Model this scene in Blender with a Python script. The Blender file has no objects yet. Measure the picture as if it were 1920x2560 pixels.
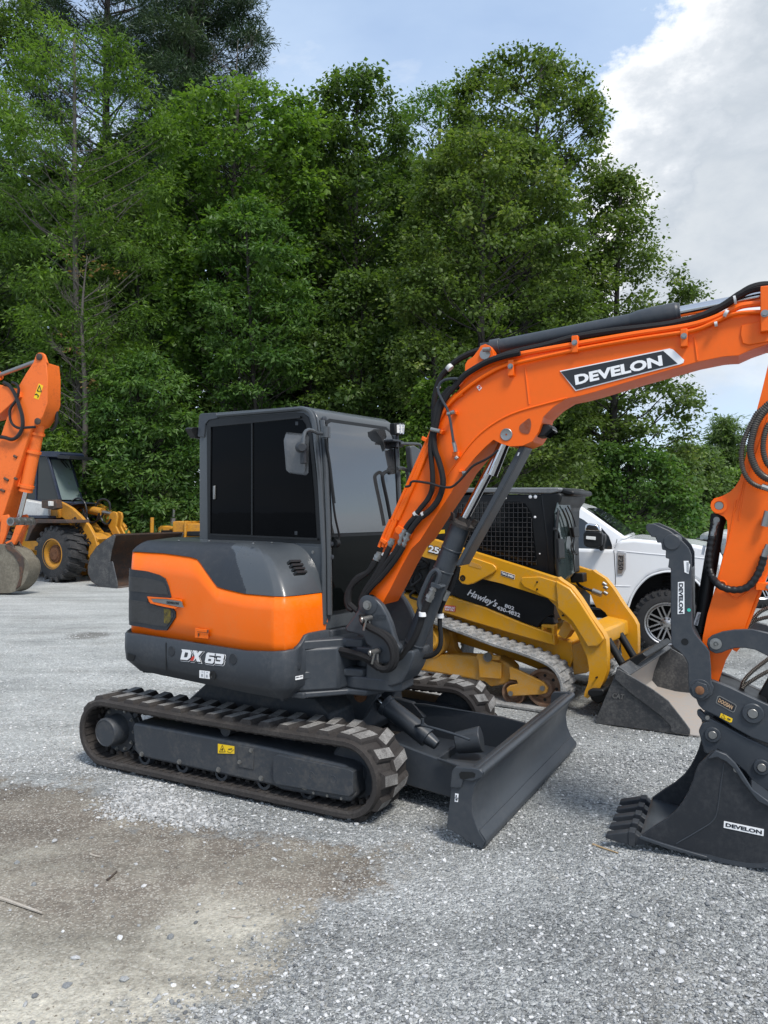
import bpy, bmesh, math, random
import numpy as np
from mathutils import Vector, Matrix, noise
R = math.radians
random.seed(7)
SC = bpy.context.scene
COL = SC.collection
# ---------------------------------------------------------------- camera numbers (photo is 1920 x 2560, focal 1920 px, horizon row 1275)
CAMH, FOC, HX, HY = 1.88, 1920.0, 960.0, 1275.0
REG = {'A': (150, 1250, .42194), 'B': (450, 980, .39180), 'C': (700, 1350, .48222), 'D': (1050, 680, .52441),
       'E': (0, 850, .30285), 'F': (980, 1180, .56660), 'G': (1450, 1250, .42962), 'H': (1500, 1250, .25316),
       'I': (1000, 1200, .24111), 'J': (850, 1300, .24111), 'K': (180, 1650, .26522), 'L': (900, 850, .24111),
       'M': (320, 1350, .24111), 'N': (1600, 680, .28021), 'O': (1400, 1300, .31344), 'Z': (0, 0, 1.0)}
def q(k, pts):
    """plan coordinates read off an enlargement -> plate coordinates"""
    x0, y0, s = REG[k]
    return [(x0 + x * s, y0 + y * s) for x, y in pts]

class Frame:
    """a machine's own axes: X forward, Y to its left, Z up"""
    def __init__(s, ox, oy, yaw, oz=0.0):
        s.o = Vector((ox, oy, oz)); s.yaw = yaw
        s.m = Matrix.Translation(s.o) @ Matrix.Rotation(R(yaw), 4, 'Z')
        s.inv = s.m.inverted()
        s.cl = s.inv @ Vector((0, 0, CAMH))
    def ray(s, p):
        d = Vector(((p[0] - HX) / FOC, 1.0, (HY - p[1]) / FOC))
        return s.inv.to_3x3() @ d
    def hit(s, p, ax, v):
        d = s.ray(p)
        t = (v - s.cl[ax]) / d[ax]
        return s.cl + d * t
    def y(s, p, v): return s.hit(p, 1, v)
    def x(s, p, v): return s.hit(p, 0, v)
    def z(s, p, v): return s.hit(p, 2, v)
    def xz(s, pts, v):
        return [(h.x, h.z) for h in (s.y(p, v) for p in pts)]
WORLD = Frame(0, 0, 0)

def crv(pts, n=6, closed=False):
    """Catmull-Rom through points (any dimension)"""
    P = [Vector(p) for p in pts]; N = len(P); out = []
    rng = N if closed else N - 1
    for i in range(rng):
        if closed: a, b, c, d = P[(i-1) % N], P[i], P[(i+1) % N], P[(i+2) % N]
        else: a, b, c, d = P[max(i-1, 0)], P[i], P[i+1], P[min(i+2, N-1)]
        for k in range(n):
            t = k / n
            out.append(.5 * ((2*b) + (c-a)*t + (2*a-5*b+4*c-d)*t*t + (3*b-a-3*c+d)*t**3))
    if not closed: out.append(P[-1])
    return out

class MB:
    def __init__(s): s.bm = bmesh.new(); s.mi = 0
    def _tag(s, faces, smooth=True):
        for f in faces: f.material_index = s.mi; f.smooth = smooth
    def poly(s, pts):
        vs = [s.bm.verts.new(p) for p in pts]
        f = s.bm.faces.new(vs); s._tag([f]); return f
    def prism(s, pts, a0, a1, axis='y'):
        if axis == 'y': mk = lambda u, v, a: (u, a, v)
        elif axis == 'x': mk = lambda u, v, a: (a, u, v)
        else: mk = lambda u, v, a: (u, v, a)
        va = [s.bm.verts.new(mk(p[0], p[1], a0)) for p in pts]
        vb = [s.bm.verts.new(mk(p[0], p[1], a1)) for p in pts]
        n = len(pts); fs = []
        fs.append(s.bm.faces.new(va)); fs.append(s.bm.faces.new(vb[::-1]))
        for i in range(n):
            j = (i+1) % n
            fs.append(s.bm.faces.new((va[i], vb[i], vb[j], va[j])))
        s._tag(fs); return s
    def loft(s, rings, caps=True, closed=True):
        R_ = [[s.bm.verts.new(p) for p in r] for r in rings]; fs = []
        n = len(rings[0])
        for a, b in zip(R_[:-1], R_[1:]):
            for i in range(n if closed else n-1):
                j = (i+1) % n
                fs.append(s.bm.faces.new((a[i], a[j], b[j], b[i])))
        if caps:
            fs.append(s.bm.faces.new(R_[0])); fs.append(s.bm.faces.new(R_[-1][::-1]))
        s._tag(fs); return s
    def box(s, x0, x1, y0, y1, z0, z1, m=None):
        P = [(x, y, z) for z in (z0, z1) for x, y in ((x0, y0), (x1, y0), (x1, y1), (x0, y1))]
        if m is not None: P = [m @ Vector(p) for p in P]
        v = [s.bm.verts.new(p) for p in P]
        fs = [s.bm.faces.new([v[i] for i in f]) for f in ((0,3,2,1),(4,5,6,7),(0,1,5,4),(1,2,6,5),(2,3,7,6),(3,0,4,7))]
        s._tag(fs); return s
    def cyl(s, p0, p1, r0, r1=None, n=20, caps=True):
        p0, p1 = Vector(p0), Vector(p1); r1 = r0 if r1 is None else r1
        d = (p1-p0).normalized(); u = d.orthogonal().normalized(); w = d.cross(u)
        rr = []
        for p, r in ((p0, r0), (p1, r1)):
            rr.append([p + (u*math.cos(a) + w*math.sin(a))*r for a in (2*math.pi*i/n for i in range(n))])
        return s.loft(rr, caps)
    def lathe(s, p0, d, prof, n=28):
        """prof: (distance along d, radius)"""
        p0 = Vector(p0); d = Vector(d).normalized(); u = d.orthogonal().normalized(); w = d.cross(u)
        rr = [[p0 + d*t + (u*math.cos(a)+w*math.sin(a))*max(r, 1e-4) for a in (2*math.pi*i/n for i in range(n))] for t, r in prof]
        return s.loft(rr, False)
    def tube(s, pts, r, n=8, k=6, rib=None, smooth=True):
        P = crv(pts, k) if smooth else [Vector(p) for p in pts]
        if rib:
            # resample densely
            L = [0.0]
            for a, b in zip(P[:-1], P[1:]): L.append(L[-1] + (b-a).length)
            m = max(8, int(L[-1]/rib[1]*4)); Q = []; j = 0
            for i in range(m+1):
                t = L[-1]*i/m
                while j < len(L)-2 and L[j+1] < t: j += 1
                f = (t-L[j])/max(L[j+1]-L[j], 1e-9); Q.append(P[j].lerp(P[j+1], min(f, 1)))
            P = Q
        rings = []; up = None
        for i, p in enumerate(P):
            d = (P[min(i+1, len(P)-1)] - P[max(i-1, 0)])
            if d.length < 1e-9: d = Vector((0, 0, 1))
            d.normalize()
            if up is None: up = d.orthogonal().normalized()
            up = (up - d*up.dot(d))
            if up.length < 1e-6: up = d.orthogonal()
            up.normalize(); w = d.cross(up)
            rad = r(i/(len(P)-1)) if callable(r) else r
            if rib and (i % 4) in (1, 2): rad += rib[0]
            rings.append([p + (up*math.cos(a)+w*math.sin(a))*rad for a in (2*math.pi*k_/n for k_ in range(n))])
        return s.loft(rings, True)
    def bolt(s, p, d, r=.012, h=.008):
        p = Vector(p); d = Vector(d).normalized()
        s.cyl(p, p+d*h*.4, r*1.35, n=14); s.cyl(p+d*h*.4, p+d*(h*1.6), r, n=6); return s
    def text(s, body, pll, plr, pul, depth, bold=0.0, shear=0.0, slack=(0, 0)):
        """lettering filling the parallelogram lower-left, lower-right, upper-left; depth = thickness vector"""
        cu = bpy.data.curves.new('t', 'FONT'); cu.body = body; cu.size = 1; cu.offset = bold; cu.shear = shear
        cu.resolution_u = 3
        ob = bpy.data.objects.new('t', cu); me = ob.to_mesh()
        V = [v.co.copy() for v in me.vertices]; F = [tuple(p.vertices) for p in me.polygons]
        ob.to_mesh_clear(); bpy.data.objects.remove(ob); bpy.data.curves.remove(cu)
        x0 = min(v.x for v in V); x1 = max(v.x for v in V); y0 = min(v.y for v in V); y1 = max(v.y for v in V)
        pll, plr, pul, depth = Vector(pll), Vector(plr), Vector(pul), Vector(depth)
        f = lambda v: pll + (plr-pll)*((v.x-x0)/(x1-x0)) + (pul-pll)*((v.y-y0)/(y1-y0)) + depth
        bv = [s.bm.verts.new(f(v)) for v in V]
        fs = []
        for fa in F:
            try: fs.append(s.bm.faces.new([bv[i] for i in fa]))
            except ValueError: pass
        for g in fs: g.material_index = s.mi; g.smooth = False
        r = bmesh.ops.extrude_face_region(s.bm, geom=fs)
        for g in r['geom']:
            if isinstance(g, bmesh.types.BMVert): g.co -= depth*.9
        return s
    def build(s, name, mat, parent=None, frame=None, bevel=0.0, seg=2, sharp=35, label=None, normals=True):
        me = bpy.data.meshes.new(name)
        if normals: bmesh.ops.recalc_face_normals(s.bm, faces=s.bm.faces)
        s.bm.to_mesh(me); s.bm.free()
        for m in (mat if isinstance(mat, (list, tuple)) else [mat]): me.materials.append(m)
        if sharp: me.set_sharp_from_angle(angle=R(sharp))
        o = bpy.data.objects.new(name, me)
        return link(o, parent, frame, bevel, seg, label)

WM = {}
def link(o, parent=None, frame=None, bevel=0, seg=2, label=None):
    COL.objects.link(o)
    pm = WM[parent.name] if parent is not None else Matrix.Identity(4)
    fm = frame.m if frame is not None else pm
    if parent is not None: o.parent = parent
    o.matrix_basis = pm.inverted() @ fm
    WM[o.name] = fm.copy()
    if bevel:
        b = o.modifiers.new('bevel', 'BEVEL'); b.width = bevel; b.segments = seg; b.limit_method = 'ANGLE'; b.angle_limit = R(30)
        b.use_clamp_overlap = True
    if label: o['label'] = label
    return o
def thing(name, label, cat, frame, group=None):
    o = bpy.data.objects.new(name, None); o.empty_display_size = .2
    COL.objects.link(o); o.matrix_basis = frame.m; WM[o.name] = frame.m.copy()
    o['label'] = label; o['category'] = cat
    if group: o['group'] = group
    return o
def tag(o, label=None, cat=None, group=None, kind=None):
    for k, v in (('label', label), ('category', cat), ('group', group), ('kind', kind)):
        if v: o[k] = v
    return o

def split(o, name=None, tol=.004):
    """give every separate piece of a mesh its own object (pieces that touch stay together)"""
    bm = bmesh.new(); bm.from_mesh(o.data); bm.verts.index_update(); bm.faces.ensure_lookup_table(); comp = {}; isl = []
    for v in bm.verts:
        if v.index in comp: continue
        st = [v]; comp[v.index] = len(isl); L = []
        while st:
            u = st.pop(); L.append(u)
            for e in u.link_edges:
                w_ = e.other_vert(u)
                if w_.index not in comp: comp[w_.index] = len(isl); st.append(w_)
        isl.append(L)
    bb = [([min(v.co[i] for v in L)-tol for i in range(3)], [max(v.co[i] for v in L)+tol for i in range(3)]) for L in isl]
    par = list(range(len(isl)))
    def fd(i):
        while par[i] != i: i = par[i]
        return i
    for i in range(len(isl)):
        for j in range(i):
            if all(bb[i][0][k] <= bb[j][1][k] and bb[j][0][k] <= bb[i][1][k] for k in range(3)): par[fd(i)] = fd(j)
    roots = sorted({fd(i) for i in range(len(isl))})
    if len(roots) < 2: bm.free(); return [o]
    outl = [o]; base = o.data
    for n_, r in enumerate(roots):
        b2 = bmesh.new(); b2.from_mesh(base); b2.verts.index_update()
        bmesh.ops.delete(b2, geom=[v for v in b2.verts if fd(comp[v.index]) != r], context='VERTS')
        me = base.copy(); b2.to_mesh(me); b2.free()
        if n_ == 0: first = me
        else:
            c = o.copy(); c.data = me; c.name = name or o.name.split('.')[0]; me.name = c.name; COL.objects.link(c); WM[c.name] = WM[o.name].copy(); outl.append(c)
    o.data = first
    if name and not o.children: o.name = name; WM[o.name] = outl and WM.get(o.name, fm_(o)) 
    bm.free(); return outl
def fm_(o): return o.matrix_basis.copy()

# ---------------------------------------------------------------- materials
def new_mat(name):
    m = bpy.data.materials.new(name); m.use_nodes = True
    nt = m.node_tree; b = nt.nodes['Principled BSDF']; return m, nt, b
def N(nt, t, **kw):
    n = nt.nodes.new(t)
    for k, v in kw.items():
        if k.startswith('i_'): n.inputs[k[2:]].default_value = v
        else: setattr(n, k, v)
    return n
def ramp(nt, stops, fac=None, interp='LINEAR'):
    n = nt.nodes.new('ShaderNodeValToRGB'); e = n.color_ramp.elements; n.color_ramp.interpolation = interp
    while len(e) < len(stops): e.new(.5)
    for x, (p, c) in zip(e, stops):
        x.position = p; x.color = (c, c, c, 1) if not isinstance(c, (tuple, list)) else (*c, 1)
    if fac is not None: nt.links.new(fac, n.inputs['Fac'])
    return n
def mixc(nt, fac, a, b, mode='MIX'):
    n = nt.nodes.new('ShaderNodeMix'); n.data_type = 'RGBA'; n.blend_type = mode
    for sock, v in ((n.inputs[0], fac), (n.inputs[6], a), (n.inputs[7], b)):
        if isinstance(v, bpy.types.NodeSocket): nt.links.new(v, sock)
        elif isinstance(v, (int, float)): sock.default_value = v if sock.type == 'VALUE' else (v, v, v, 1)
        else: sock.default_value = (*v, 1)
    return n.outputs[2]
def obj_noise(nt, scale, detail=6, rough=.6, vec=None, dist=0.0):
    tc = nt.nodes.new('ShaderNodeTexCoord'); n = N(nt, 'ShaderNodeTexNoise'); n.inputs['Scale'].default_value = scale
    n.inputs['Detail'].default_value = detail; n.inputs['Roughness'].default_value = rough; n.inputs['Distortion'].default_value = dist
    nt.links.new(tc.outputs['Object'] if vec is None else vec, n.inputs['Vector']); return n.outputs['Fac']
def paint(name, col, rough=.4, dust=(.3, .28, .25), amt=.25, sc=3.0, metal=0.0, coat=0.0, bump=0.0, lo=.45, hi=.75, var=.0):
    m, nt, b = new_mat(name)
    n1 = obj_noise(nt, sc, 8, .65); n2 = obj_noise(nt, sc*9, 5, .7)
    mm = N(nt, 'ShaderNodeMath', operation='MULTIPLY'); nt.links.new(n1, mm.inputs[0]); nt.links.new(n2, mm.inputs[1])
    rp = ramp(nt, [(lo*.5, 0.0), (hi*.62, 1.0)], mm.outputs[0])
    k = N(nt, 'ShaderNodeMath', operation='MULTIPLY'); nt.links.new(rp.outputs[0], k.inputs[0]); k.inputs[1].default_value = amt
    c = mixc(nt, k.outputs[0], col, dust); nt.links.new(c, b.inputs['Base Color'])
    rr = N(nt, 'ShaderNodeMapRange'); nt.links.new(n1, rr.inputs[0]); rr.inputs[1].default_value = .3; rr.inputs[2].default_value = .7
    rr.inputs[3].default_value = max(rough-.07, .02); rr.inputs[4].default_value = min(rough+.1, 1)
    nt.links.new(rr.outputs[0], b.inputs['Roughness'])
    b.inputs['Metallic'].default_value = metal; b.inputs['Specular IOR Level'].default_value = .38; b.inputs['Coat Weight'].default_value = coat; b.inputs['Coat Roughness'].default_value = .12
    if bump:
        bp = N(nt, 'ShaderNodeBump'); bp.inputs['Strength'].default_value = bump; bp.inputs['Distance'].default_value = .01
        nt.links.new(n2, bp.inputs['Height']); nt.links.new(bp.outputs[0], b.inputs['Normal'])
    return m
def glass(name, col, rough=.03, spec=.5, metal=0.0):
    m, nt, b = new_mat(name); b.inputs['Base Color'].default_value = (*col, 1); b.inputs['Roughness'].default_value = rough
    b.inputs['Specular IOR Level'].default_value = spec; b.inputs['Metallic'].default_value = metal
    n = obj_noise(nt, 2.0, 3); bp = N(nt, 'ShaderNodeBump'); bp.inputs['Strength'].default_value = .04; bp.inputs['Distance'].default_value = .02
    nt.links.new(n, bp.inputs['Height']); nt.links.new(bp.outputs[0], b.inputs['Normal']); return m
def see_glass(name, tint=(.75, .85, .82)):
    m, nt, b = new_mat(name); nt.nodes.remove(b); out = nt.nodes['Material Output']
    g = N(nt, 'ShaderNodeBsdfGlossy'); g.inputs['Roughness'].default_value = .02
    t = N(nt, 'ShaderNodeBsdfTransparent'); t.inputs['Color'].default_value = (*tint, 1)
    f = N(nt, 'ShaderNodeFresnel'); f.inputs['IOR'].default_value = 1.38
    mx = N(nt, 'ShaderNodeMixShader'); nt.links.new(f.outputs[0], mx.inputs[0]); nt.links.new(t.outputs[0], mx.inputs[1]); nt.links.new(g.outputs[0], mx.inputs[2])
    nt.links.new(mx.outputs[0], out.inputs[0]); return m
DUST = (.30, .28, .25)
M = {}
M['orange'] = paint('orange paint', (.92, .152, .0005), .36, (.80, .24, .06), .30, 5, coat=.0)
M['boom_orange'] = paint('boom orange paint', (.88, .130, .001), .40, (.68, .13, .012), .35, 3, coat=.0)
M['char'] = paint('charcoal paint', (.040, .047, .056), .38, (.10, .10, .10), .35, 3)
M['char_tex'] = paint('charcoal plastic', (.022, .026, .032), .5, (.08, .08, .08), .35, 4)
M['hood_grey'] = paint('hood grey', (.060, .068, .075), .32, (.09, .095, .10), .3, 3, coat=.3)
M['cw'] = paint('counterweight charcoal', (.036, .042, .050), .48, (.11, .11, .11), .4, 5)
M['uc'] = paint('undercarriage charcoal', (.038, .044, .052), .5, (.15, .135, .115), .5, 3, lo=.44, hi=.78, bump=.1)
M['black'] = paint('black steel', (.007, .008, .009), .45, (.03, .03, .03), .25, 4)
M['rubber'] = paint('track rubber', (.032, .028, .026), .8, (.11, .10, .09), .5, 7, bump=.35)
M['lug'] = paint('dusty rubber lug', (.085, .080, .075), .92, (.42, .41, .39), .9, 14, lo=.26, hi=.66, bump=.6)
M['hose'] = paint('black hose sleeve', (.008, .008, .009), .75, (.03, .03, .03), .4, 20, bump=.3)
M['hose_shiny'] = paint('spiral hose guard', (.012, .012, .013), .35, (.05, .05, .05), .2, 6)
M['wire_hose'] = paint('wire guarded hose', (.10, .09, .08), .35, (.25, .22, .18), .4, 9, metal=.6)
M['chrome'] = paint('chrome rod', (.62, .62, .63), .12, (.4, .38, .35), .3, 5, metal=1.0)
M['steel'] = paint('zinc steel', (.30, .30, .29), .38, (.2, .18, .15), .5, 9, metal=.85)
M['white'] = paint('white print', (.86, .86, .86), .5, (.7, .7, .7), .1, 4)
M['decal_black'] = paint('black decal', (.015, .018, .024), .35, (.05, .05, .05), .1, 4)
M['red_ink'] = paint('red print', (.62, .05, .03), .45, (.5, .1, .1), .1, 4)
M['warn'] = paint('yellow decal', (.85, .55, .01), .45, (.6, .5, .2), .2, 4)
M['glass_side'] = glass('tinted side glass', (.0015, .002, .003), .02, .06)
M['glass_front'] = glass('mirror tinted glass', (.17, .18, .19), .03, .8, .75)
M['glass_low'] = glass('dark lower glass', (.003, .004, .004), .04, .10)
M['mirror_grey'] = paint('mirror housing', (.12, .125, .13), .45)
M['lens'] = glass('lamp lens', (.75, .75, .72), .08, .8)
M['rust'] = paint('rusty steel', (.17, .075, .035), .8, (.30, .17, .09), .6, 8, bump=.2)
# ================================================================= EXCAVATOR
UC = Frame(-.675, 5.92, -28)
HO = Frame(-.675, 5.92, -36.9)
BM = Frame(-.119, 5.028, -25)
EX = thing('mini_excavator', 'orange and charcoal mini excavator with black tinted cab in the middle of the yard', 'excavator', UC)

def stadium(x0, x1, z0, z1, n=14, sag=0.0):
    """closed track path in XZ, returned with outward normals"""
    r = (z1-z0)/2; P = []
    xa, xb = x0+r, x1-r; zc = z0+r; m = 44
    for i in range(m): t = i/m; P.append((xb+(xa-xb)*t, z1-sag*math.sin(math.pi*t)))
    for i in range(n): a = math.pi/2+math.pi*i/n; P.append((xa+r*math.cos(a), zc+r*math.sin(a)))
    for i in range(m): t = i/m; P.append((xa+(xb-xa)*t, z0))
    for i in range(n): a = -math.pi/2+math.pi*i/n; P.append((xb+r*math.cos(a), zc+r*math.sin(a)))
    return P
def loop_resample(P, step):
    P = [Vector(p) for p in P]; N_ = len(P); L = [0]
    for i in range(N_): L.append(L[-1]+(P[(i+1) % N_]-P[i]).length)
    n = max(8, round(L[-1]/step)); out = []; j = 0
    for k in range(n):
        t = L[-1]*k/n
        while L[j+1] < t: j += 1
        f = (t-L[j])/(L[j+1]-L[j]); out.append(P[j].lerp(P[(j+1) % N_], f))
    res = []
    for k in range(n):
        d = (out[(k+1) % n]-out[k-1]).normalized(); res.append((out[k], d, Vector((d.y, -d.x))))
    # make normals point away from the centroid
    c = sum((o for o in out), Vector((0, 0)))/n
    sg = sum(1 if (p-c).dot(nn) > 0 else -1 for p, d, nn in res)
    if sg < 0: res = [(p, d, -nn) for p, d, nn in res]
    return res
def track_belt(path, y0, y1, th, lug_step, lug_h, lug_l, seedv, half=True, mats=None, lug_skew=.02, guide=True, gap=.0, edge=.03):
    rnd = random.Random(seedv); b = MB(); P = loop_resample(path, .03); w = y1-y0; yc = (y0+y1)/2
    prof = [(y0, th*.25), (y0+.012, 0), (y1-.012, 0), (y1, th*.25), (y1, th*.8), (y1-.03, th), (y0+.03, th), (y0, th*.8)]
    rings = [[(p.x+n.x*(h-th), y, p.y+n.y*(h-th)) for y, h in prof] for p, d, n in P]
    rings.append(rings[0]); b.loft(rings, caps=False)
    Lp = loop_resample(path, lug_step/2 if half else lug_step)
    for k, (p, d, n) in enumerate(Lp):
        side = (k % 2) if half else None
        if half: ya, yb = (y0+edge, yc+w*.05) if side == 0 else (yc-w*.05, y1-edge)
        else: ya, yb = y0+.01, y1-.01
        sk = lug_skew if side == 0 else -lug_skew
        if gap and half: ya, yb = (y0+.008, yc-gap) if side == 0 else (yc+gap, y1-.008)
        rg = []
        for h, g in ((-.004, 1.0), (lug_h*.45, .86), (lug_h, .62)):
            r = []
            for yy, tt in ((ya, -1), (yb, -1), (yb, 1), (ya, 1)):
                off = lug_l*.5*g*tt + (sk if yy == ya else -sk)
                ym = (ya+yb)/2; y_ = ym+(yy-ym)*(.75+.25*g)
                jit = (rnd.random()-.5)*.004
                r.append((p.x+d.x*off+n.x*(h+jit), y_, p.y+d.y*off+n.y*(h+jit)))
            rg.append(r)
        b.mi = 0; b.loft(rg[:2], caps=False); b.loft(rg[1:], caps=False); b.mi = 1; b.poly(rg[-1]); b.mi = 0
    if guide:
        for k, (p, d, n) in enumerate(loop_resample(path, .075)):
            for yy in (yc-.075, yc+.04):
                rg = []
                for h, g in ((th-.002, 1), (th+.035, .55)):
                    rg.append([(p.x+d.x*o*g-n.x*h, y, p.y+d.y*o*g-n.y*h) for o, y in ((-.02, yy), (-.02, yy+.035), (.02, yy+.035), (.02, yy))])
                b.loft(rg)
            # rubber ribs across the inside of the belt
            rg = [[(p.x+d.x*o-n.x*h, y, p.y+d.y*o-n.y*h) for o, y in ((-.012, y0+.02), (-.012, y1-.02), (.012, y1-.02), (.012, y0+.02))] for h in (th-.002, th+.007)]
            b.loft(rg)
    return b

RX = [UC.y(p, -.92).x for p in q('A', [(485, 1517), (708, 1562), (940, 1607), (1192, 1655), (1450, 1705)]) + q('C', [(130, 1283)])]
def make_track_unit(s):
    """s=-1 near side, +1 far side"""
    ya, yb = (-.955, -.57) if s < 0 else (.60, .985)
    xs = .03 if s > 0 else 0
    path = [(x+xs, z) for x, z in stadium(-1.29, 1.235, .02, .50, sag=.012)]
    tr = track_belt(path, ya, yb, .048, .150, .027, .102, 3 if s < 0 else 4, lug_skew=.016).build('rubber_track', [M['rubber'], M['lug']], EX, UC, sharp=30)
    yo = ya if s < 0 else yb       # outer plane
    e = -s                         # direction from outer plane inward = e
    # frame: box beam with raised front cover
    f = MB(); yf = yo + e*.035; yi = yo + e*.30
    pr = [(-.72, .135), (-.76, .17), (-.78, .335), (-.76, .368), (.40, .362), (.98, .335), (1.05, .31), (1.06, .16), (1.02, .115), (.52, .105), (.45, .120), (-.60, .128)]
    f.prism([(x+xs, z) for x, z in pr], min(yf, yi), max(yf, yi))
    fr = f.build('track_frame', M['uc'], EX, UC, bevel=.018, seg=3)
    c = MB(); y1_ = yf - e*.0; c.prism([(x+xs, z) for x, z in [(.50, .150), (1.03, .165), (1.06, .19), (1.06, .315), (1.03, .325), (.50, .335), (.475, .315), (.475, .175)]], *sorted((yf-e*.030, yf+e*.02)))
    for x in (.60, .76, .92): c.lathe((x+xs, yf-e*.029, .25), (0, -e, 0), [(0, .024), (.002, .024), (.002, .019), (-.002, .018), (-.002, 0)], 18)
    c.build('front_cover', M['uc'], fr, UC, bevel=.008)
    c = MB(); c.box(.17+xs, .30+xs, *sorted((yf-e*.006, yf+e*.01)), .20, .34); c.build('access_plate', M['uc'], fr, UC, bevel=.004)
    c = MB()
    for x, z in ((.285, .325), (.19, .235)): c.bolt((x+xs, yf-e*.006, z), (0, -e, 0), .011)
    for x in RX: c.bolt((x+xs, yf, .155), (0, -e, 0), .013)
    for x in (.76, .86, .96): c.cyl((x+xs, yf-e*.002, .130), (x+xs, yf, .130), .009, n=12)
    c.build('bolt_heads', M['steel'], fr, UC)
    ro = MB()
    for x in RX:
        ro.lathe((x+xs, yo+e*.06, .125), (0, e, 0), [(0, .035), (.0, .054), (.05, .062), (.06, .05), (.15, .05), (.16, .068), (.21, .062), (.21, .03)], 20)
    ro.cyl((.02+xs, yo+e*.09, .405), (.02+xs, yo+e*.26, .405), .042)
    split(ro.build('track_roller', M['uc'], EX, UC))
    sp = MB(); cx, cz = -1.02+xs, .262
    sp.lathe((cx, yo+e*.14, cz), (0, e, 0), [(0, 0), (0, .17), (.03, .175), (.03, .19), (.06, .19), (.06, .1)], 30)
    for k in range(14):
        a = k*2*math.pi/14; sp.box(-.016, .016, *sorted((yo+e*.15, yo+e*.20)), .17, .215, Matrix.Translation((cx, 0, cz)) @ Matrix.Rotation(a, 4, 'Y'))
    spo = sp.build('drive_sprocket', M['uc'], EX, UC)
    c = MB()
    for k in range(11):
        a = k*2*math.pi/11; c.bolt((cx+.15*math.cos(a), yo+e*.139, cz+.15*math.sin(a)), (0, -e, 0), .010)
    c.build('bolt_heads', M['steel'], spo, UC)
    m = MB(); m.lathe((cx-.01, yo+e*.16, cz), (0, -e, 0), [(0, .118), (.02, .112), (.135, .105), (.145, .098), (.147, .092), (.143, .09), (.143, 0)], 36)
    m.build('drive_motor', M['uc'], EX, UC)
    i = MB(); i.lathe((1.0+xs, yo+e*.14, .26), (0, e, 0), [(0, .03), (0, .06), (.02, .07), (.02, .18), (.035, .20), (.12, .20), (.13, .18), (.13, .05)], 30)
    i.build('idler_wheel', M['uc'], EX, UC)
    return fr
nf = make_track_unit(-1); make_track_unit(1)
# warning sticker on the near frame
c = MB(); st = [UC.y(p, -.922) for p in q('A', [(937, 1500), (1035, 1503), (1035, 1458), (937, 1443)])]
c.poly([v + Vector((0, -.003, 0)) for v in st]); tag(c.build('warning_sticker', M['warn'], nf, UC), 'yellow warning sticker with two black symbols')
c = MB(); yy = -.9255
a = UC.y(q('A', [(950, 1495)])[0], yy); 
def stickL(b, pts, yv, w, fr=UC, k='A'):
    P = [fr.y(p, yv) for p in q(k, pts)]; b.tube([tuple(p) for p in P], w, n=6, smooth=False)
stickL(c, [(945, 1492), (962, 1452), (980, 1492), (945, 1492)], yy, .0022)
stickL(c, [(957, 1480), (965, 1470), (962, 1484)], yy, .0035)
stickL(c, [(998, 1477), (1020, 1474)], yy, .0035); stickL(c, [(990, 1490), (1010, 1498), (1030, 1478)], yy, .0015)
c.build('sticker_symbols', M['decal_black'], nf, UC)

# centre of the undercarriage
c = MB()
c.prism([(-.55, .22), (.60, .22), (.66, .30), (.62, .50), (.50, .60), (-.45, .60), (-.62, .46)], -.52, .55)
for s in (-1, 1):
    for x in (-.45, .35):
        c.prism([(x-.10, .24), (x+.14, .24), (x+.10, .40), (x-.06, .42)], *sorted((s*.50, s*.72)))
c.cyl((0, 0, .58), (0, 0, .66), .43, n=44); c.cyl((0, 0, .655), (0, 0, .70), .38, n=44)
c.build('undercarriage_frame', M['uc'], EX, UC, bevel=.012)
# blade brackets under the house: pivot ears and pin
c = MB()
bpx = UC.xz(q('C', [(150, 805), (390, 768), (495, 768), (505, 800), (470, 865), (425, 935), (330, 960), (170, 930)]), -.20)
for y0 in (-.20, .12): c.prism(bpx, y0, y0+.04)
for y0 in (-.46, .40):
    c.prism([(.50, .20), (.86, .20), (.90, .30), (.80, .40), (.50, .44)], y0, y0+.05)
br = split(c.build('blade_bracket', M['uc'], EX, UC, bevel=.008))[0]
ph_ = UC.y(q('C', [(415, 806)])[0], -.21); c = MB(); c.lathe((ph_.x, -.205, ph_.z), (0, -1, 0), [(-.02, .048), (.012, .048), (.012, .036), (.006, .034), (.006, 0)], 24); c.build('pivot_pin', M['rust'], br, UC)

# dozer blade
BL0, BL1 = -.925, 1.075
BPX = [(1050, 1600), (865, 1490), (888, 1300), (893, 1240), (897, 1195), (912, 1174), (1000, 1178), (1040, 1186), (1055, 1202), (1050, 1226), (1028, 1250), (1010, 1280), (994, 1350), (1002, 1430), (1030, 1505), (1064, 1562)]
BP = UC.xz(q('C', BPX), BL0)
x0b = BP[0][0]; zofs = .010-min(p[1] for p in BP)
BP = [(x, max(z+zofs*.0, .008)) for x, z in BP]
pf = [(x0b-.002, .010), BP[15], BP[14], BP[13], BP[12], BP[11], BP[10], BP[9], BP[8], (BP[7][0]-.01, BP[7][1]-.003), (BP[7][0]-.05, BP[7][1]-.02)]
pf = [tuple(v) for v in crv(pf, 4)]
inner = [(x-.022-.01*(i/len(pf)), z-.004) for i, (x, z) in enumerate(pf)]
c = MB(); c.prism(pf+inner[::-1], BL0, BL1)
bl = c.build('blade_plate', M['char'], EX, UC, sharp=50)
c = MB()
ce = [pf[i] for i in range(2, 9)]; c.prism([(x+.006, z) for x, z in ce]+[(x-.004, z) for x, z in ce[::-1]], BL0, BL1); c.build('cutting_edge', M['char'], bl, UC)
c = MB()
for y0, y1 in ((BL0-.006, BL0+.016), (BL1-.016, BL1+.006)):
    c.prism(BP, y0, y1)
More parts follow.
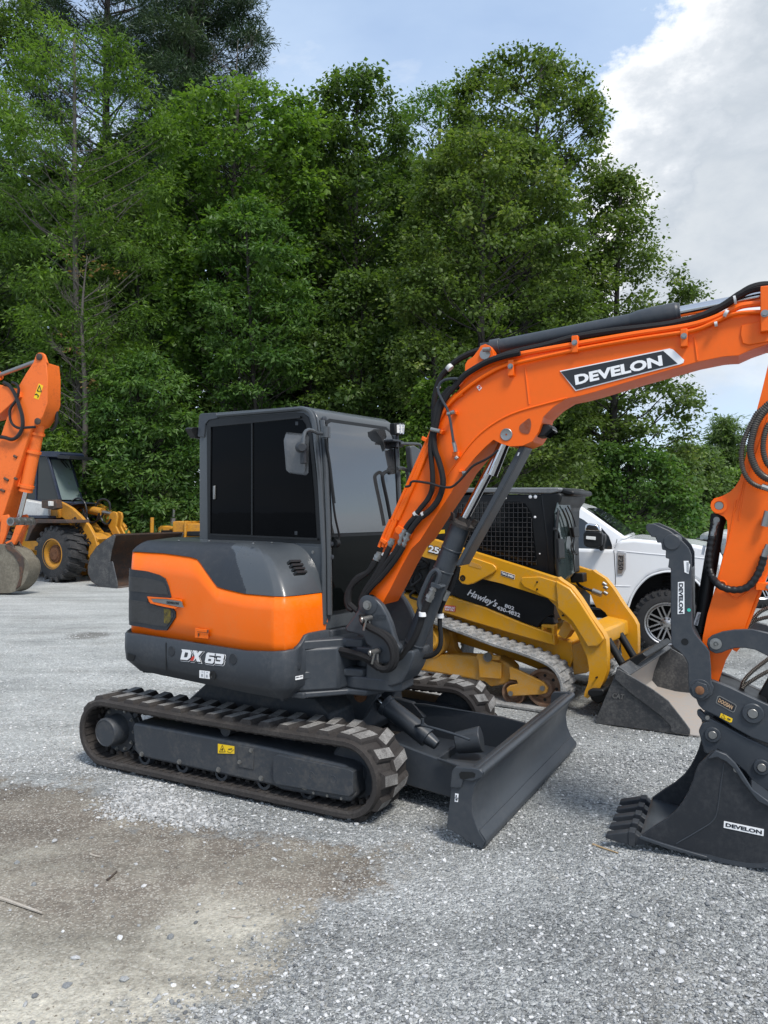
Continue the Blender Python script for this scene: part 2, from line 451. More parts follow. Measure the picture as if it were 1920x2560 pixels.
for s_, y0 in ((-1, BL0-.006), (1, BL1+.006)):
    c.prism(UC.xz(q('C', [(893, 1240), (897, 1195), (912, 1174), (1000, 1178), (1040, 1186), (1055, 1202), (1050, 1226), (1005, 1245), (955, 1240), (945, 1278), (925, 1281), (888, 1275)]), BL0), *sorted((y0, y0+s_*.012)))
split(c.build('end_plate', M['char'], bl, UC, bevel=.003))
c = MB(); c.prism(UC.xz(q('C', [(928, 1212), (940, 1200), (1000, 1203), (1014, 1212), (1010, 1230), (975, 1236), (950, 1243), (935, 1235)]), BL0-.018), BL0-.0195, BL0-.0182)
c.build('lifting_eye', M['black'], bl, UC)
c = MB(); p = [UC.y(v, BL0-.0085) for v in q('C', [(905, 1357), (923, 1359), (926, 1316), (908, 1313)])]; c.poly(p)
c.build('blade_sticker', M['white'], bl, UC)
c = MB()
for pp in ([(914, 1322), (914, 1332)], [(911, 1344), (917, 1350), (919, 1343), (911, 1344)]): stickL(c, pp, BL0-.0095, .0035, UC, 'C')
stickL(c, [(906, 1336), (925, 1338)], BL0-.0095, .0015, UC, 'C')
c.build('sticker_symbols', M['decal_black'], bl, UC)
# push arms: side plates converging from undercarriage, cross plate and torque tube
c = MB()
for ys, ye in ((-.46, -.56), (.40, .55)):
    A0, A1 = .60, x0b-.155
    for t in (0,):
        v = []
        for x, y, z in ((A0, ys, .16), (A1, ye, .10), (A1-.02, ye, .31), (A1-.25, ye, .335), (A0+.30, ys, .40), (A0, ys, .38)): v.append((x, y, z))
        w = [(x, y+.028, z) for x, y, z in v]; c.loft([v, w])
c.loft([[(A1-.46, -.42, .14), (A1-.43, -.42, .14), (A1-.43, -.42, .22), (A1-.46, -.42, .22)], [(A1-.46, .44, .14), (A1-.43, .44, .14), (A1-.43, .44, .22), (A1-.46, .44, .22)]])
c.loft([[(A0+.1, -.46, .15), (A1, -.55, .09), (A1, .55, .09), (A0+.1, .42, .15)], [(A0+.1, -.46, .165), (A1, -.55, .105), (A1, .55, .105), (A0+.1, .42, .165)]])
# gussets up to the blade
c.prism([(-.70, A1+.01), (-.57, A1+.01), (-.57, A1-.28), (-.60, A1-.26)] and [(A1-.28, -.57), (A1+.01, -.57), (A1+.01, -.72), (A1-.10, -.64)], .335, .350, 'z')
c.prism([(A1-.10, .13), (A1+.01, .13), (A1+.01, .15), (A1-.10, .15)], -.64, -.56)
pa = c.build('push_arms', M['char'], EX, UC, bevel=.005)
c = MB(); ta_ = UC.y(q('C', [(915, 1052)])[0], 0); tb2 = UC.y(q('C', [(1045, 1032)])[0], .04); c.cyl(ta_, tb2, .072, .088, n=36); c.box(A1-.46, A1-.05, -.16, .16, .12, .17); c.build('pivot_tube', M['char'], pa, UC, bevel=.006)
c = MB(); c.tube([(A1-.62, -.16, .40), (A1-.52, -.2, .42), (A1-.30, -.22, .40), (A1-.2, -.22, .38)], .009); c.bolt((A1-.55, -.2, .42), (0, 0, 1), .012, .03); c.build('grease_pipe', M['char'], pa, UC)
# blade cylinder
p0 = Vector((.93, 0, .61)); p1 = Vector((A1-.36, 0, .25))
pa_ = UC.z(q('C', [(500, 815)])[0], .62)
p0 = UC.y(q('C', [(478, 800)])[0], -.10); p1 = UC.y(q('C', [(790, 1045)])[0], -.10)
d = (p1-p0).normalized()
c = MB(); c.cyl(p0+d*.12, p1-d*.04, .068, n=30); c.cyl(p0+d*.115, p0+d*.15, .076, n=30); c.cyl(p1-d*.05, p1+d*.04, .05, .035)
cyl_ = c.build('blade_cylinder', M['char'], EX, UC, bevel=.004)
c = MB(); c.cyl(p0+d*.03, p0+d*.13, .03, n=24); c.build('cylinder_rod', M['chrome'], cyl_, UC)
c = MB(); c.cyl(p0-Vector((0, .05, 0)), p0+Vector((0, .05, 0)), .052, n=24); c.cyl(p0, p0+d*.06, .038); c.build('rod_eye', M['char'], cyl_, UC, bevel=.004)

# ----------------------------------------------------------------- upper structure
YS = -.95
Ct = 1.225
out = []
# plan outline, from rear-left round the tail to the right side, front right corner and the front face
for a in np.linspace(160, 232, 16): out.append((Ct*math.cos(R(a)), Ct*math.sin(R(a))))
sideX0 = out[-1][0]
out2 = crv([(out[-3][0], out[-3][1]), out[-1], (-.60, YS-.005), (-.35, YS), (.0, YS), (.40, YS)], 5)
OUT = [Vector(p) for p in out[:-3]] + [Vector(p) for p in out2] + [Vector((.70, YS+.012))]
ZF = [Vector((.755, YS+.045)), Vector((.775, YS+.10)), Vector((.80, -.56))]
OUT = OUT + ZF
class Wrap:
    ins = None
    def __init__(s, P):
        s.P = P; s.L = [0.0]
        for a, b in zip(P[:-1], P[1:]): s.L.append(s.L[-1]+(b-a).length)
        s.N = []
        for i in range(len(P)):
            d = (P[min(i+1, len(P)-1)]-P[max(i-1, 0)]).normalized(); s.N.append(Vector((d.y, -d.x)))
        if s.N[len(P)//2].dot(P[len(P)//2]) < 0: s.N = [-n for n in s.N]
    def at(s, t, off=0.0):
        t = min(max(t, 0), s.L[-1]-1e-6); i = 0
        while s.L[i+1] <= t: i += 1
        f = (t-s.L[i])/(s.L[i+1]-s.L[i]); p = s.P[i].lerp(s.P[i+1], f); n = s.N[i].lerp(s.N[i+1], f).normalized()
        return p+n*off
    def px(s, frame, p, off=0.0):
        d = frame.ray(p); o = frame.cl; best = None
        for i in range(len(s.P)-1):
            a = s.P[i]+s.N[i]*off; b = s.P[i+1]+s.N[i+1]*off; e = b-a
            den = d.x*e.y-d.y*e.x
            if abs(den) < 1e-9: continue
            w = a-Vector((o.x, o.y)); t = (w.x*e.y-w.y*e.x)/den; u = (w.x*d.y-w.y*d.x)/den
            if t > 0 and -1e-4 <= u <= 1.0001 and (best is None or t < best[0]):
                best = (t, s.L[i]+u*(s.L[i+1]-s.L[i]), o.z+d.z*t)
        if best is None:     # off the end: clamp
            return (s.L[0] if p[0] < 700 else s.L[-1], o.z)
        return best[1], best[2]
    def panel(s, b, sz, off, th):
        """polygon in (s, z) wrapped on the outline, thickness th"""
        tb = bmesh.new(); vs = [tb.verts.new((x, z, 0)) for x, z in sz]; tb.faces.new(vs)
        for t in s.L:
            tb.faces.ensure_lookup_table(); bmesh.ops.bisect_plane(tb, geom=tb.verts[:]+tb.edges[:]+tb.faces[:], plane_co=(t, 0, 0), plane_no=(1, 0, 0))
        r = bmesh.ops.extrude_face_region(tb, geom=tb.faces[:])
        top = {g for g in r['geom'] if isinstance(g, bmesh.types.BMVert)}
        mp = {}
        for v in tb.verts:
            p = s.at(v.co.x, off-(s.ins(v.co.x) if s.ins and off < .0275 else 0)+(th if v in top else 0)); mp[v] = b.bm.verts.new((p.x, p.y, v.co.y))
        fs = []
        for f in tb.faces:
            try: fs.append(b.bm.faces.new([mp[v] for v in f.verts]))
            except ValueError: pass
        b._tag(fs); tb.free(); return b
    def map_mesh(s, b, off):
        """mesh built in (s, off, z) -> wrapped in place"""
        for v in b.bm.verts:
            p = s.at(v.co.x, v.co.y+off-(s.ins(v.co.x) if s.ins and off < .0275 else 0)); v.co = Vector((p.x, p.y, v.co.z))
        return b
W = Wrap(OUT)
SL = W.L[-1]
def wpx(k, pts, off=0.0): return [W.px(HO, p, off) for p in q(k, pts)]
ZO, ZC0, ZC1 = .985, .70, .76
def zedge(s):
    """height of the orange panel's upper edge along the outline"""
    return ZE_(s)
zpts = sorted(wpx('M', [(110, 112), (300, 130), (500, 158), (650, 180), (715, 200), (750, 240), (790, 300), (860, 400), (925, 488), (1000, 510), (1210, 560), (1400, 576), (1590, 590)]) )
zpts = zpts + [(SL, zpts[-1][1]+.004)]
zpts[0] = (zpts[0][0], zpts[0][1])
def ZE_(s):
    if s <= zpts[0][0]: return zpts[0][1]
    for (a, za), (b_, zb) in zip(zpts[:-1], zpts[1:]):
        if s <= b_: return za+(zb-za)*(s-a)/max(b_-a, 1e-6)
    return zpts[-1][1]
# side wall (engine cover): orange
ss = sorted(set([round(t, 4) for t in W.L] + [round(t, 4) for t in np.arange(0, SL, .04)] + [round(z[0], 4) for z in zpts if 0 < z[0] < SL]))
ss = [s_ for i, s_ in enumerate(ss) if i == 0 or s_-ss[i-1] > .003]
def tail(s): t = max(0, min(1, (1.9-s)/1.0)); return t*t*(3-2*t)
def tailin(s): return .045*tail(s)
def zsmooth(s): return min(1.575, max(1.345, ZE_(s)))
c = MB()
rings = []
for h in range(5):
    r = []
    for s_ in ss:
        zt = zsmooth(s_); z = ZO-.02 + (zt-ZO+.02)*h/4
        bul = .012*math.sin(math.pi*h/4)
        p = W.at(s_, bul-.004-tailin(s_)-(.02*tail(s_)*(h/4)**2)); r.append((p.x, p.y, z))
    rings.append(r)
g = [[c.bm.verts.new(p) for p in r] for r in rings]
for a, b2 in zip(g[:-1], g[1:]):
    for i in range(len(a)-1): c._tag([c.bm.faces.new((a[i], a[i+1], b2[i+1], b2[i]))])
side = c.build('side_cover', M['orange'], EX, HO, sharp=28, normals=True)
so = side.modifiers.new('t', 'SOLIDIFY'); so.thickness = .02; so.offset = -1
# hood: rounded shoulder from panel edge up to a flat top, meeting the cab
ZT = 1.655
c = MB(); prof_n = 28; cols = []
sA = W.px(HO, q('M', [(1000, 520)])[0])[0]; sC = W.L[-3]; inner_A = W.at(sA, -.20)
sb0 = W.px(HO, q('M', [(1222, 552)])[0])[0]; sb1 = W.px(HO, q('M', [(1000, 150)])[0])[0]-.10
LCOR = W.L[-3]
ssh = sorted(set(ss+[round(float(t), 4) for t in np.arange(sb1-.02, sb0+.02, .008)]))
for s_ in ssh:
    zt = zsmooth(s_)
    o = W.at(s_, -tailin(s_)-.02*tail(s_))
    k_ = max(0, min(1, (s_-1.4)/1.2)); n = W.at(s_, 1)-W.at(s_, 0); ins = .13+.08*k_
    inner = o - n*ins
    if s_ >= sC: inner = Vector((.30, -.72)).lerp(Vector((.575, -.555)), (s_-sC)/(SL-sC))
    elif s_ > sA: t_ = (s_-sA)/(sC-sA); inner = inner_A.lerp(Vector((.30, -.72)), t_)
    col = []
    for j in range(prof_n+1):
        t = j/prof_n
        hx = 1-math.cos(t*math.pi/2); hz = math.sin(t*math.pi/2)
        k2 = .55
        hx = hx*(1-k2)+t*k2; hz = hz*(1-k2*.35)+t*k2*.35
        p = o.lerp(inner, hx); col.append((p.x, p.y, zt+.002+(ZT-zt)*hz))
    # cap in towards the middle
    fin = Vector((min(inner.x, .57), -.50)); 
    if s_ < 1.2: fin = inner*.55
    col.append((fin.x, fin.y, ZT+.012)); cols.append(col)
g = [[c.bm.verts.new(p) for p in r] for r in cols]
sb0 = W.px(HO, q('M', [(1222, 552)])[0])[0]; sb1 = W.px(HO, q('M', [(1000, 150)])[0])[0]-.10
for k_, (a, b2) in enumerate(zip(g[:-1], g[1:])):
    for i in range(len(a)-1):
        c.mi = 1 if (i < prof_n*.93 and ssh[k_] < sb0+(sb1-sb0)*min(1, i/(prof_n*.75))**1.3) else 0
        c._tag([c.bm.faces.new((a[i], a[i+1], b2[i+1], b2[i]))])
c.mi = 0
c.box(-.62, .45, -.52, .60, ZT-.2, ZT-.004)
hood = c.build('engine_hood', [M['hood_grey'], M['char_tex']], EX, HO, sharp=55)
# slats of the vent on the sloping front of the hood
c = MB()
for (xa, ya), (xb, yb) in (((1362, 352), (1428, 350)), ((1375, 374), (1442, 371)), ((1388, 395), (1452, 392)), ((1400, 416), (1464, 413))):
    P = []
    for x, y in ((xa, ya), (xb, yb), (xb+6, yb+12), (xa+6, ya+13)):
        px = q('A', [(x, y)])[0]
        d = HO.ray(px); o = HO.cl
        # sloping front face plane through (.80,z1.35) and (.565,z1.655)
        t = ((.80-.0) + (1.352-o.z)*(-.235/.305) - o.x + .012)/(d.x + d.z*(.235/.305)); P.append(o+d*t)
    nrm = Vector((.79, 0, .61)); c.loft([[p-nrm*.03 for p in P], [p-nrm*.004 for p in P]])
c.build('vent_slots', M['black'], hood, HO)
c = MB()
for p in q('A', [(642, 286), (700, 245), (885, 246), (1062, 246), (1256, 258)]):
    h = HO.z(p, ZT+.0); 
    c.bolt((h.x, max(h.y, -.80), ZT+.004), (0, 0, 1), .008, .004)
c.build('hood_bolts', M['steel'], hood, HO)
# grille
def wrapl(P, lim=.10, by=.35):
    m_ = min(p[0] for p in P); return [(p[0]-by, p[1]) if p[0] < m_+lim else p for p in P]
W.ins = lambda s_: .045*tail(s_)
gm, nt, b = new_mat('grille mesh'); tc = N(nt, 'ShaderNodeTexCoord'); v = N(nt, 'ShaderNodeTexVoronoi'); v.inputs['Scale'].default_value = 190
nt.links.new(tc.outputs['Object'], v.inputs['Vector']); rp = ramp(nt, [(.28, .003), (.5, .045)], v.outputs['Distance']); nt.links.new(rp.outputs[0], b.inputs['Base Color']); b.inputs['Roughness'].default_value = .5; M['mesh'] = gm
c = MB(); W.panel(c, wrapl(wpx('M', [(52, 288), (200, 325), (330, 362), (392, 400), (425, 480), (455, 590), (440, 602), (300, 592), (205, 588), (212, 640), (300, 678), (470, 705), (500, 745), (500, 800), (410, 936), (300, 930), (90, 880), (75, 850), (66, 600), (56, 540)], .006)), .006, .009)
gr = c.build('grille_frame', M['char_tex'], side, HO, sharp=30)
c = MB(); W.panel(c, wrapl(wpx('M', [(88, 380), (200, 400), (330, 430), (372, 448), (395, 500), (410, 568), (300, 560), (150, 540), (88, 520)], .02)), .0155, .002)
W.panel(c, wrapl(wpx('M', [(104, 615), (200, 650), (290, 685), (430, 712), (468, 760), (462, 800), (395, 898), (280, 885), (150, 855), (112, 820)], .02)), .0155, .002)
tag(c.build('grille_mesh', M['mesh'], gr, HO))
c = MB(); W.panel(c, wpx('M', [(370, 712), (440, 722), (440, 840), (410, 868), (372, 862)], .02), .018, .001); tag(c.build('yellow_label', paint('mesh yellow', (.22, .16, .01), .5, (.02, .02, .02), .9, 30, lo=.35, hi=.5), gr, HO), 'yellow label seen through the mesh')
c = MB(); W.panel(c, wpx('M', [(240, 610), (400, 612), (558, 636), (578, 700), (520, 692), (380, 662), (262, 640)], .02), .02, .005); bs = c.build('badge_strip', M['steel'], side, HO)
c = MB(); W.panel(c, wpx('M', [(206, 586), (300, 594), (470, 604), (560, 620), (562, 634), (400, 608), (240, 606), (262, 645), (400, 672), (520, 700), (500, 712), (380, 690), (240, 655)], .02), .02, .009); c.build('badge_trim', M['orange'], side, HO)
def wtext(body, k, ll, lr, ul, off, mat, name, parent, bold=.0, shear=0., th=.002, label=None):
    a, b_, d_ = [W.px(HO, p, off) for p in q(k, [ll, lr, ul])]
    t = MB(); t.text(body, (a[0], 0, a[1]), (b_[0], 0, b_[1]), (d_[0], 0, d_[1]), (0, th, 0), bold, shear)
    W.map_mesh(t, off); o = t.build(name, mat, parent, HO, sharp=0)
    if label: o['label'] = label
    return o
wtext('DEVELON', 'M', (404, 660), (524, 672), (404, 634), .0255, M['decal_black'], 'badge_lettering', bs, bold=.02)
# door handle
c = MB(); W.panel(c, wpx('M', [(716, 910), (852, 928), (850, 1022), (712, 1010)], .0), .0125, .004); hd = c.build('cover_handle', M['orange'], side, HO, bevel=.003)
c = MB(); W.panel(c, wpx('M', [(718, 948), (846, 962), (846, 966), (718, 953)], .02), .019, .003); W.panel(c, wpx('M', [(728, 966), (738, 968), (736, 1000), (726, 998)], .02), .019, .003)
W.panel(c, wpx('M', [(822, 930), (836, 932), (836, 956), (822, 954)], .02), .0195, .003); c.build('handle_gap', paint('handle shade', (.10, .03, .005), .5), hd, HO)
# orange continuation cover: charcoal stripe polygon flank
CW_off = .028
# counterweight
c = MB(); rings = []
front_top = wpx('A', [(1100, 893), (1330, 893), (1395, 880), (1425, 845), (1450, 800), (1480, 786), (1553, 772)], .02)
def cwtop(s):
    if s <= front_top[0][0]: return ZO+.004
    for (a, za), (b_, zb) in zip(front_top[:-1], front_top[1:]):
        if s <= b_: return ZO+.004 + (za+(zb-za)*(s-a)/max(b_-a, 1e-6) - front_top[0][1])
    return ZO+.004+front_top[-1][1]-front_top[0][1]
OUT2 = OUT
lv = [(-.10, 0), (-.055, 0), (.0, .055), (.026, .085), (.03, .16), (CW_off, None), (CW_off-.008, 'e'), (-.03, 'e2')]
s2 = sorted(set(ss+[round(f[0], 4) for f in front_top]))
s2 = [s_ for i, s_ in enumerate(s2) if i == 0 or s_-s2[i-1] > .003]
cols = []
for s_ in s2:
    zt = cwtop(s_); col = []
    for off, z in lv:
        zz = {None: zt-.012, 'e': zt-.002, 'e2': zt}.get(z, None) if not isinstance(z, (int, float)) else ZC0+z
        p = W.at(s_, off)
        if off < -.09: p = W.at(s_, -.14-.13*tail(s_))
        if isinstance(z, (int, float)) and off > -.09: p = W.at(s_, off-tail(s_)*{-.055: .07, .0: .045, .026: .012}.get(off, 0)); zz += tail(s_)*{-.055: .01, .0: .02, .026: .04, .03: .05}.get(off, 0)
        col.append((p.x, p.y, zz))
    cols.append(col)
g = [[c.bm.verts.new(p) for p in r] for r in cols]
for a, b2 in zip(g[:-1], g[1:]):
    for i in range(len(a)-1): c._tag([c.bm.faces.new((a[i], a[i+1], b2[i+1], b2[i]))])
# rounded nose carrying on to the frame in front of the right corner
cw = c.build('counterweight', M['cw'], EX, HO, sharp=40)
so = cw.modifiers.new('t', 'SOLIDIFY'); so.thickness = .03; so.offset = -1
c = MB()
c.prism([(x, y) for x, y in [(-.95, -.55), (-.5, -.86), (.66, -.86), (.70, -.5), (.70, .85), (-.6, .85), (-1.0, .5)]], ZC0+.012, ZO+.03, 'z')
c.prism([(x, y) for x, y in [(-.9, -.45), (-.6, -.62), (.20, -.62), (.45, -.5), (.45, .8), (-.7, .8), (-1.0, .4)]], ZO+.03, ZT-.06, 'z')
c.build('upper_frame', M['char_tex'], EX, HO)
# seam, buttons and lamp recess on the counterweight
c = MB(); W.panel(c, wpx('A', [(626, 845), (630, 845), (632, 1040), (628, 1040)], .03), .029, .003); c.build('seam', M['black'], cw, HO)
c = MB()
for x, y in ((661, 895), (1026, 942)):
    s_, z = W.px(HO, q('A', [(x, y)])[0], .03); p = W.at(s_, .029); p2 = W.at(s_, .033); c.cyl((p.x, p.y, z), (p2.x, p2.y, z), .035, n=26)
split(c.build('round_plug', M['char_tex'], cw, HO, bevel=.002))
c = MB(); W.panel(c, wpx('A', [(400, 908), (448, 922), (432, 955), (398, 950)], .03), .029, .003); c.build('lamp_recess', M['black'], cw, HO)
c = MB(); s_, z = W.px(HO, q('A', [(906, 1040)])[0], .03); p = W.at(s_, .028); p2 = W.at(s_, .034); c.lathe((p.x, p.y, z), (p2.x-p.x, p2.y-p.y, 0), [(0, .030), (.006, .030), (.006, .018), (.003, .016), (.003, 0)], 20); c.build('key_hole', M['black'], cw, HO)
for n_, pts in (('info_sticker', [(828, 1008), (889, 1015), (889, 1060), (828, 1053)]), ('info_sticker', [(1393, 1045), (1438, 1036), (1438, 1058), (1393, 1067)])):
    c = MB(); W.panel(c, wpx('A', pts, .03), .0315, .002); o = c.build(n_, M['white'], cw, HO)
c = MB()
for pts in ([(858, 1012), (860, 1012), (860, 1056), (858, 1056)], [(842, 1016), (852, 1017), (852, 1020), (842, 1019)], [(870, 1019), (880, 1020), (880, 1023), (870, 1022)], [(840, 1030), (850, 1031), (850, 1046), (840, 1045)], [(868, 1034), (878, 1035), (878, 1050), (868, 1049)]):
    W.panel(c, wpx('A', pts, .03), .034, .001)
c.build('sticker_print', paint('grey print', (.35, .36, .38), .5), cw, HO)
wtext('29081-18156', 'A', (1396, 1056), (1436, 1048), (1396, 1050), .0338, M['decal_black'], 'sticker_print', cw, bold=.0)
# model lettering: block letters, white outline, black shadow, white face
GL = {'D': ([(0, 0), (.74, 0), (1, .28), (1, .74), (.76, 1), (-.12, 1), (.02, .80), (0, .76)], [[(.34, .27), (.60, .27), (.66, .36), (.66, .68), (.60, .74), (.34, .74)]]),
      'X': ([(0, 0), (.36, 0), (.52, .28), (.72, 0), (1.1, 0), (.76, .50), (1.1, 1), (.74, 1), (.56, .74), (.38, 1), (0, 1), (.33, .50)], []),
      '6': ([(.12, 0), (.88, 0), (1, .13), (1, .50), (.88, .62), (.36, .62), (.36, .76), (.96, .76), (.92, 1), (.14, 1), (0, .86), (0, .13)], [[(.36, .24), (.66, .24), (.66, .42), (.36, .42)]]),
      '3': ([(.06, 0), (.88, 0), (1, .13), (1, .44), (.92, .52), (1, .60), (1, .87), (.88, 1), (.06, 1), (.02, .76), (.64, .76), (.64, .62), (.22, .62), (.22, .40), (.64, .40), (.64, .24), (.02, .24)], [])}
def glyphs(name, dx, dy, grow, mt, off):
    c = MB()
    for ch, (x0, y0), (x1, y1), hgt, sk in (('D', (716, 944), (772, 950), 60, 14), ('X', (776, 952), (830, 958), 62, 14), ('6', (860, 964), (912, 970), 62, 12), ('3', (918, 968), (968, 974), 60, 10)):
        pts, holes = GL[ch]
        mx = sum(p[0] for p in pts)/len(pts); my = .5
        def tr(u, v, g=grow):
            u = mx+(u-mx)*(1+g*1.0/56*2); v = my+(v-my)*(1+g*2/60)
            return (x0+(x1-x0)*u+sk*v+dx, y0+(y1-y0)*u-hgt*v+dy)
        W.panel(c, wpx('A', [tr(u, v) for u, v in pts], .03), off, .0012)
        if mt == 'white' and grow == 0:
            c.mi = 1
            for hl in holes: W.panel(c, wpx('A', [tr(u, v, 0) for u, v in hl], .03), off+.001, .0012)
            c.mi = 0
    c.build(name, [M[mt], M['cw']], cw, HO, sharp=25)
glyphs('model_lettering_outline', 4, 6, 4.5, 'white', .031)
glyphs('model_lettering_shadow', 3, 5, 2.5, 'decal_black', .0325)
glyphs('model_lettering', 0, 0, 0, 'white', .034)
c = MB(); W.panel(c, wpx('A', [(790, 925), (803, 926), (795, 952), (776, 950)], .03), .0375, .001); c.build('red_accent', M['red_ink'], cw, HO)
M['tagw'] = paint('hose tag', (.55, .55, .54), .5)
# ----------------------------------------------------------------- cab
CY0, CY1 = -.58, .27
side_px = q('B', [(122, 150), (132, 138), (240, 130), (700, 95), (770, 90), (820, 98), (858, 125), (878, 165), (893, 260), (905, 500), (918, 800), (925, 1100), (930, 1505)])
cp = HO.xz(side_px, CY0)
xr = cp[0][0]; zt = max(p[1] for p in cp)
prof = [(xr, 1.12)] + cp[0:13] + [(cp[12][0], 1.10)]
FXT, FXB = cp[8][0], cp[12][0]
c = MB(); c.prism(prof, CY0, CY1)
cab = c.build('cab', M['hood_grey'], EX, HO, bevel=.035, seg=4)
def fx(z):      # front surface of the cab at height z
    P_ = [(1.0, cp[12][0])]+[(cp[i][1], cp[i][0]) for i in (12, 11, 10, 9, 8, 7, 6)]
    for (a, xa), (b_, xb) in zip(P_[:-1], P_[1:]):
        if z <= b_: return xa+(xb-xa)*(z-a)/(b_-a)
    return P_[-1][1]
# lower body panel below the window, black window surround, panes
def yplate(name, k, pts, yv, th, mat, par, bevel=.0, frame=HO, sgn=-1, n=0):
    P = frame.xz(q(k, pts), yv); c = MB(); c.prism(P, yv+sgn*th, yv-sgn*.0); return c.build(name, mat, par, frame, bevel=bevel)
ws = yplate('window_surround', 'B', [(172, 215), (178, 185), (205, 172), (740, 130), (790, 135), (822, 160), (838, 215), (868, 480), (896, 720), (914, 970), (178, 940)], CY0-.0, .004, M['black'], cab, .002)
yplate('rear_pane', 'B', [(196, 225), (455, 203), (455, 912), (190, 905)], CY0-.004, .003, M['glass_side'], ws)
yplate('sliding_pane', 'B', [(468, 202), (740, 172), (780, 178), (800, 205), (826, 330), (855, 640), (872, 930), (468, 914)], CY0-.004, .004, M['glass_side'], ws)
c = MB()
for a, b_ in (((462, 198), (462, 918)), ((185, 908), (880, 940)), ((196, 218), (190, 908)), ((196, 218), (770, 160))):
    P = [HO.y(p, CY0-.010) for p in q('B', [a, b_])]; c.cyl(P[0], P[1], .009, n=4)
c.build('window_bars', M['black'], ws, HO)
c = MB()
for x, y in ((220, 642),): h = HO.y(q('B', [(x, y)])[0], CY0-.012); c.box(h.x-.01, h.x+.01, CY0-.02, CY0-.004, h.z-.05, h.z+.05)
c.build('window_latch', M['steel'], ws, HO, bevel=.004)
c = MB()
for x, y in ((743, 200), (738, 900)): h = HO.y(q('B', [(x, y)])[0], CY0-.012); c.box(h.x-.012, h.x+.012, CY0-.010, CY0-.004, h.z-.012, h.z+.012)
c.build('pane_stickers', M['char_tex'], ws, HO)
# lower quarter panel with screw
o = yplate('quarter_panel', 'B', [(765, 980), (905, 990), (912, 1240), (880, 1180), (830, 1075)], CY0-.0, .006, M['hood_grey'], cab, .004)
c = MB(); h = HO.y(q('B', [(848, 1023)])[0], CY0-.006); c.bolt(h, (0, -1, 0), .009, .004); c.build('screw', M['steel'], o, HO)
# roof edge trim, rear bracket
yplate('roof_corner_bracket', 'B', [(118, 285), (128, 150), (140, 138), (235, 132), (250, 168), (190, 180), (168, 205), (160, 290)], CY0+.0, .010, M['char'], cab, .004)
c = MB(); P = [HO.y(p, CY0-.008) for p in q('B', [(245, 150), (700, 112), (775, 106), (825, 125), (850, 165), (862, 230), (880, 420), (896, 600), (912, 900), (918, 1150), (918, 1480)])]
c.tube(P, .016, n=8); c.build('side_gutter', M['hood_grey'], cab, HO)
# front frame + glass: planes following the front curve
def fplate(name, yz, off, th, mat, par, bevel=0.0, seglen=.08):
    """polygon in (y, z) laid on the curved cab front"""
    tb = bmesh.new(); vs = [tb.verts.new((y, 0, z)) for y, z in yz]; tb.faces.new(vs)
    for z in np.arange(1.1, 2.7, seglen): bmesh.ops.bisect_plane(tb, geom=tb.verts[:]+tb.edges[:]+tb.faces[:], plane_co=(0, 0, float(z)), plane_no=(0, 0, 1))
    r = bmesh.ops.extrude_face_region(tb, geom=tb.faces[:]); top = {g for g in r['geom'] if isinstance(g, bmesh.types.BMVert)}
    for v in tb.verts: v.co = Vector((fx(v.co.z)+off+(th if v in top else 0), v.co.x, v.co.z))
    c = MB(); c.bm.free(); c.bm = tb; c._tag(tb.faces); return c.build(name, mat, par, HO, bevel=bevel)
def fpx(k, pts, off=0.0):
    """photo point -> (y, z) on the cab front"""
    o_ = []
    for p in q(k, pts):
        x = .7
        for _ in range(6): h = HO.x(p, x); x = fx(h.z)+off
        o_.append((h.y, h.z))
    return o_
Y0f, Y1f = CY0+.055, CY1-.045
zl = fpx('B', [(1020, 912)])[0][1]; zb = 1.20
ztop = fpx('B', [(960, 190)])[0][1]
sf = fplate('windscreen_surround', [(Y0f-.012, zb), (Y1f+.012, zb), (Y1f+.012, ztop-.06), (Y1f-.02, ztop-.005), (Y1f-.06, ztop+.02), (Y0f+.06, ztop+.02), (Y0f+.02, ztop+.0), (Y0f-.012, ztop-.05)], .0, .006, M['black'], cab)
fplate('windscreen', [(Y0f+.012, zl+.012), (Y1f-.012, zl+.012), (Y1f-.012, ztop-.08), (Y1f-.03, ztop-.025), (Y1f-.08, ztop-.005), (Y0f+.06, ztop-.005), (Y0f+.025, ztop-.02), (Y0f+.012, ztop-.06)], .007, .004, M['glass_front'], sf)
fplate('lower_windscreen', [(Y0f+.012, zb+.02), (Y1f-.012, zb+.02), (Y1f-.012, zl-.012), (Y0f+.012, zl-.012)], .005, .004, M['glass_low'], sf)
c = MB(); P = [(fx(z)+.012, Y0f-.03, z) for z in np.linspace(1.2, ztop, 10)]; c.tube(P, .018, n=8, smooth=False)
P = [(fx(z)+.010, Y1f+.028, z) for z in np.linspace(1.2, ztop+.03, 10)]; c.tube(P, .018, n=8, smooth=False)
split(c.build('front_pillar', M['hood_grey'], cab, HO))
# wiper
c = MB(); wp = fpx('B', [(998, 955), (1012, 920), (985, 790), (962, 600), (945, 430)], .03)
P = [(fx(z)+.035, y, z) for y, z in wp]; c.tube(P, .008, n=6)
wp = fpx('B', [(920, 300), (945, 440), (962, 580), (978, 710)], .03); P = [(fx(z)+.04, y, z) for y, z in wp]; c.tube(P, .009, n=6)
wp = fpx('B', [(985, 965), (1005, 965)], .03); P = [(fx(z)+.03, y, z) for y, z in wp]; c.cyl(P[0], P[1], .028, n=14)
c.build('wiper', M['black'], cab, HO)
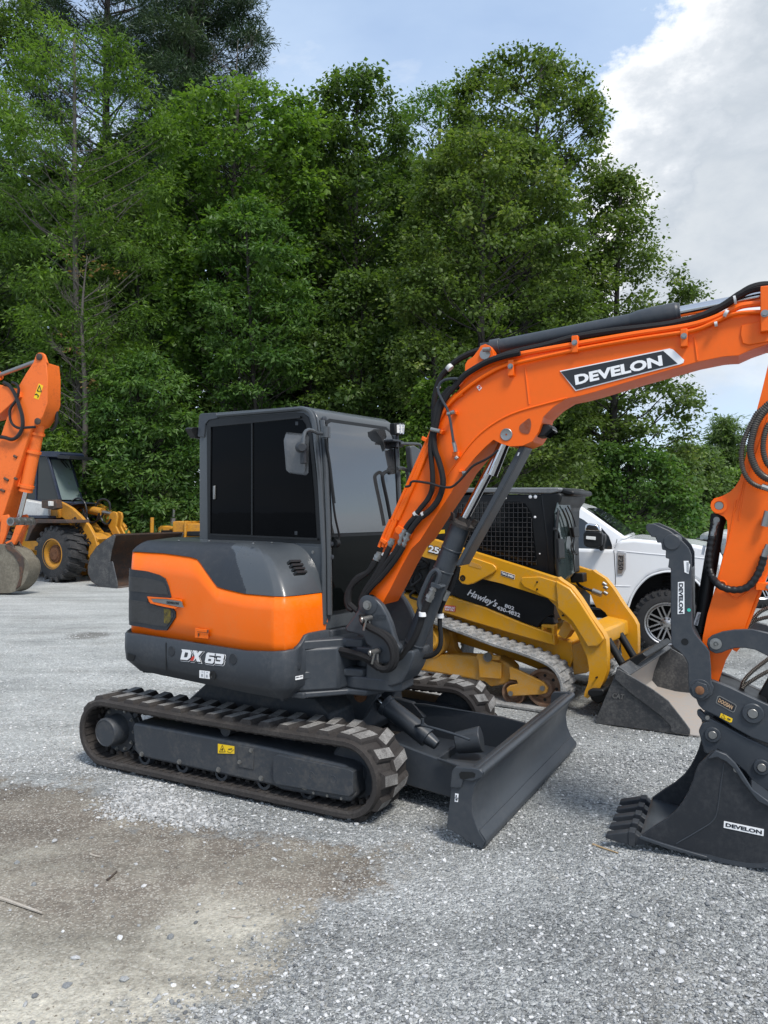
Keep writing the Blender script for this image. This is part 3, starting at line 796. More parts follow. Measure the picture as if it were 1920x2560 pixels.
# interior mirror seen behind the glass is a dark sticker-like shape on the pane; grab bar
c = MB(); wp = fpx('B', [(1340, 850), (1312, 700), (1283, 560), (1285, 525), (1310, 508), (1325, 520)], .03); P = [(fx(z)+.045, y, z) for y, z in wp]; c.tube(P, .013, n=8); c.build('grab_bar', M['black'], cab, HO)
fplate('inner_mirror', fpx('B', [(1190, 255), (1240, 248), (1272, 290), (1290, 330), (1296, 375), (1284, 380), (1270, 335), (1215, 310), (1195, 285)]), .0115, .002, M['black'], sf, seglen=.3)
# near side mirror
YM = CY0-.22
hm = HO.y(q('B', [(738, 390)])[0], YM)
c = MB()
mp = [HO.y(p, YM) for p in q('B', [(678, 258), (800, 270), (812, 290), (808, 515), (795, 530), (700, 518), (680, 500), (664, 300)])]
dv = Vector((.03, .0, 0)); cen = sum(mp, Vector())/len(mp)
rings = [[p+dv*.5 for p in mp], [p for p in mp], [cen+(p-cen)*.93-dv*.35 for p in mp], [cen+(p-cen)*.35+Vector((0, -.02, .03))-dv*.9 for p in mp]]
c.loft(rings); mir = c.build('side_mirror', M['mirror_grey'], cab, HO, bevel=.006)
c = MB(); a = HO.y(q('B', [(930, 262)])[0], CY0-.02); kn = HO.y(q('B', [(785, 355)])[0], YM-.03)
P = [(a.x, CY0-.0, a.z), (a.x-.01, CY0-.08, a.z-.005), HO.y(q('B', [(830, 242)])[0], YM+.03), HO.y(q('B', [(795, 262)])[0], YM-.01), HO.y(q('B', [(787, 330)])[0], YM-.03)]
c.tube(P, .012, n=8); c.cyl((a.x, CY0-.02, a.z-.03), (a.x, CY0-.02, a.z+.04), .03)
c.build('mirror_arm', M['hood_grey'], mir, HO)
c = MB(); c.cyl(kn+Vector((-.03, .02, 0)), kn+Vector((.02, -.03, 0)), .032, .028, n=20); P0 = HO.y(q('B', [(762, 352)])[0], YM-.02); c.cyl(P0+Vector((-.0, .0, 0)), kn, .034, n=18); c.box(kn.x-.018, kn.x+.018, kn.y-.01, kn.y+.015, kn.z-.10, kn.z)
c.build('mirror_knob', M['char_tex'], mir, HO, bevel=.005)
# far mirror, handrail and lamp at the front left corner
def at_x(p, x): return HO.x(p, x)
XC = fx(2.3)
c = MB()
mp = [at_x(p, XC+.10) for p in q('L', [(490, 1105), (530, 1095), (600, 1140), (604, 1190), (580, 1250), (535, 1370), (512, 1370), (505, 1300), (492, 1160)])]
c.loft([[p+Vector((.03, 0, 0)) for p in mp], [p-Vector((.02, 0, 0)) for p in mp]]); m2 = c.build('side_mirror', M['hood_grey'], cab, HO, bevel=.008)
c = MB(); P = [at_x(p, XC+.08) for p in q('L', [(415, 1075), (590, 1078), (625, 1100), (632, 1150), (600, 1180)])]; c.tube(P, .012); c.build('mirror_arm', M['hood_grey'], m2, HO)
c = MB(); P = [at_x(p, XC+.06) for p in q('L', [(385, 1332), (440, 1330), (480, 1350), (495, 1400), (500, 1520), (500, 1800)])]; c.tube(P, .014)
c.build('handrail', M['hood_grey'], cab, HO)
def lamp(name, k, pts, x, th, par, lens=True, frame=HO):
    P = [frame.x(p, x) for p in q(k, pts)]; c = MB(); c.loft([[p for p in P], [p-Vector((th*.7, 0, 0)) for p in P], [p*.0+(sum(P, Vector())/len(P))+(p-sum(P, Vector())/len(P))*.7-Vector((th, 0, 0)) for p in P]])
    o = c.build(name, M['black'], par, frame, bevel=.005)
    if lens:
        ce = sum(P, Vector())/len(P); c = MB(); Q = [ce+(p-ce)*.72+Vector((.002, 0, 0)) for p in P]; c.loft([Q, [p+Vector((.003, 0, 0)) for p in Q]]); c.build('lens', M['lens'], o, frame)
        c = MB()
        for dy in (-1, 1):
            for dz in (-1, 0, 1): c.lathe(ce+Vector((.005, dy*.018, dz*.026)), (1, 0, 0), [(0, .011), (.002, .011), (.001, .004)], 10)
        c.build('led', M['chrome'], o, frame)
    return o
wl = lamp('work_lamp', 'L', [(358, 862), (455, 858), (470, 870), (458, 980), (445, 985), (362, 978)], XC+.10, .06, cab)
c = MB(); P = [at_x(p, XC+.07) for p in q('L', [(330, 1035), (385, 1030)])]; c.box(XC-.02, XC+.09, P[0].y-.01, P[1].y+.02, P[0].z-.012, P[0].z+.005); c.cyl(P[1]+Vector((0, 0, -.06)), P[1]+Vector((0, 0, .07)), .012)
P = [at_x(p, XC+.05) for p in q('L', [(390, 1045), (412, 1110)])]; c.box(XC-.0, XC+.07, P[0].y-.02, P[0].y+.05, P[1].z, P[0].z)
c.build('lamp_bracket', M['char'], cab, HO, bevel=.004)
# rear lamp
XRr = xr-.10
c = MB(); P = [HO.x(p, XRr) for p in q('B', [(30, 235), (45, 225), (95, 225), (115, 250), (105, 290), (65, 295)])]
c.loft([P, [p+Vector((.07, .0, -.005)) for p in P]])
c.cyl(P[4], (xr, CY0+.04, P[4].z-.01), .012); c.build('rear_work_lamp', M['black'], cab, HO, bevel=.003)
c = MB(); c.lathe((fx(zt-.12)+.005, CY0+.05, zt-.12), (1, 0, 0), [(0, .02), (.015, .02), (.02, .012), (.02, 0)]); c.lathe((fx(2.45)+.0, CY1-.02, 2.42), (1, 0, 0), [(0, .022), (.015, .022), (.02, .0)])
for z in (1.66, 1.575): c.lathe((fx(z)+.02, CY0+.04, z), (1, 0, 0), [(0, .014), (.012, .014), (.014, .0)])
split(c.build('rubber_stop', M['char'], cab, HO))

# ----------------------------------------------------------------- house front: deck, yoke for the swing post
SH = HO.inv @ Vector((BM.o.x, BM.o.y, 0))     # swing post in house axes
c = MB()
c.prism([(.55, -.88), (.80, -.84), (.84, -.55), (.84, .45), (.55, .45)], .985, 1.03, 'z')
c.prism([(.60, -.84), (.815, -.80), (.83, -.50), (.83, .35), (.60, .35)], .70, .735, 'z')
c.prism([(.84, -.55), (.84, .40), (.60, .4), (.5, -.8)], 1.03, 1.10, 'z')
deck = c.build('deck', M['cw'], EX, HO, bevel=.006)
c = MB()
for z0, z1, e in ((1.00, 1.06, .0), (.815, .868, .0), (.70, .738, .03)):
    pts = [(.62, -.80), (.80, -.80), (SH.x-.04+e, SH.y-.17), (SH.x+.07+e, SH.y-.13), (SH.x+.12+e, SH.y), (SH.x+.07, SH.y+.14), (.80, .30), (.62, .30)]
    c.prism([tuple(v) for v in pts], z0, z1, 'z')
yk = c.build('swing_yoke', M['char'], EX, HO, bevel=.010)
# web with rounded openings, on the near edge of the yoke
a = Vector((.66, -.79)); b2 = Vector((SH.x-.02, SH.y-.165))
c = MB(); c.prism([(.60, -.80), (.79, -.80), (.94, -.60), (.94, .0), (.60, .2)], .735, 1.015, 'z'); c.build('yoke_web', M['char'], yk, HO, bevel=.02)
c = MB(); c.lathe((.79, -.832, .905), (.35, -1, 0), [(0, .026), (.012, .026), (.014, .02), (.014, 0)], 18); c.build('plug_cap', M['char_tex'], yk, HO)

# ----------------------------------------------------------------- swing post (boom bracket), in boom axes
NB = -.13
c = MB()
pl = [(288, 792), (350, 795), (400, 825), (450, 880), (500, 965), (545, 1070), (575, 1180), (600, 1260), (650, 1320), (600, 1400), (560, 1480), (330, 1500), (330, 1310), (290, 1290), (250, 1195), (75, 1155), (65, 1105), (95, 1075), (150, 1000), (195, 935), (215, 865)]
P = BM.xz(q('J', pl), NB-.05)
c.prism(P, NB-.075, NB-.02)
P2 = [(x-.0, z) for x, z in BM.xz(q('J', [(288, 792), (350, 795), (400, 825), (450, 880), (500, 965), (545, 1070), (575, 1180), (600, 1260), (650, 1320), (600, 1400), (560, 1480), (330, 1500), (330, 1310), (290, 1290), (215, 1100), (215, 865)]), NB-.05)]
c.prism(P2, .02-NB, .075-NB)
sp = split(c.build('swing_post', M['char'], EX, BM, bevel=.014, seg=3))[0]
c = MB()
# centre casting between the plates and the swivel lugs
Pc = BM.xz(q('J', [(330, 1320), (560, 1290), (640, 1330), (820, 1330), (825, 1400), (760, 1560), (700, 1665), (600, 1700), (330, 1700)]), -.05)
c.prism(Pc, -.14, .14)
zz = [BM.y(p, 0).z for p in q('J', [(230, 1290), (230, 1400), (230, 1590), (230, 1700)])]
c.cyl((0, 0, .93), (0, 0, 1.012), .140, n=36); c.cyl((0, 0, .738), (0, 0, .822), .150, n=36)
c.prism([(0, -.15), (0, .15), (.22, .14), (.30, .10), (.30, -.10), (.22, -.14)], .738, .822, 'z')
c.prism([(0, -.15), (0, .15), (.22, .14), (.22, -.14)], .93, 1.012, 'z')
c.cyl((0, 0, .70), (0, 0, 1.07), .055)
c.build('swing_casting', M['char'], sp, BM, bevel=.014, seg=3)
h = BM.y(q('J', [(288, 882)])[0], NB-.08)
c = MB(); c.lathe((h.x, NB-.075, h.z), (0, -1, 0), [(0, .062), (.006, .062), (.010, .05), (.010, 0)], 30); c.build('pivot_boss', M['char'], sp, BM)
c = MB(); c.bolt((h.x, NB-.085, h.z), (0, -1, 0), .022, .012)
c.build('pivot_bolt', M['steel'], sp, BM)
# cast numerals
c = MB(); P = [BM.y(p, NB-.0755) for p in q('J', [(358, 1010), (478, 1018), (360, 975)])]; c.text('000770', *P, (0, -.002, 0), .0)
P = [BM.y(p, NB-.0755) for p in q('J', [(362, 1038), (478, 1044), (364, 1006)])]; c.text('820999', *P, (0, -.002, 0), .0); c.build('cast_numerals', M['char'], sp, BM, sharp=0)
c = MB()   # T-handled retaining pins
for (x0, y0), (x1, y1), (xt, yt) in (((225, 1035), (322, 1012), (246, 1142)), ((310, 1380), (408, 1352), (332, 1490))):
    a = BM.y(q('J', [(x0, y0)])[0], NB-.16); b2 = BM.y(q('J', [(x1, y1)])[0], NB-.08); c.cyl(a, b2, .017, n=16)
    t = BM.y(q('J', [(xt, yt)])[0], NB-.15); c.cyl(a+Vector((.03, 0, 0)), t, .008, n=10); t2 = BM.y(q('J', [(x1-18, y1+10)])[0], NB-.09); c.cyl(t2, t2+Vector((0, 0, -.07)), .008, n=10)
    c.cyl(a-Vector((.002, .004, 0)), a+Vector((.004, .0, 0)), .021, n=16)
split(c.build('locking_pin', M['steel'], sp, BM))

# ----------------------------------------------------------------- boom
bo = q('J', [(290, 775), (345, 640), (400, 500), (440, 330), (520, 20)]) + q('L', [(480, 1530), (600, 1260), (690, 1050), (750, 910), (820, 760), (905, 640), (1000, 545), (1085, 440), (1088, 330), (1090, 255), (1115, 210), (1170, 175), (1228, 100), (1250, 60), (1300, 42), (1345, 60), (1378, 110), (1388, 190)])
bo += q('D', [(352, 392), (400, 412), (560, 375), (750, 345), (1000, 300), (1250, 258), (1420, 205), (1530, 185), (1659, 178)])
bo += [(2010, 765), (2070, 775), (2095, 820), (2060, 855), (1990, 858)]
bo += q('N', [(1142, 640), (1000, 690), (880, 745), (815, 748), (740, 755), (520, 800), (0, 948)]) + q('D', [(840, 570), (765, 590), (700, 603), (640, 640), (588, 690), (566, 760), (535, 808), (490, 828), (430, 832), (385, 818), (350, 800), (310, 835), (262, 885), (205, 955), (150, 1050), (70, 1170), (0, 1280)])
bo += q('J', [(740, 300), (630, 500), (520, 720), (430, 885), (370, 792), (330, 772)])
NBF = NB
Pb = BM.xz(bo, NBF)
c = MB(); c.prism(Pb, NBF, -NBF)
boom = c.build('boom', M['boom_orange'], EX, BM, bevel=.004, seg=2, sharp=22)
# flange / weld lines on the side
def bt(name, k, pts, r, mat, par=None, y=None, n=8, kk=6, rib=None, frame=None, smooth=True, rf=None):
    frame = frame or BM; y = NBF if y is None else y
    P = [tuple(frame.y(p, y if not isinstance(y, (list, tuple)) else y[i])) for i, p in enumerate(q(k, pts))]
    c = MB(); c.tube(P, rf or r, n=n, k=kk, rib=rib, smooth=smooth); return c.build(name, mat, par or boom, frame)
bt('boom_weld', 'D', [(0, 1180), (100, 1010), (180, 900), (240, 820), (300, 760), (380, 705), (470, 665), (600, 628), (700, 602)], .006, M['boom_orange'], y=NBF-.001)
bt('boom_weld', 'D', [(500, 448), (508, 520), (520, 630)], .005, M['boom_orange'], y=NBF-.001)
bt('boom_weld', 'D', [(1308, 310), (1322, 420)], .005, M['boom_orange'], y=NBF-.001)
bt('boom_weld', 'D', [(205, 520), (330, 455), (480, 420), (750, 362), (1000, 318), (1250, 275)], .005, M['boom_orange'], y=NBF-.001)
c = MB(); c.prism(BM.xz(q('N', [(905, 480), (960, 465), (1142, 425), (1300, 400), (1300, 600), (1142, 625), (970, 655), (915, 640), (895, 560)]), NBF), NBF-.008, NBF+.01); c.build('boom_reinforcement', M['boom_orange'], boom, BM, bevel=.004)
# light-coloured weld bead in the arch seen at pin boss
h = BM.y(q('D', [(412, 775)])[0], NBF)
c = MB(); c.lathe((h.x, NBF, h.z), (0, -1, 0), [(0, .036), (.004, .036), (.006, .033), (.004, .028), (.004, .006), (.0, .005)], 30); c.build('cylinder_pin', M['steel'], boom, BM)
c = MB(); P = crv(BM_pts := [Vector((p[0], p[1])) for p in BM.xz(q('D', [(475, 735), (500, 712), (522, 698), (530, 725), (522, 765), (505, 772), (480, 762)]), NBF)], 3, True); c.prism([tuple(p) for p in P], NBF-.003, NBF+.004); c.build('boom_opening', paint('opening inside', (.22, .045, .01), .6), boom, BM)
c = MB(); P = BM.xz(q('D', [(568, 740), (585, 728), (625, 728), (638, 745), (600, 785), (560, 790)]), -.05); c.prism(P, -.09, .05); bl_ = c.build('boom_lamp', M['black'], boom, BM, bevel=.008)
c = MB(); P = BM.xz(q('D', [(600, 782), (636, 750), (640, 756), (606, 788)]), -.05); c.prism(P, -.08, .04); c.build('lens', M['glass_low'], bl_, BM)
# top bracket bearing for the arm cylinder
h = BM.y(q('L', [(1300, 148)])[0], NBF)
c = MB(); c.cyl((h.x, NBF-.012, h.z), (h.x, -NBF+.012, h.z), .032, n=24); c.build('arm_cylinder_pin', M['steel'], boom, BM)
# decal plate with lettering
c = MB(); Pd = BM.xz(q('D', [(667, 472), (1190, 365), (1207, 370), (1260, 420), (1256, 433), (1240, 440), (742, 568)]), NBF-.0); c.prism(Pd, NBF-.004, NBF-.001); dec = c.build('boom_decal_border', M['white'], boom, BM)
c = MB(); Pd = BM.xz(q('D', [(672, 476), (1160, 377), (1228, 437), (745, 562)]), NBF-.0); c.prism(Pd, NBF-.0065, NBF-.0045); c.build('boom_decal', M['char_tex'], boom, BM)
c = MB(); P = [BM.y(p, NBF-.007) for p in q('D', [(742, 540), (1158, 446), (736, 492)])]; c.text('DEVELON', P[0], P[1], P[2]+Vector((0, 0, .0)), (0, -.002, 0), .045); c.build('boom_lettering', M['white'], boom, BM, sharp=0)
c = MB(); Pd = BM.xz(q('D', [(270, 548), (283, 538), (296, 553), (283, 567)]), NBF); c.prism(Pd, NBF-.003, NBF-.001); c.build('hook_sticker', M['white'], boom, BM)
bt('hook_symbol', 'D', [(280, 545), (286, 548), (285, 555), (279, 555)], .003, M['red_ink'], y=NBF-.005)
# cable clamps
for k, pts in (('D', (438, 462)), ('D', (1260, 320)), ('D', (742, 350))):
    h = BM.y(q(k, [pts])[0], NBF); c = MB(); c.box(h.x-.018, h.x+.018, NBF-.03, NBF+.01, h.z-.045, h.z+.05); o = c.build('tube_clamp', M['boom_orange'], boom, BM, bevel=.004)
    c = MB(); c.bolt((h.x, NBF-.03, h.z+.01), (0, -1, 0), .012); c.build('bolt_head', M['steel'], o, BM)
h = BM.y(q('N', [(1112, 390)])[0], NBF); c = MB(); c.box(h.x-.02, h.x+.03, NBF-.05, NBF+.01, h.z-.09, h.z+.14); o = c.build('tube_clamp', M['boom_orange'], boom, BM, bevel=.004); c = MB(); c.bolt((h.x, NBF-.05, h.z), (0, -1, 0), .014); c.build('bolt_head', M['steel'], o, BM)
# steel tubes
T = M['boom_orange']
bt('steel_tube', 'D', [(60, 760), (130, 640), (215, 560), (300, 500), (395, 450), (500, 425), (740, 372), (1000, 325), (1250, 288), (1330, 270), (1400, 240), (1480, 205), (1560, 192), (1659, 190)], .011, T, y=NBF-.018)
bt('steel_tube', 'D', [(200, 520), (260, 470), (340, 425), (480, 392), (740, 345), (1000, 300), (1250, 262), (1370, 232), (1470, 190), (1540, 160), (1659, 148)], .016, T, y=NBF-.002)
bt('steel_tube', 'D', [(190, 545), (300, 470), (480, 412), (740, 358), (1250, 280)], .012, T, y=NBF+.06)
for i, dx in enumerate((0, 34, 62)):
    bt('steel_tube', 'L', [(330+dx, 1866), (480+dx, 1530), (590+dx*.9, 1280), (690+dx*.8, 1060), (770+dx*.4, 880), (830, 760), (900, 650), (1000+dx, 560)], .0115, T, y=NBF-.012)
    bt('steel_tube', 'J', [(525+dx, 0), (470+dx*1.0, 120), (430+dx*1.1, 215), (405+dx*1.2, 280)], .0115, T, y=NBF-.012)
bt('steel_tube', 'D', [(1248, 192), (1400, 155), (1530, 132), (1659, 120)], .014, T, y=.05)
c = MB(); c.prism(BM.xz(q('L', [(650, 1040), (662, 1000), (712, 1025), (708, 1065)]), NBF), NBF-.03, NBF); c.prism(BM.xz(q('J', [(430, 215), (445, 180), (510, 220), (490, 255)]), NBF), NBF-.03, NBF); c.prism(BM.xz(q('J', [(585, 85), (620, 55), (768, 140), (748, 185), (690, 190), (590, 130)]), NBF), NBF-.025, NBF-.008); split(c.build('tube_bracket', T, boom, BM, bevel=.003))
# hoses
HS = M['hose']; y1 = NBF-.035
bt('hydraulic_hose', 'L', [(560, 1830), (640, 1730), (710, 1640), (750, 1530), (752, 1380), (738, 1220), (732, 1080), (750, 950), (775, 840), (800, 700), (860, 580), (940, 490)], .0165, HS, y=y1)
bt('hydraulic_hose', 'L', [(640, 1835), (740, 1750), (820, 1640), (860, 1500), (850, 1380), (815, 1250), (775, 1130), (765, 1000), (790, 880), (830, 720), (900, 580), (985, 480), (1080, 370), (1200, 290), (1330, 220), (1500, 165), (1659, 130)], .0185, HS, y=y1)
bt('hydraulic_hose', 'L', [(765, 860), (768, 700), (780, 560), (830, 400), (920, 285), (1040, 190), (1180, 125), (1290, 100)], .019, HS, y=-.06)
bt('hydraulic_hose', 'D', [(300, 440), (420, 392), (600, 350), (740, 312), (900, 285), (1050, 268), (1200, 248), (1330, 215), (1440, 165), (1530, 105), (1600, 78), (1700, 70)], .021, HS, y=-.10)
bt('hydraulic_hose', 'N', [(905, 195), (980, 150), (1060, 125), (1142, 118), (1250, 130)], .021, HS, y=-.10)
bt('thin_hose', 'L', [(1015, 402), (940, 402), (870, 418), (825, 460), (812, 530), (850, 620), (905, 720), (935, 830), (955, 960), (970, 1060)], .0085, M['steel'] if False else M['char'], y=y1-.02)
bt('thin_hose', 'L', [(470, 1522), (515, 1510), (530, 1475), (570, 1464), (660, 1475), (740, 1490), (820, 1515), (900, 1528), (960, 1518), (1040, 1450), (1100, 1380), (1180, 1300), (1300, 1240), (1390, 1180), (1430, 1140)], .0075, M['hose_shiny'], y=y1-.03)
# white hose tags, fittings and ties
c = MB()
for k, a, b2, w in (('L', (905, 262), (950, 310), .022), ('L', (808, 475), (826, 510), .012), ('L', (560, 1822), (595, 1790), .019), ('L', (640, 1822), (672, 1800), .019), ('J', (305, 490), (338, 525), .022), ('J', (450, 380), (472, 350), .019), ('J', (540, 375), (560, 350), .019), ('J', (586, 385), (606, 355), .019), ('N', (745, 360), (790, 378), .018), ('N', (655, 470), (700, 460), .013), ('N', (830, 255), (865, 245), .022)):
    P = [BM.y(p, y1) for p in q(k, [a, b2])]; m_ = (P[0]+P[1])/2; c.cyl(m_+(P[0]-m_)*.6, m_+(P[1]-m_)*.6, w*1.02, n=12)
split(c.build('hose_tag', M['tagw'], boom, BM))
c = MB()
for a, b2 in (((735, 925), (800, 940)), ((905, 765), (940, 765)), ((800, 940), (830, 945))):
    P = [BM.y(p, y1-.02) for p in q('L', [a, b2])]; c.cyl(P[0], P[1], .013, n=10)
for pts in ([(970, 1055), (985, 1110)], [(985, 1110), (992, 1160)], [(945, 755), (980, 745)], [(1275, 100), (1350, 95)], [(990, 1215), (1010, 1235)], [(1065, 1380), (1100, 1378)]):
    P = [BM.y(p, y1-.01) for p in q('L', pts)]; c.cyl(P[0], P[1], .013, n=8)
for pts, r in (([(690, 88), (650, 150)], .013), ([(655, 140), (635, 185)], .017), ([(635, 185), (612, 262)], .012), ([(722, 115), (700, 165)], .013), ([(700, 165), (680, 215)], .017), ([(680, 215), (655, 275)], .012), ([(545, 195), (518, 275)], .017), ([(415, 340), (385, 420)], .022), ([(385, 420), (350, 400)], .012)):
    P = [BM.y(p, y1) for p in q('J', pts)]; c.cyl(P[0], P[1], r, n=10); m_ = (P[0]+P[1])/2; dd = (P[1]-P[0])*.16; c.cyl(m_-dd, m_+dd, r*1.35, n=6)
split(c.build('hose_fitting', M['steel'], boom, BM))
c = MB(); c.prism(BM.xz(q('L', [(970, 1165), (1040, 1165), (1042, 1215), (975, 1215)]), NBF), NBF-.03, NBF); c.prism(BM.xz(q('L', [(975, 742), (1018, 742), (1015, 778), (980, 770)]), NBF), NBF-.03, NBF); c.prism(BM.xz(q('L', [(830, 930), (890, 945), (870, 985), (825, 960)]), NBF), NBF-.05, NBF); c.prism(BM.xz(q('L', [(1040, 1350), (1070, 1345), (1070, 1378), (1045, 1378)]), NBF), NBF-.04, NBF); split(c.build('hose_bracket', T, boom, BM, bevel=.003))
# hoses at the boom foot
bt('hydraulic_hose', 'J', [(680, 90), (730, 20), (800, -50)], .0185, HS, y=y1)
for pts in ([(718, 130), (780, 40), (850, -40)], [(518, 275), (480, 350), (420, 480), (350, 600), (270, 720), (220, 830), (220, 950)],
            [(612, 262), (560, 350), (480, 450), (380, 600), (300, 690), (240, 790), (215, 900), (225, 990)], [(655, 275), (600, 370), (520, 480), (420, 600), (320, 700), (250, 800), (225, 900)],
            [(370, 430), (320, 510), (250, 570), (150, 650), (100, 730), (90, 850), (130, 900), (200, 960)], [(352, 440), (290, 540), (180, 600), (110, 690), (70, 800), (85, 900), (130, 935)]):
    bt('hydraulic_hose', 'J', pts, .0185, HS, y=y1-.01)
bt('hydraulic_hose', 'J', [(225, 980), (235, 1050), (290, 1110), (400, 1170), (480, 1230), (530, 1310), (550, 1420), (530, 1500), (480, 1545), (400, 1530), (350, 1470)], .020, HS, y=NB-.115)
bt('hydraulic_hose', 'J', [(270, 1080), (350, 1130), (450, 1170), (530, 1230), (575, 1320), (585, 1430), (560, 1510), (500, 1550), (420, 1550)], .019, HS, y=NB-.10)
bt('hydraulic_hose', 'J', [(-80, 1340), (0, 1350), (100, 1370), (200, 1400), (300, 1440), (380, 1480), (440, 1500)], .021, HS, y=NB-.06)
bt('hydraulic_hose', 'J', [(-80, 1375), (20, 1390), (130, 1420), (240, 1430), (330, 1490), (400, 1540)], .019, HS, y=NB-.05)
# ----------------------------------------------------------------- boom cylinder
p0 = BM.y(q('J', [(745, 1350)])[0], -.02); pm = BM.y(q('I', [(650, 425)])[0], -.02); p1 = BM.y(q('D', [(412, 790)])[0], -.02)
d = (pm-p0).normalized()
c = MB(); c.cyl(p0-d*.06, pm-d*.03, .064, n=36)
L_ = (pm-p0).length
for t in (.05, .62, .78): c.cyl(p0+d*L_*t, p0+d*(L_*t+.012), .067, n=36)
bc = c.build('boom_cylinder', M['char'], EX, BM, bevel=.003)
c = MB(); c.lathe(pm-d*.035, d, [(0, .064), (0, .078), (.02, .080), (.03, .06), (.035, .035), (.06, .035)], 26)
for a in (0, 1.6, 3.2, 4.8):
    u = d.orthogonal().normalized(); w = d.cross(u); v = u*math.cos(a)+w*math.sin(a)
    c.loft([[pm+v*.06-d*.02-w*.03, pm+v*.06-d*.02+w*.03, pm+v*.075+d*.03+w*.022, pm+v*.075+d*.03-w*.022], [pm+v*.07-d*.02-w*.03, pm+v*.07-d*.02+w*.03, pm+v*.09+d*.03+w*.022, pm+v*.09+d*.03-w*.022]])
c.build('wiper_seal', M['rubber'], bc, BM)
c = MB(); c.cyl(pm-d*.02, p1, .030, n=26); c.cyl(p1-d*.24, p1-d*.03, .036, n=26); c.build('cylinder_rod', M['chrome'], bc, BM)
gp = [BM.y(p, -.09) for p in q('I', [(575, 885), (625, 880), (1130, -20), (1115, -30)])]
c = MB(); G1 = BM.xz(q('I', [(577, 885), (700, 895), (1240, -150), (1232, -360), (1178, -350)]), -.08); G1 = BM.xz(q('I', [(577, 885), (625, 892), (1140, -40), (1300, -345), (1240, -350), (1085, -60)]), -.09)
c.prism(G1, -.095, -.075)
G2 = BM.xz(q('I', [(600, 890), (690, 895), (1130, -0), (1265, -335), (1225, -335)]), -.08); G2 = BM.xz(q('I', [(590, 890), (625, 892), (1140, -40), (1300, -345), (1280, -345), (1115, -45)]), -.09)
c.prism(G2, -.075, .085)
gd = c.build('rod_guard', M['char'], bc, BM, bevel=.004)
c = MB(); P = BM.xz(q('L', [(1640, 1165), (1655, 1165), (1642, 1200), (1627, 1200)]), -.10); c.prism(P, -.097, -.0955); c.build('guard_sticker', M['white'], bc, BM)
# pipe on the barrel with fittings, and hose down
bt('cylinder_pipe', 'J', [(850, 960), (820, 860), (850, 760), (920, 600), (960, 540), (1000, 520), (1030, 560), (1015, 630), (985, 690), (960, 730)], .016, M['char'], par=bc, y=-.11)
c = MB()
for pts, r in (([(975, 700), (955, 745)], .018), ([(955, 745), (915, 840)], .021)):
    P = [BM.y(p, -.12) for p in q('J', pts)]; c.cyl(P[0], P[1], r, n=10)
    m_ = (P[0]+P[1])/2; dd = (P[1]-P[0])*.16; c.cyl(m_-dd, m_+dd, r*1.3, n=6)
for pts, r in (([(1120, 740), (1080, 830)], .018),):
    P = [BM.y(p, .0) for p in q('J', pts)]; c.cyl(P[0], P[1], r, n=10)
split(c.build('pipe_fitting', M['steel'], bc, BM))
c = MB(); P = BM.xz(q('J', [(960, 640), (1060, 670), (1065, 700), (1040, 715), (945, 690)]), -.1); c.prism(P, -.125, -.04); c.build('pipe_clamp', M['char'], bc, BM, bevel=.004)
bt('hydraulic_hose', 'J', [(910, 850), (880, 930), (850, 1010), (820, 1110), (770, 1230), (700, 1340), (640, 1420), (580, 1450)], .022, HS, par=bc, y=-.125)
bt('hydraulic_hose', 'J', [(1230, 480), (1200, 560), (1150, 700), (1080, 840), (1040, 940), (1035, 1080), (1045, 1180), (1040, 1300), (1000, 1370), (930, 1410), (840, 1420), (740, 1410)], .016, HS, par=bc, y=.06)
c = MB()
for k, a, b2 in (('J', (835, 980), (880, 985)), ('J', (1018, 995), (1055, 1000))):
    P = [BM.y(p, -.135 if a[0] < 900 else .06) for p in q(k, [(a[0]+20, a[1]-25), (a[0]+20, a[1]+20)])]; c.cyl(P[0], P[1], .023, n=12)
split(c.build('hose_tag', M['white'], bc, BM))
# ----------------------------------------------------------------- arm cylinder
a0 = BM.y(q('D', [(345, 362)])[0], -.03); a1 = BM.y(q('D', [(1240, 190)])[0], -.03); d = (a1-a0).normalized()
c = MB(); c.cyl(a0, a1-d*.20, .043, n=32); c.lathe(a1-d*.26, d, [(0, .043), (.04, .052), (.12, .056), (.24, .056), (.25, .05), (.262, .05), (.262, .03)], 32); c.cyl(a0-d*.01, a0+d*.05, .05, n=20); c.box(a0.x-.07, a0.x+.03, -.06, .03, a0.z-.035, a0.z+.03)
ac = c.build('arm_cylinder', M['char'], EX, BM, bevel=.003)
c = MB(); c.cyl(a1, a1+d*.75, .030, n=26); c.build('cylinder_rod', M['chrome'], ac, BM)
# ----------------------------------------------------------------- arm (dipper)
AY = -.105
ar = [(2015, 740), (1975, 770), (1952, 810), (1930, 880)] + q('N', [(1142, 830), (1090, 1050), (1040, 1240), (985, 1460), (945, 1640), (918, 1760), (890, 1850), (850, 1915), (805, 1960), (740, 1995), (700, 2010), (660, 2020), (635, 2050), (628, 2085), (640, 2125), (672, 2155), (712, 2160)])
ar += q('H', [(1170, 140), (1225, 165), (1255, 205), (1258, 300), (1245, 420), (1215, 560), (1190, 680), (1160, 800), (1110, 960), (1060, 1130), (1015, 1350), (1000, 1520), (1090, 1778)])
ar += q('G', [(762, 1040), (806, 1058), (850, 930), (960, 742), (1010, 600), (1094, 400)]) + [(1945, 1340), (1975, 1200), (2010, 1050), (2050, 920), (2100, 800), (2080, 730)]
P = BM.xz(ar, AY); c = MB(); c.prism(P, AY, -AY)
arm = c.build('arm', M['boom_orange'], EX, BM, bevel=.004, seg=2, sharp=22)
h = BM.y(q('N', [(705, 2085)])[0], AY)
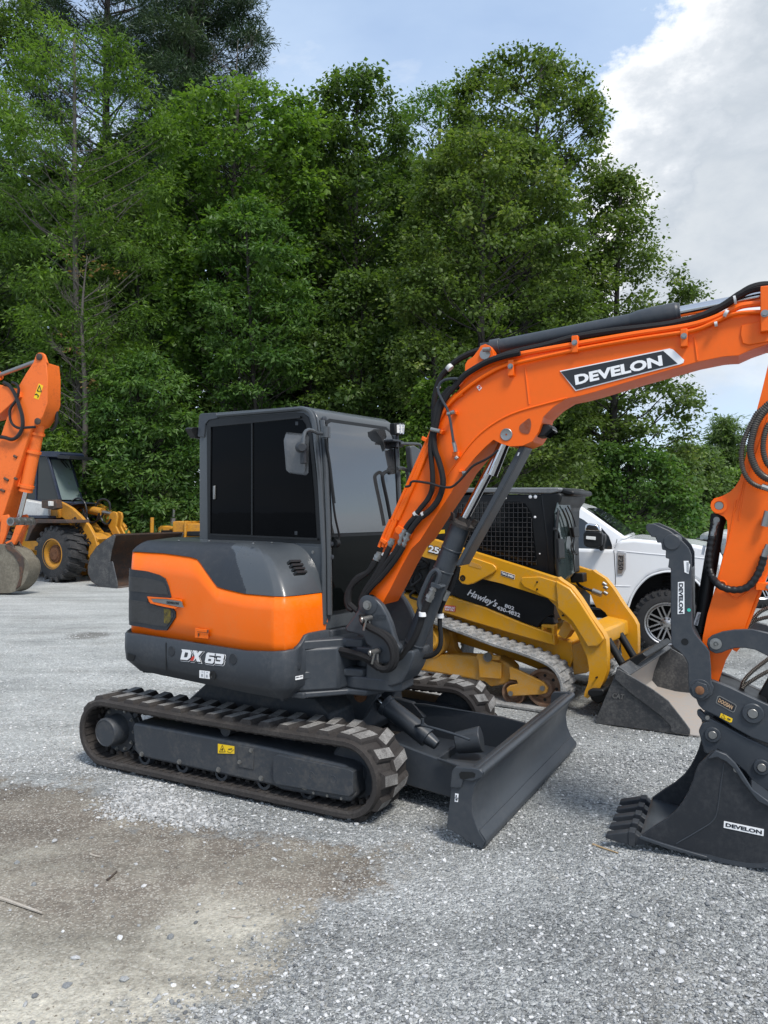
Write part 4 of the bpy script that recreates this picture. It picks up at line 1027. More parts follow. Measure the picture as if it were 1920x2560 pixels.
c = MB(); c.lathe((h.x, AY, h.z), (0, -1, 0), [(0, .040), (.012, .040), (.012, .024), (.004, .022), (.004, 0)], 28); c.build('pin_boss', M['boom_orange'], arm, BM)
c = MB(); c.cyl((h.x, AY-.008, h.z), (h.x, -AY+.01, h.z), .021, n=20); c.build('thumb_cylinder_pin', M['steel'], arm, BM)
bt('arm_weld', 'H', [(1320, 120), (1350, 60), (1420, -200)], .004, T, par=arm, y=AY-.001)
bt('arm_weld', 'N', [(1142, 1290), (1060, 1550), (1000, 1720), (930, 1900), (880, 2212)], .004, T, par=arm, y=AY-.001)
bt('arm_weld', 'H', [(1340, 0), (1290, 300), (1230, 520), (1170, 760), (1150, 800), (1230, 810), (1260, 900), (1330, 970), (1400, 950), (1500, 860), (1550, 850)], .004, T, par=arm, y=AY-.001)
bt('steel_tube', 'H', [(1659, 660), (1600, 830), (1540, 1000), (1480, 1160), (1420, 1300)], .011, T, par=arm, y=AY+.02)
c = MB(); h = BM.y(q('H', [(1600, 850)])[0], AY); c.box(h.x-.03, h.x+.05, AY-.03, AY+.02, h.z-.02, h.z+.02); o = c.build('tube_clamp', T, arm, BM, bevel=.003); c = MB(); c.bolt((h.x+.03, AY-.03, h.z), (0, -1, 0), .010, .012); c.build('bolt_head', M['steel'], o, BM)
c = MB(); P = BM.xz(q('H', [(1310, 1480), (1330, 1450), (1385, 1460), (1350, 1500)]), AY); c.prism(P, AY, AY+.05); c.build('arm_tab', T, arm, BM)
# thumb cylinder
t0 = BM.y(q('H', [(1178, 120)])[0], -.0); t1 = BM.y(q('H', [(985, 1290)])[0], -.0); d = (t1-t0).normalized()
c = MB(); c.cyl(t0+d*.02, t1, .036, n=30); c.cyl(t0+d*.012, t0+d*.06, .040, n=24); c.cyl(t1-d*.03, t1+d*.01, .04, n=24)
tc_ = c.build('thumb_cylinder', M['black'], EX, BM, bevel=.003)
c = MB(); c.cyl(t1, t1+d*.12, .022); c.build('cylinder_rod', M['chrome'], tc_, BM)
c = MB(); P = BM.xz(q('H', [(960, 1105), (998, 1110), (965, 1242), (920, 1230)]), -.036); c.prism(P, -.038, -.0365); P = BM.xz(q('H', [(1015, 445), (1048, 452), (1025, 545), (1000, 538)]), -.036); c.prism(P, -.036, -.034); c.build('cylinder_stickers', M['white'], tc_, BM)
c = MB()
for k in range(9):
    x = 938+k*4.2+ (k % 3)
    P = BM.xz(q('H', [(x, 1226-k*12), (x+22, 1230-k*12), (x+23, 1224-k*12), (x+1, 1220-k*12)]), -.036); c.prism(P, -.0392, -.0385)
c.build('sticker_print', M['decal_black'], tc_, BM)
c = MB()
for pts, r in (([(1150, 205), (1145, 240)], .016), ([(1145, 235), (1130, 290)], .0125), ([(1130, 290), (1110, 365)], .015)):
    P = [BM.y(p, -.06) for p in q('H', pts)]; c.cyl(P[0], P[1], r, n=14); m_ = (P[0]+P[1])/2; dd = (P[1]-P[0])*.15; c.cyl(m_-dd, m_+dd, r*1.2, n=6)
P = [BM.y(p, -.05) for p in q('H', [(1152, 195)])]; c.cyl(P[0]+Vector((0, -.03, 0)), P[0]+Vector((0, .03, 0)), .016, n=14)
for pts, r in (([(1659, 440), (1640, 490)], .012), ([(1640, 490), (1618, 560)], .016), ([(1659, 110), (1620, 260)], .017)):
    P = [BM.y(p, AY-.03) for p in q('H', pts)]; c.cyl(P[0], P[1], r, n=14)
split(c.build('hose_fitting', M['steel'], tc_, BM))
bt('spiral_hose', 'H', [(1112, 355), (1095, 440), (1082, 520), (1078, 600), (1085, 690), (1115, 770), (1170, 835), (1250, 876), (1340, 888), (1430, 872), (1500, 820), (1560, 730), (1600, 630), (1618, 560)], .0175, M['hose_shiny'], par=tc_, y=[-.062]*5+[-.09]+[AY-.03]*8, rib=(.0022, .030), n=14)
for pts, r in (([(1200, 1130), (1142, 1172), (1090, 1220), (1040, 1265), (1000, 1340), (960, 1420), (920, 1530), (905, 1640), (915, 1740), (940, 1810), (985, 1870), (1050, 1910), (1142, 1935)], .0105),
               ([(1200, 1190), (1142, 1215), (1080, 1280), (1030, 1370), (1000, 1480), (985, 1580), (1000, 1670), (1040, 1760), (1090, 1815), (1142, 1845), (1200, 1860)], .0165),
               ([(1200, 1310), (1142, 1370), (1110, 1460), (1098, 1560), (1110, 1650), (1142, 1720), (1200, 1760)], .012)):
    bt('wire_guarded_hose', 'N', pts, r, M['wire_hose'], par=arm, y=AY-.06, rib=(.0030, .011), n=12)
c = MB(); P = [BM.y(p, AY-.06) for p in q('N', [(1085, 1912), (1180, 1945)])]; c.cyl(P[0], P[1], .016, n=8); c.build('hose_fittings', M['steel'], arm, BM)
# ----------------------------------------------------------------- coupler / linkage group
LY = -.165
pl = [(645, 1095), (700, 1052), (775, 1050), (870, 1088), (1000, 1150), (1094, 1192), (1200, 1240), (1270, 1320), (1260, 1430), (1180, 1462), (1094, 1420), (1000, 1385), (900, 1330), (800, 1262), (715, 1222), (690, 1195), (672, 1150)]
for i, (y0, y1_) in enumerate(((LY, LY+.035), (-LY-.035, -LY))):
    c = MB(); c.prism(BM.xz(q('G', pl), LY), y0, y1_)
    if i == 0: cp_ = c.build('linkage_plate', M['char'], EX, BM, bevel=.006, seg=3)
    else: c.build('linkage_plate', M['char'], EX, BM, bevel=.006, seg=3)
c = MB(); P0 = BM.y(q('G', [(760, 1120)])[0], LY)
c.prism(BM.xz(q('G', [(800, 1075), (900, 1110), (1094, 1200), (1094, 1300), (900, 1220), (790, 1150)]), LY), LY+.03, -LY-.03)
c.build('linkage_block', M['black'], cp_, BM, bevel=.01)
# Badge
c = MB(); c.prism(BM.xz(q('G', [(800, 1142), (812, 1138), (905, 1188), (912, 1198), (900, 1232), (888, 1236), (795, 1184), (790, 1176)]), LY), LY-.002, LY+.002); bd = c.build('linkage_badge', M['steel'], cp_, BM)
c = MB(); c.prism(BM.xz(q('G', [(805, 1148), (814, 1144), (900, 1191), (906, 1200), (896, 1227), (887, 1229), (800, 1180), (796, 1173)]), LY), LY-.003, LY+.000); c.build('badge_plate', M['decal_black'], bd, BM)
c = MB(); P = [BM.y(p, LY-.003) for p in q('G', [(802, 1174), (884, 1220), (810, 1152)])]; c.text('DOOSAN', P[0], P[1], P[2], (0, -.0015, 0), .03, .1); c.build('badge_lettering', paint('gold print', (.75, .5, .3), .3, metal=.6), bd, BM, sharp=0)
c = MB(); c.prism(BM.xz(q('G', [(820, 1240), (888, 1272), (884, 1292), (872, 1294), (813, 1264)]), LY), LY-.002, LY); ws_ = c.build('warning_sticker', M['warn'], cp_, BM); 
bt('sticker_symbol', 'G', [(822, 1264), (834, 1246), (846, 1273), (822, 1264)], .0012, M['decal_black'], par=ws_, y=LY-.003, smooth=False)
bt('sticker_symbol', 'G', [(858, 1270), (876, 1280)], .003, M['decal_black'], par=ws_, y=LY-.003, smooth=False)
def pin(name, k, p, y, r, ring, mat, par, th=.02, fr=None):
    fr = fr or BM
    h = fr.y(q(k, [p])[0], y); o_ = None
    if ring:
        c = MB(); c.lathe((h.x, y+.004, h.z), (0, -1, 0), [(0, ring), (.014, ring*.98), (.018, ring*.9), (.018, r*1.1), (.012, r*1.05), (.012, 0)], 34); o_ = c.build('pin_boss', M['char'], par, fr)
    c = MB(); c.lathe((h.x, y-.006, h.z), (0, -1, 0), [(0, r), (th*.5, r), (th*.62, r*.9), (th*.62, 0)], 26); return c.build(name, mat, o_ or par, fr)
pin('link_pin', 'G', (1005, 1240), LY, .024, .052, M['steel'], cp_)
pin('grease_plug', 'G', (742, 1263), LY, .011, 0, M['steel'], cp_)
# lower ears: quick coupler body carrying the bucket
EY = -.15
pe = [(680, 1228), (700, 1222), (740, 1262), (840, 1312), (960, 1378), (1094, 1440), (1250, 1500), (1280, 1650), (1200, 1740), (1094, 1695), (1020, 1660), (960, 1580), (900, 1530), (850, 1480), (800, 1452), (745, 1482), (725, 1470), (705, 1400), (690, 1345), (712, 1300), (738, 1290), (710, 1285), (682, 1252)]
c = MB(); P = BM.xz(q('G', pe), EY); c.prism(P, EY, EY+.04); c.prism(P, -EY-.04, -EY)
qc = split(c.build('quick_coupler', M['char'], EX, BM, bevel=.006, seg=3))[0]
c = MB(); c.prism(BM.xz(q('G', [(760, 1320), (1094, 1480), (1180, 1600), (1094, 1650), (940, 1540), (780, 1420)]), EY), EY+.04, -EY-.04); c.build('coupler_body', M['black'], qc, BM, bevel=.01)
pin('coupler_pin', 'G', (772, 1364), EY, .021, .040, M['steel'], qc)
pin('coupler_pin', 'G', (1057, 1553), EY, .021, .040, M['steel'], qc)
# curved guide link on the near side of the arm, its twin beyond
lk = [(738, 835), (745, 805), (770, 785), (830, 763), (900, 752), (1000, 748), (1094, 770), (1200, 830), (1300, 950), (1330, 1100), (1310, 1240), (1270, 1330), (1210, 1300), (1225, 1180), (1200, 1050), (1160, 960), (1094, 905), (1020, 868), (960, 857), (900, 858), (860, 870), (825, 885), (790, 890), (755, 872)]
KY = -.15
c = MB(); P = BM.xz(q('G', lk), KY); c.prism(P, KY-.022, KY+.003)
g1 = c.build('guide_link', M['char'], EX, BM, bevel=.004, sharp=40)
c = MB(); c.prism(P, -KY-.003, -KY+.022); c.build('guide_link', M['char'], EX, BM, bevel=.004, sharp=40)
h = BM.y(q('G', [(790, 836)])[0], KY-.022)
c = MB(); c.lathe((h.x, KY-.02, h.z), (0, -1, 0), [(0, .029), (.008, .029), (.009, .012), (.004, .011), (.004, 0)], 28); c.cyl((h.x, KY, h.z), (h.x, -KY, h.z), .02); c.bolt((h.x, KY-.02, h.z), (0, -1, 0), .006, .01); c.build('link_pin', M['steel'], g1, BM)
# wire guarded hoses to the coupler
for pts in ([(970, 745), (1010, 690), (1050, 650), (1110, 625), (1180, 620)], [(965, 760), (1000, 715), (1040, 695), (1110, 680), (1180, 690)], [(940, 1095), (955, 1050), (1000, 1000), (1050, 960), (1110, 915), (1180, 870)], [(925, 1130), (960, 1080), (1010, 1045), (1060, 1015), (1120, 985), (1180, 960)]):
    bt('wire_guarded_hose', 'G', pts, .009, M['wire_hose'], par=arm, y=-.02, rib=(.0022, .009), n=10)
c = MB(); P = BM.xz(q('G', [(820, 1035), (900, 1075), (1010, 1120), (1020, 1145), (930, 1140), (810, 1080)]), .10); c.prism(P, .06, .13); P = BM.xz(q('G', [(1020, 1160), (1094, 1030), (1150, 1000), (1150, 1200), (1094, 1190)]), 0.05); c.prism(P, .02, .06); c.build('coupler_cylinder', M['black'], qc, BM, bevel=.006)
# ----------------------------------------------------------------- thumb
tp = [(385, 150), (398, 138), (430, 137), (520, 176), (560, 205), (600, 240), (632, 275), (650, 318), (652, 500), (652, 620), (655, 740), (672, 775), (710, 822), (735, 850), (755, 882), (762, 960), (765, 1060), (780, 1085), (770, 1130), (735, 1155), (700, 1158), (660, 1140), (637, 1105), (632, 1060), (630, 950), (612, 912), (580, 878), (548, 855), (533, 832), (530, 700), (530, 396), (514, 390), (517, 372), (521, 342), (500, 336), (502, 292), (480, 288), (474, 248), (452, 248), (441, 215), (418, 214), (400, 186), (387, 172)]
TY = -.175
P = BM.xz(q('G', tp), TY)
c = MB(); c.prism(P, TY-.022, TY+.003); c.prism(P, .080, .105)
mid = BM.xz(q('G', [(531, 400), (652, 400), (653, 640), (655, 742), (705, 830), (645, 920), (600, 895), (545, 850), (532, 820)]), TY)
c.prism(mid, TY+.003, .080)
th_ = c.build('thumb', M['char'], EX, BM, bevel=.004, seg=2, sharp=25)
c = MB(); h = BM.y(q('G', [(535, 245)])[0], TY-.022); c.lathe((h.x, TY-.02, h.z), (0, -1, 0), [(0, .042), (.006, .042), (.009, .038), (.009, 0)], 30); c.cyl((h.x, TY, h.z), (h.x, .10, h.z), .035); c.build('thumb_rod_pin', M['char'], th_, BM)
h = BM.y(q('G', [(698, 1103)])[0], TY-.022)
c = MB(); c.lathe((h.x, TY-.02, h.z), (0, -1, 0), [(0, .054), (.004, .054), (.004, 0)], 30); c.cyl((h.x, TY-.024, h.z), (h.x, TY-.040, h.z), .045, n=6); c.cyl((h.x, TY, h.z), (h.x, .1, h.z), .03); c.build('pivot_nut', M['char'], th_, BM, bevel=.002)
c = MB(); c.lathe((h.x, TY-.040, h.z), (0, -1, 0), [(0, .022), (.006, .022), (.008, .018), (.008, 0)], 20); c.build('pivot_bolt', M['rust'], th_, BM)
h = BM.y(q('G', [(610, 825)])[0], TY-.022); c = MB(); c.lathe((h.x, TY-.0225, h.z), (0, -1, 0), [(0, .018), (.001, .018), (.001, 0)], 20); c.build('pin_hole', M['black'], th_, BM)
ty = TY-.0225
c = MB(); c.prism(BM.xz(q('G', [(570, 478), (607, 475), (608, 662), (568, 664)]), ty), ty-.002, ty+.0005); ts = c.build('thumb_nameplate', M['white'], th_, BM)
c = MB(); P = [BM.y(p, ty-.002) for p in q('G', [(575, 484), (575, 658), (600, 484)])]; c.text('DEVELON', P[0], P[1], P[2], (0, -.0012, 0), .04); c.build('nameplate_lettering', M['decal_black'], ts, BM, sharp=0)
c = MB(); c.prism(BM.xz(q('G', [(603, 354), (632, 354), (634, 366), (641, 376), (632, 430), (608, 420)]), ty), ty-.0015, ty); pl_ = c.build('paper_label', M['white'], th_, BM)
c = MB()
for k in range(10): c.prism(BM.xz(q('G', [(620, 362+k*6), (634, 364+k*6), (634, 366+k*6), (620, 364+k*6)]), ty), ty-.0025, ty-.0015)
c.build('label_print', M['decal_black'], pl_, BM)
h = BM.y(q('G', [(634, 640)])[0], ty); c = MB(); c.lathe((h.x, ty, h.z), (0, -1, 0), [(0, .009), (.0015, .009), (.0015, 0)], 16); c.build('green_dot', paint('teal dot', (.05, .55, .42), .4), th_, BM)
# ----------------------------------------------------------------- bucket
BY = -.305
sp_ = [(722, 1508), (760, 1470), (790, 1454), (850, 1478), (900, 1530), (940, 1590), (1000, 1682), (1094, 1750), (1180, 1800), (1240, 1900), (1250, 2000), (1210, 2080), (1094, 2128), (1050, 2134), (980, 2132), (900, 2120), (820, 2102), (740, 2078), (640, 2055), (520, 2018), (430, 1990), (345, 1962), (360, 1950), (420, 1908), (500, 1858), (560, 1808), (600, 1755), (630, 1700), (655, 1640), (672, 1580), (690, 1540)]
PB = BM.xz(q('G', sp_), BY)
c = MB(); c.prism(PB, BY, BY+.022); c.prism(PB, -BY-.022, -BY)
bk = split(c.build('bucket_side_plate', paint('bucket black paint', (.020, .023, .028), .42, (.09, .09, .09), .4, 4), EX, BM, bevel=.004, seg=2, sharp=25))[0]
shell = BM.xz(q('G', [(345, 1968), (430, 1996), (520, 2024), (640, 2061), (740, 2084), (820, 2108), (900, 2126), (980, 2138), (1050, 2140), (1094, 2136), (1214, 2090), (1258, 2005), (1250, 1900), (1190, 1800), (1094, 1752), (1000, 1684)]), BY)
cen = Vector((sum(p[0] for p in shell)/len(shell), sum(p[1] for p in shell)/len(shell)+.1))
inner = [tuple(Vector(p)+(cen-Vector(p)).normalized()*.022) for p in shell]
c = MB(); c.prism(shell+inner[::-1], BY-.003, -BY+.003); c.build('bucket_shell', M['char'], bk, BM, sharp=50)
c = MB(); c.prism(BM.xz(q('G', [(345, 1966), (352, 1950), (470, 1990), (600, 2030), (740, 2070), (740, 2086), (520, 2028)]), BY), BY-.012, BY+.01); c.build('side_cutter', M['char'], bk, BM, bevel=.003)
# top reinforcement rim
rim = [(745, 1500), (790, 1451), (852, 1474), (905, 1526), (945, 1586), (1003, 1676), (1094, 1743), (1200, 1800), (1180, 1850), (1094, 1775), (1035, 1745), (1000, 1700), (940, 1625), (900, 1560), (850, 1515), (800, 1490)]
c = MB(); c.prism(BM.xz(q('G', rim), BY), BY-.022, BY); c.build('bucket_rim', M['char'], bk, BM, bevel=.004)
c = MB(); h = BM.y(q('G', [(910, 1568)])[0], BY-.001); c.lathe((h.x, BY-.002, h.z), (0, -1, 0), [(0, .014), (.003, .014), (.003, 0)], 20); c.build('bolt_hole', M['steel'], bk, BM)
bt('bucket_weld', 'G', [(840, 1530), (820, 1650), (800, 1800), (770, 1870), (680, 1930), (560, 2000)], .003, M['char'], par=bk, y=BY-.001)
by = BY-.001
c = MB(); c.prism(BM.xz(q('G', [(838, 1868), (1070, 1916), (1068, 1955), (836, 1906)]), by), by-.002, by+.0005); nm = c.build('bucket_nameplate', M['white'], bk, BM)
c = MB(); P = [BM.y(p, by-.002) for p in q('G', [(847, 1900), (1058, 1946), (848, 1878)])]; c.text('DEVELON', P[0], P[1], P[2], (0, -.0012, 0), .04); c.build('nameplate_lettering', M['decal_black'], nm, BM, sharp=0)
# teeth
tl = BM.xz(q('G', [(145, 1968), (152, 1948), (288, 1932), (320, 1938), (345, 1958), (440, 1996), (330, 2008), (285, 2006), (230, 1996)]), BY+.02)
for k in range(5):
    yy = BY+.02+k*(.61-.04-.055)/4
    c = MB()
    rg = [[(x, yy, z) for x, z in tl], [(x, yy+.055, z) for x, z in tl]]
    c.loft(rg)
    xb, zb_ = tl[3]
    c.box(tl[2][0]-.006, tl[2][0]+.03, yy-.006, yy+.061, tl[7][1]-.005, tl[3][1]+.006)
    c.build('bucket_tooth', M['char_tex'], bk, BM, bevel=.004)
# ================================================================= generic helpers for the other machines
def PP(fr, parent, name, mat, k, pts, y0, y1, trace=None, bevel=.006, sharp=30, seg=2, smooth=0, label=None):
    """side profile traced on plane `trace`, built with real width y0..y1"""
    P = fr.xz(q(k, pts), y0 if trace is None else trace)
    if smooth: P = [tuple(v) for v in crv(P, smooth, True)]
    c = MB(); c.prism(P, y0, y1); return c.build(name, mat, parent, fr, bevel=bevel, sharp=sharp, seg=seg, label=label)
def TB(fr, parent, name, mat, k, pts, y, r, rib=None, n=8, smooth=True):
    c = MB(); P = [fr.y(p, y if not isinstance(y, (list, tuple)) else y[i]) for i, p in enumerate(q(k, pts))]
    c.tube(P, r, n=n, rib=rib, smooth=smooth); return c.build(name, mat, parent, fr)
def TX(fr, parent, name, mat, body, k, ll, lr, ul, y, bold=.02, shear=0, th=.003, label=None):
    c = MB(); P = [fr.y(p, y) for p in q(k, [ll, lr, ul])]; c.text(body, *P, (0, -th, 0), bold, shear); return c.build(name, mat, parent, fr, sharp=0, label=label)
def CY(fr, parent, name, mat, a, b_, r, bevel=.0, n=24, r1=None):
    c = MB(); c.cyl(a, b_, r, r1, n=n); return c.build(name, mat, parent, fr, bevel=bevel)
def wheel(fr, parent, x, y, z, R_, w, rim_r, tyre, rimm, e=-1, lugs=22, style='tractor', name='wheel', lugh=.03):
    """tyre and rim; outer face at y, facing e"""
    c = MB(); i = -e
    c.lathe((x, y, z), (0, i, 0), [(.03, rim_r), (.0, rim_r*1.05), (.0, R_*.80), (.02, R_*.90), (w*.10, R_*.965), (w*.2, R_*.985), (w*.8, R_*.985), (w*.92, R_*.95), (w, R_*.8), (w, rim_r), (w*.5, rim_r*.96)], 56)
    for k in range(lugs):
        for sd in (0, 1):
            a = 2*math.pi*(k+.5*sd)/lugs
            m = Matrix.Translation((x, 0, z)) @ Matrix.Rotation(a, 4, 'Y')
            ya, yb = (y+i*.01, y+i*w*.56) if sd == 0 else (y+i*w*.44, y+i*(w-.01))
            hw = math.pi*R_/lugs*(.42 if style == 'tractor' else .36)
            sk = hw*.9 if style == 'tractor' else hw*.3
            rg = []
            for h, g in ((R_*.96, 1), (R_+lugh, .8)):
                rg.append([m @ Vector(v) for v in ((-hw*g-sk, ya, h-(.02 if True else 0)), (hw*g-sk, ya, h-.02), (hw*g+sk, yb, h), (-hw*g+sk, yb, h))])
            c.loft(rg)
            # shoulder block
            yo_ = y-i*.002 if sd == 0 else y+i*(w+.002)
            rg = [[m @ Vector(v) for v in ((-hw*.8-sk, ya, R_+lugh*.4), (hw*.8-sk, ya, R_+lugh*.4), (hw*.7-sk, yo_, R_*.87), (-hw*.7-sk, yo_, R_*.87))], [m @ Vector(v) for v in ((-hw*.8-sk, ya+i*.05, R_*.9), (hw*.8-sk, ya+i*.05, R_*.9), (hw*.7-sk, yo_+i*.05, R_*.8), (-hw*.7-sk, yo_+i*.05, R_*.8))]]
            if sd == 0: c.loft(rg)
    wh = c.build(name, tyre, parent, fr, sharp=35)
    return wh
# ================================================================= COMPACT TRACK LOADER
K = Frame(1.522, 8.063, -33)
M['cat'] = paint('loader yellow', (.66, .31, .012), .38, (.42, .30, .14), .5, 4, coat=.15)
M['cat_dirty'] = paint('dusty loader yellow', (.58, .27, .02), .6, (.40, .33, .21), .6, 9, lo=.36, hi=.70)
M['dust_rub'] = paint('dusty grey rubber', (.16, .16, .155), .9, (.42, .42, .41), .9, 8, lo=.35, hi=.65, bump=.3)
M['bucket_steel'] = paint('worn bucket steel', (.055, .058, .062), .5, (.20, .195, .185), .9, 5, lo=.40, hi=.78, metal=.2)
M['bucket_in'] = paint('scoured bucket inside', (.34, .31, .28), .6, (.46, .30, .18), .6, 2.5)
SK = thing('track_loader', 'yellow compact track loader with black caged cab, parked behind the excavator', 'loader', K)
NK = -.84
pth = K.xz(q('C', [(760, 412), (830, 432), (960, 480), (1100, 533), (1250, 580), (1370, 628), (1430, 672), (1462, 730), (1470, 790), (1455, 850), (1420, 888), (1370, 898), (1160, 868), (900, 830), (700, 800), (640, 770), (615, 720), (625, 640), (650, 520), (680, 440), (720, 415)]), NK)
pth = [tuple(v) for v in crv(pth, 5, True)]
tr = track_belt(pth, NK, NK+.32, .035, .09, .018, .055, 9, lug_skew=.0, guide=False, edge=.012)
tr.build('rubber_track', [M['dust_rub'], M['dust_rub']], SK, K, sharp=30)
tr = track_belt(pth, -NK-.32, -NK, .035, .09, .018, .055, 10, lug_skew=.0, guide=False, edge=.012)
tr.build('rubber_track', [M['dust_rub'], M['dust_rub']], SK, K, sharp=30)
def kw(k, p, r, y0, y1, mat, name, holes=0):
    h = K.y(q(k, [p])[0], y0); c = MB()
    c.lathe((h.x, y0, h.z), (0, 1, 0), [(0, .03), (0, r*.45), (.03, r*.55), (.03, r*.78), (.0, r*.86), (.0, r), (y1-y0, r), (y1-y0, .03)], 34)
    o = c.build(name, mat, SK, K)
    if holes:
        c = MB()
        for i in range(holes):
            a = i*2*math.pi/holes; c.cyl((h.x+r*.64*math.cos(a), y0+.026, h.z+r*.64*math.sin(a)), (h.x+r*.64*math.cos(a), y0+.05, h.z+r*.64*math.sin(a)), r*.085, n=12)
        c.build('wheel_holes', M['black'], o, K)
    return o
M['rustw'] = paint('rusty roller', (.20, .11, .065), .7, (.30, .24, .18), .8, 6, lo=.4, hi=.7)
kw('C', (1368, 768), .178, NK+.09, NK+.2, M['rustw'], 'front_idler', 8)
kw('C', (1208, 793), .115, NK+.09, NK+.2, M['rustw'], 'road_roller')
kw('C', (860, 770), .11, NK+.09, NK+.2, M['rustw'], 'road_roller'); kw('C', (745, 755), .11, NK+.09, NK+.2, M['rustw'], 'road_roller')
kw('C', (640, 730), .14, NK+.09, NK+.2, M['rustw'], 'rear_idler', 8)
o = kw('C', (775, 520), .18, NK+.10, NK+.2, M['cat_dirty'], 'drive_sprocket')
h = K.y(q('C', [(765, 515)])[0], NK+.02); c = MB(); c.lathe((h.x, NK+.12, h.z), (0, -1, 0), [(0, .115), (.05, .112), (.08, .105), (.09, .09), (.085, .08), (.085, 0)], 30)
for i in range(12): a = i*math.pi/6; c.bolt((h.x+.14*math.cos(a), NK+.11, h.z+.14*math.sin(a)), (0, -1, 0), .011)
c.build('sprocket_hub', M['cat'], o, K)
# undercarriage beam and arms
ub = PP(K, SK, 'undercarriage_beam', M['cat_dirty'], 'C', [(560, 600), (700, 612), (840, 592), (1010, 602), (1130, 612), (1180, 640), (1205, 665), (1190, 745), (1090, 762), (1060, 735), (900, 705), (700, 672), (560, 650)], NK+.11, NK+.30, bevel=.02, seg=3)
PP(K, ub, 'idler_fork', M['cat_dirty'], 'C', [(1188, 655), (1235, 675), (1365, 738), (1388, 768), (1380, 795), (1350, 802), (1205, 810), (1180, 800), (1172, 770), (1190, 755), (1232, 745), (1225, 728), (1190, 725)], NK+.06, NK+.10, trace=NK+.06, bevel=.008)
PP(K, ub, 'beam_bracket', M['cat_dirty'], 'C', [(1022, 590), (1060, 592), (1072, 582), (1090, 582), (1100, 596), (1138, 600), (1140, 622), (1100, 625), (1150, 640), (1145, 720), (1035, 712), (1030, 625), (1018, 610)], NK+.07, NK+.12, trace=NK+.08, bevel=.006)
h = K.y(q('C', [(1078, 607)])[0], NK+.07); c = MB(); c.lathe((h.x, NK+.07, h.z), (0, -1, 0), [(0, .045), (.012, .045), (.012, .032), (.004, .03), (.004, 0)], 24)
for x_, y_ in ((1362, 768), (1197, 795)): hh = K.y(q('C', [(x_, y_)])[0], NK+.06); c.lathe((hh.x, NK+.06, hh.z), (0, -1, 0), [(0, .024), (.015, .024), (.015, 0)], 16)
split(c.build('pivot_pin', M['steel'], ub, K))
PP(K, ub, 'frame_strut', M['cat_dirty'], 'C', [(860, 470), (885, 478), (900, 560), (925, 600), (870, 600), (850, 560)], NK+.22, NK+.32, trace=NK+.2)
# machine body
body = PP(K, SK, 'body', M['cat'], 'C', [(560, 250), (700, 300), (880, 290), (1000, 330), (1160, 400), (1300, 470), (1410, 500), (1512, 530), (1515, 620), (1490, 690), (1400, 700), (1250, 640), (1000, 560), (820, 500), (640, 600), (520, 560)], -.50, .50, trace=-.52, bevel=.015, seg=3)
PP(K, body, 'front_face', M['cat_dirty'], 'C', [(1512, 540), (1590, 520), (1610, 600), (1590, 690), (1520, 700)], -.50, .50, trace=-.50, bevel=.01)
PP(K, body, 'side_rail', M['cat'], 'C', [(800, 330), (870, 290), (915, 305), (1060, 350), (1250, 430), (1420, 490), (1425, 548), (1250, 500), (1000, 425), (860, 380), (800, 378)], -.60, -.50, trace=-.60, bevel=.01)
PP(K, body, 'inner_bulkhead', M['black'], 'I', [(300, 800), (600, 830), (1600, 1200), (1600, 1450), (1400, 1540), (600, 1220), (300, 1100)], -.54, .54, trace=-.54)
PP(K, body, 'engine_bay', M['black'], 'I', [(-260, 600), (300, 690), (600, 790), (600, 1150), (-260, 1150)], -.45, .3, trace=-.50)
sp2 = PP(K, body, 'side_panel', M['black'], 'I', [(560, 1100), (880, 1030), (1300, 1140), (1560, 1245), (1600, 1300), (1595, 1390), (1520, 1420), (1440, 1500), (1420, 1532), (590, 1215)], -.565, -.54, trace=-.565, bevel=.004)
yl = -.567
for ch, ll, lr, ul, sh in (("Hawley's", (690, 1212), (998, 1345), (712, 1122), .38),): TX(K, sp2, 'panel_lettering', M['white'], ch, 'I', ll, lr, ul, yl, .022, sh)
TX(K, sp2, 'panel_lettering', M['white'], '802', 'I', (1085, 1318), (1182, 1352), (1090, 1282), yl, .025)
TX(K, sp2, 'panel_lettering', M['white'], '430-4832', 'I', (1002, 1340), (1242, 1425), (1008, 1300), yl, .025)
c = MB(); P = K.xz(q('I', [(462, 1298), (575, 1305), (572, 1368), (460, 1355)]), -.603); c.prism(P, -.603, -.60); rl = c.build('fluid_label', M['red_ink'], body, K)
TX(K, rl, 'label_lettering', M['white'], 'HYDRAULIC', 'I', (466, 1328), (570, 1338), (467, 1306), -.6035, .02)
TX(K, rl, 'label_lettering', M['white'], 'FLUID ONLY', 'I', (466, 1350), (568, 1362), (467, 1332), -.6035, .02)
# rear engine bay clutter: hoses and steel behind the boom
c = MB(); rr = random.Random(4)
for i in range(16):
    x0, y0 = rr.uniform(640, 800), rr.uniform(60, 330)
    P = [K.y(p, rr.uniform(-.6, -.5)) for p in q('C', [(x0, y0), (x0+rr.uniform(-60, 60), y0+rr.uniform(10, 50)), (x0+rr.uniform(-60, 60), y0+rr.uniform(50, 110))])]; c.tube(P, rr.uniform(.008, .018), n=7)
c.build('engine_hoses', M['hose'], body, K)
PP(K, body, 'air_intake', M['black'], 'C', [(1358, 412), (1360, 402), (1385, 394), (1418, 404), (1418, 420), (1425, 438), (1355, 436)], -.56, -.44, trace=-.56, bevel=.01)
PP(K, body, 'step_bracket', M['cat'], 'C', [(1355, 438), (1420, 442), (1418, 520), (1408, 520), (1408, 458), (1366, 452), (1364, 478), (1355, 475)], -.60, -.50, trace=-.60)
PP(K, body, 'step_bracket', M['cat_dirty'], 'C', [(1440, 490), (1470, 420), (1500, 430), (1510, 470), (1480, 515)], -.60, -.45, trace=-.60)
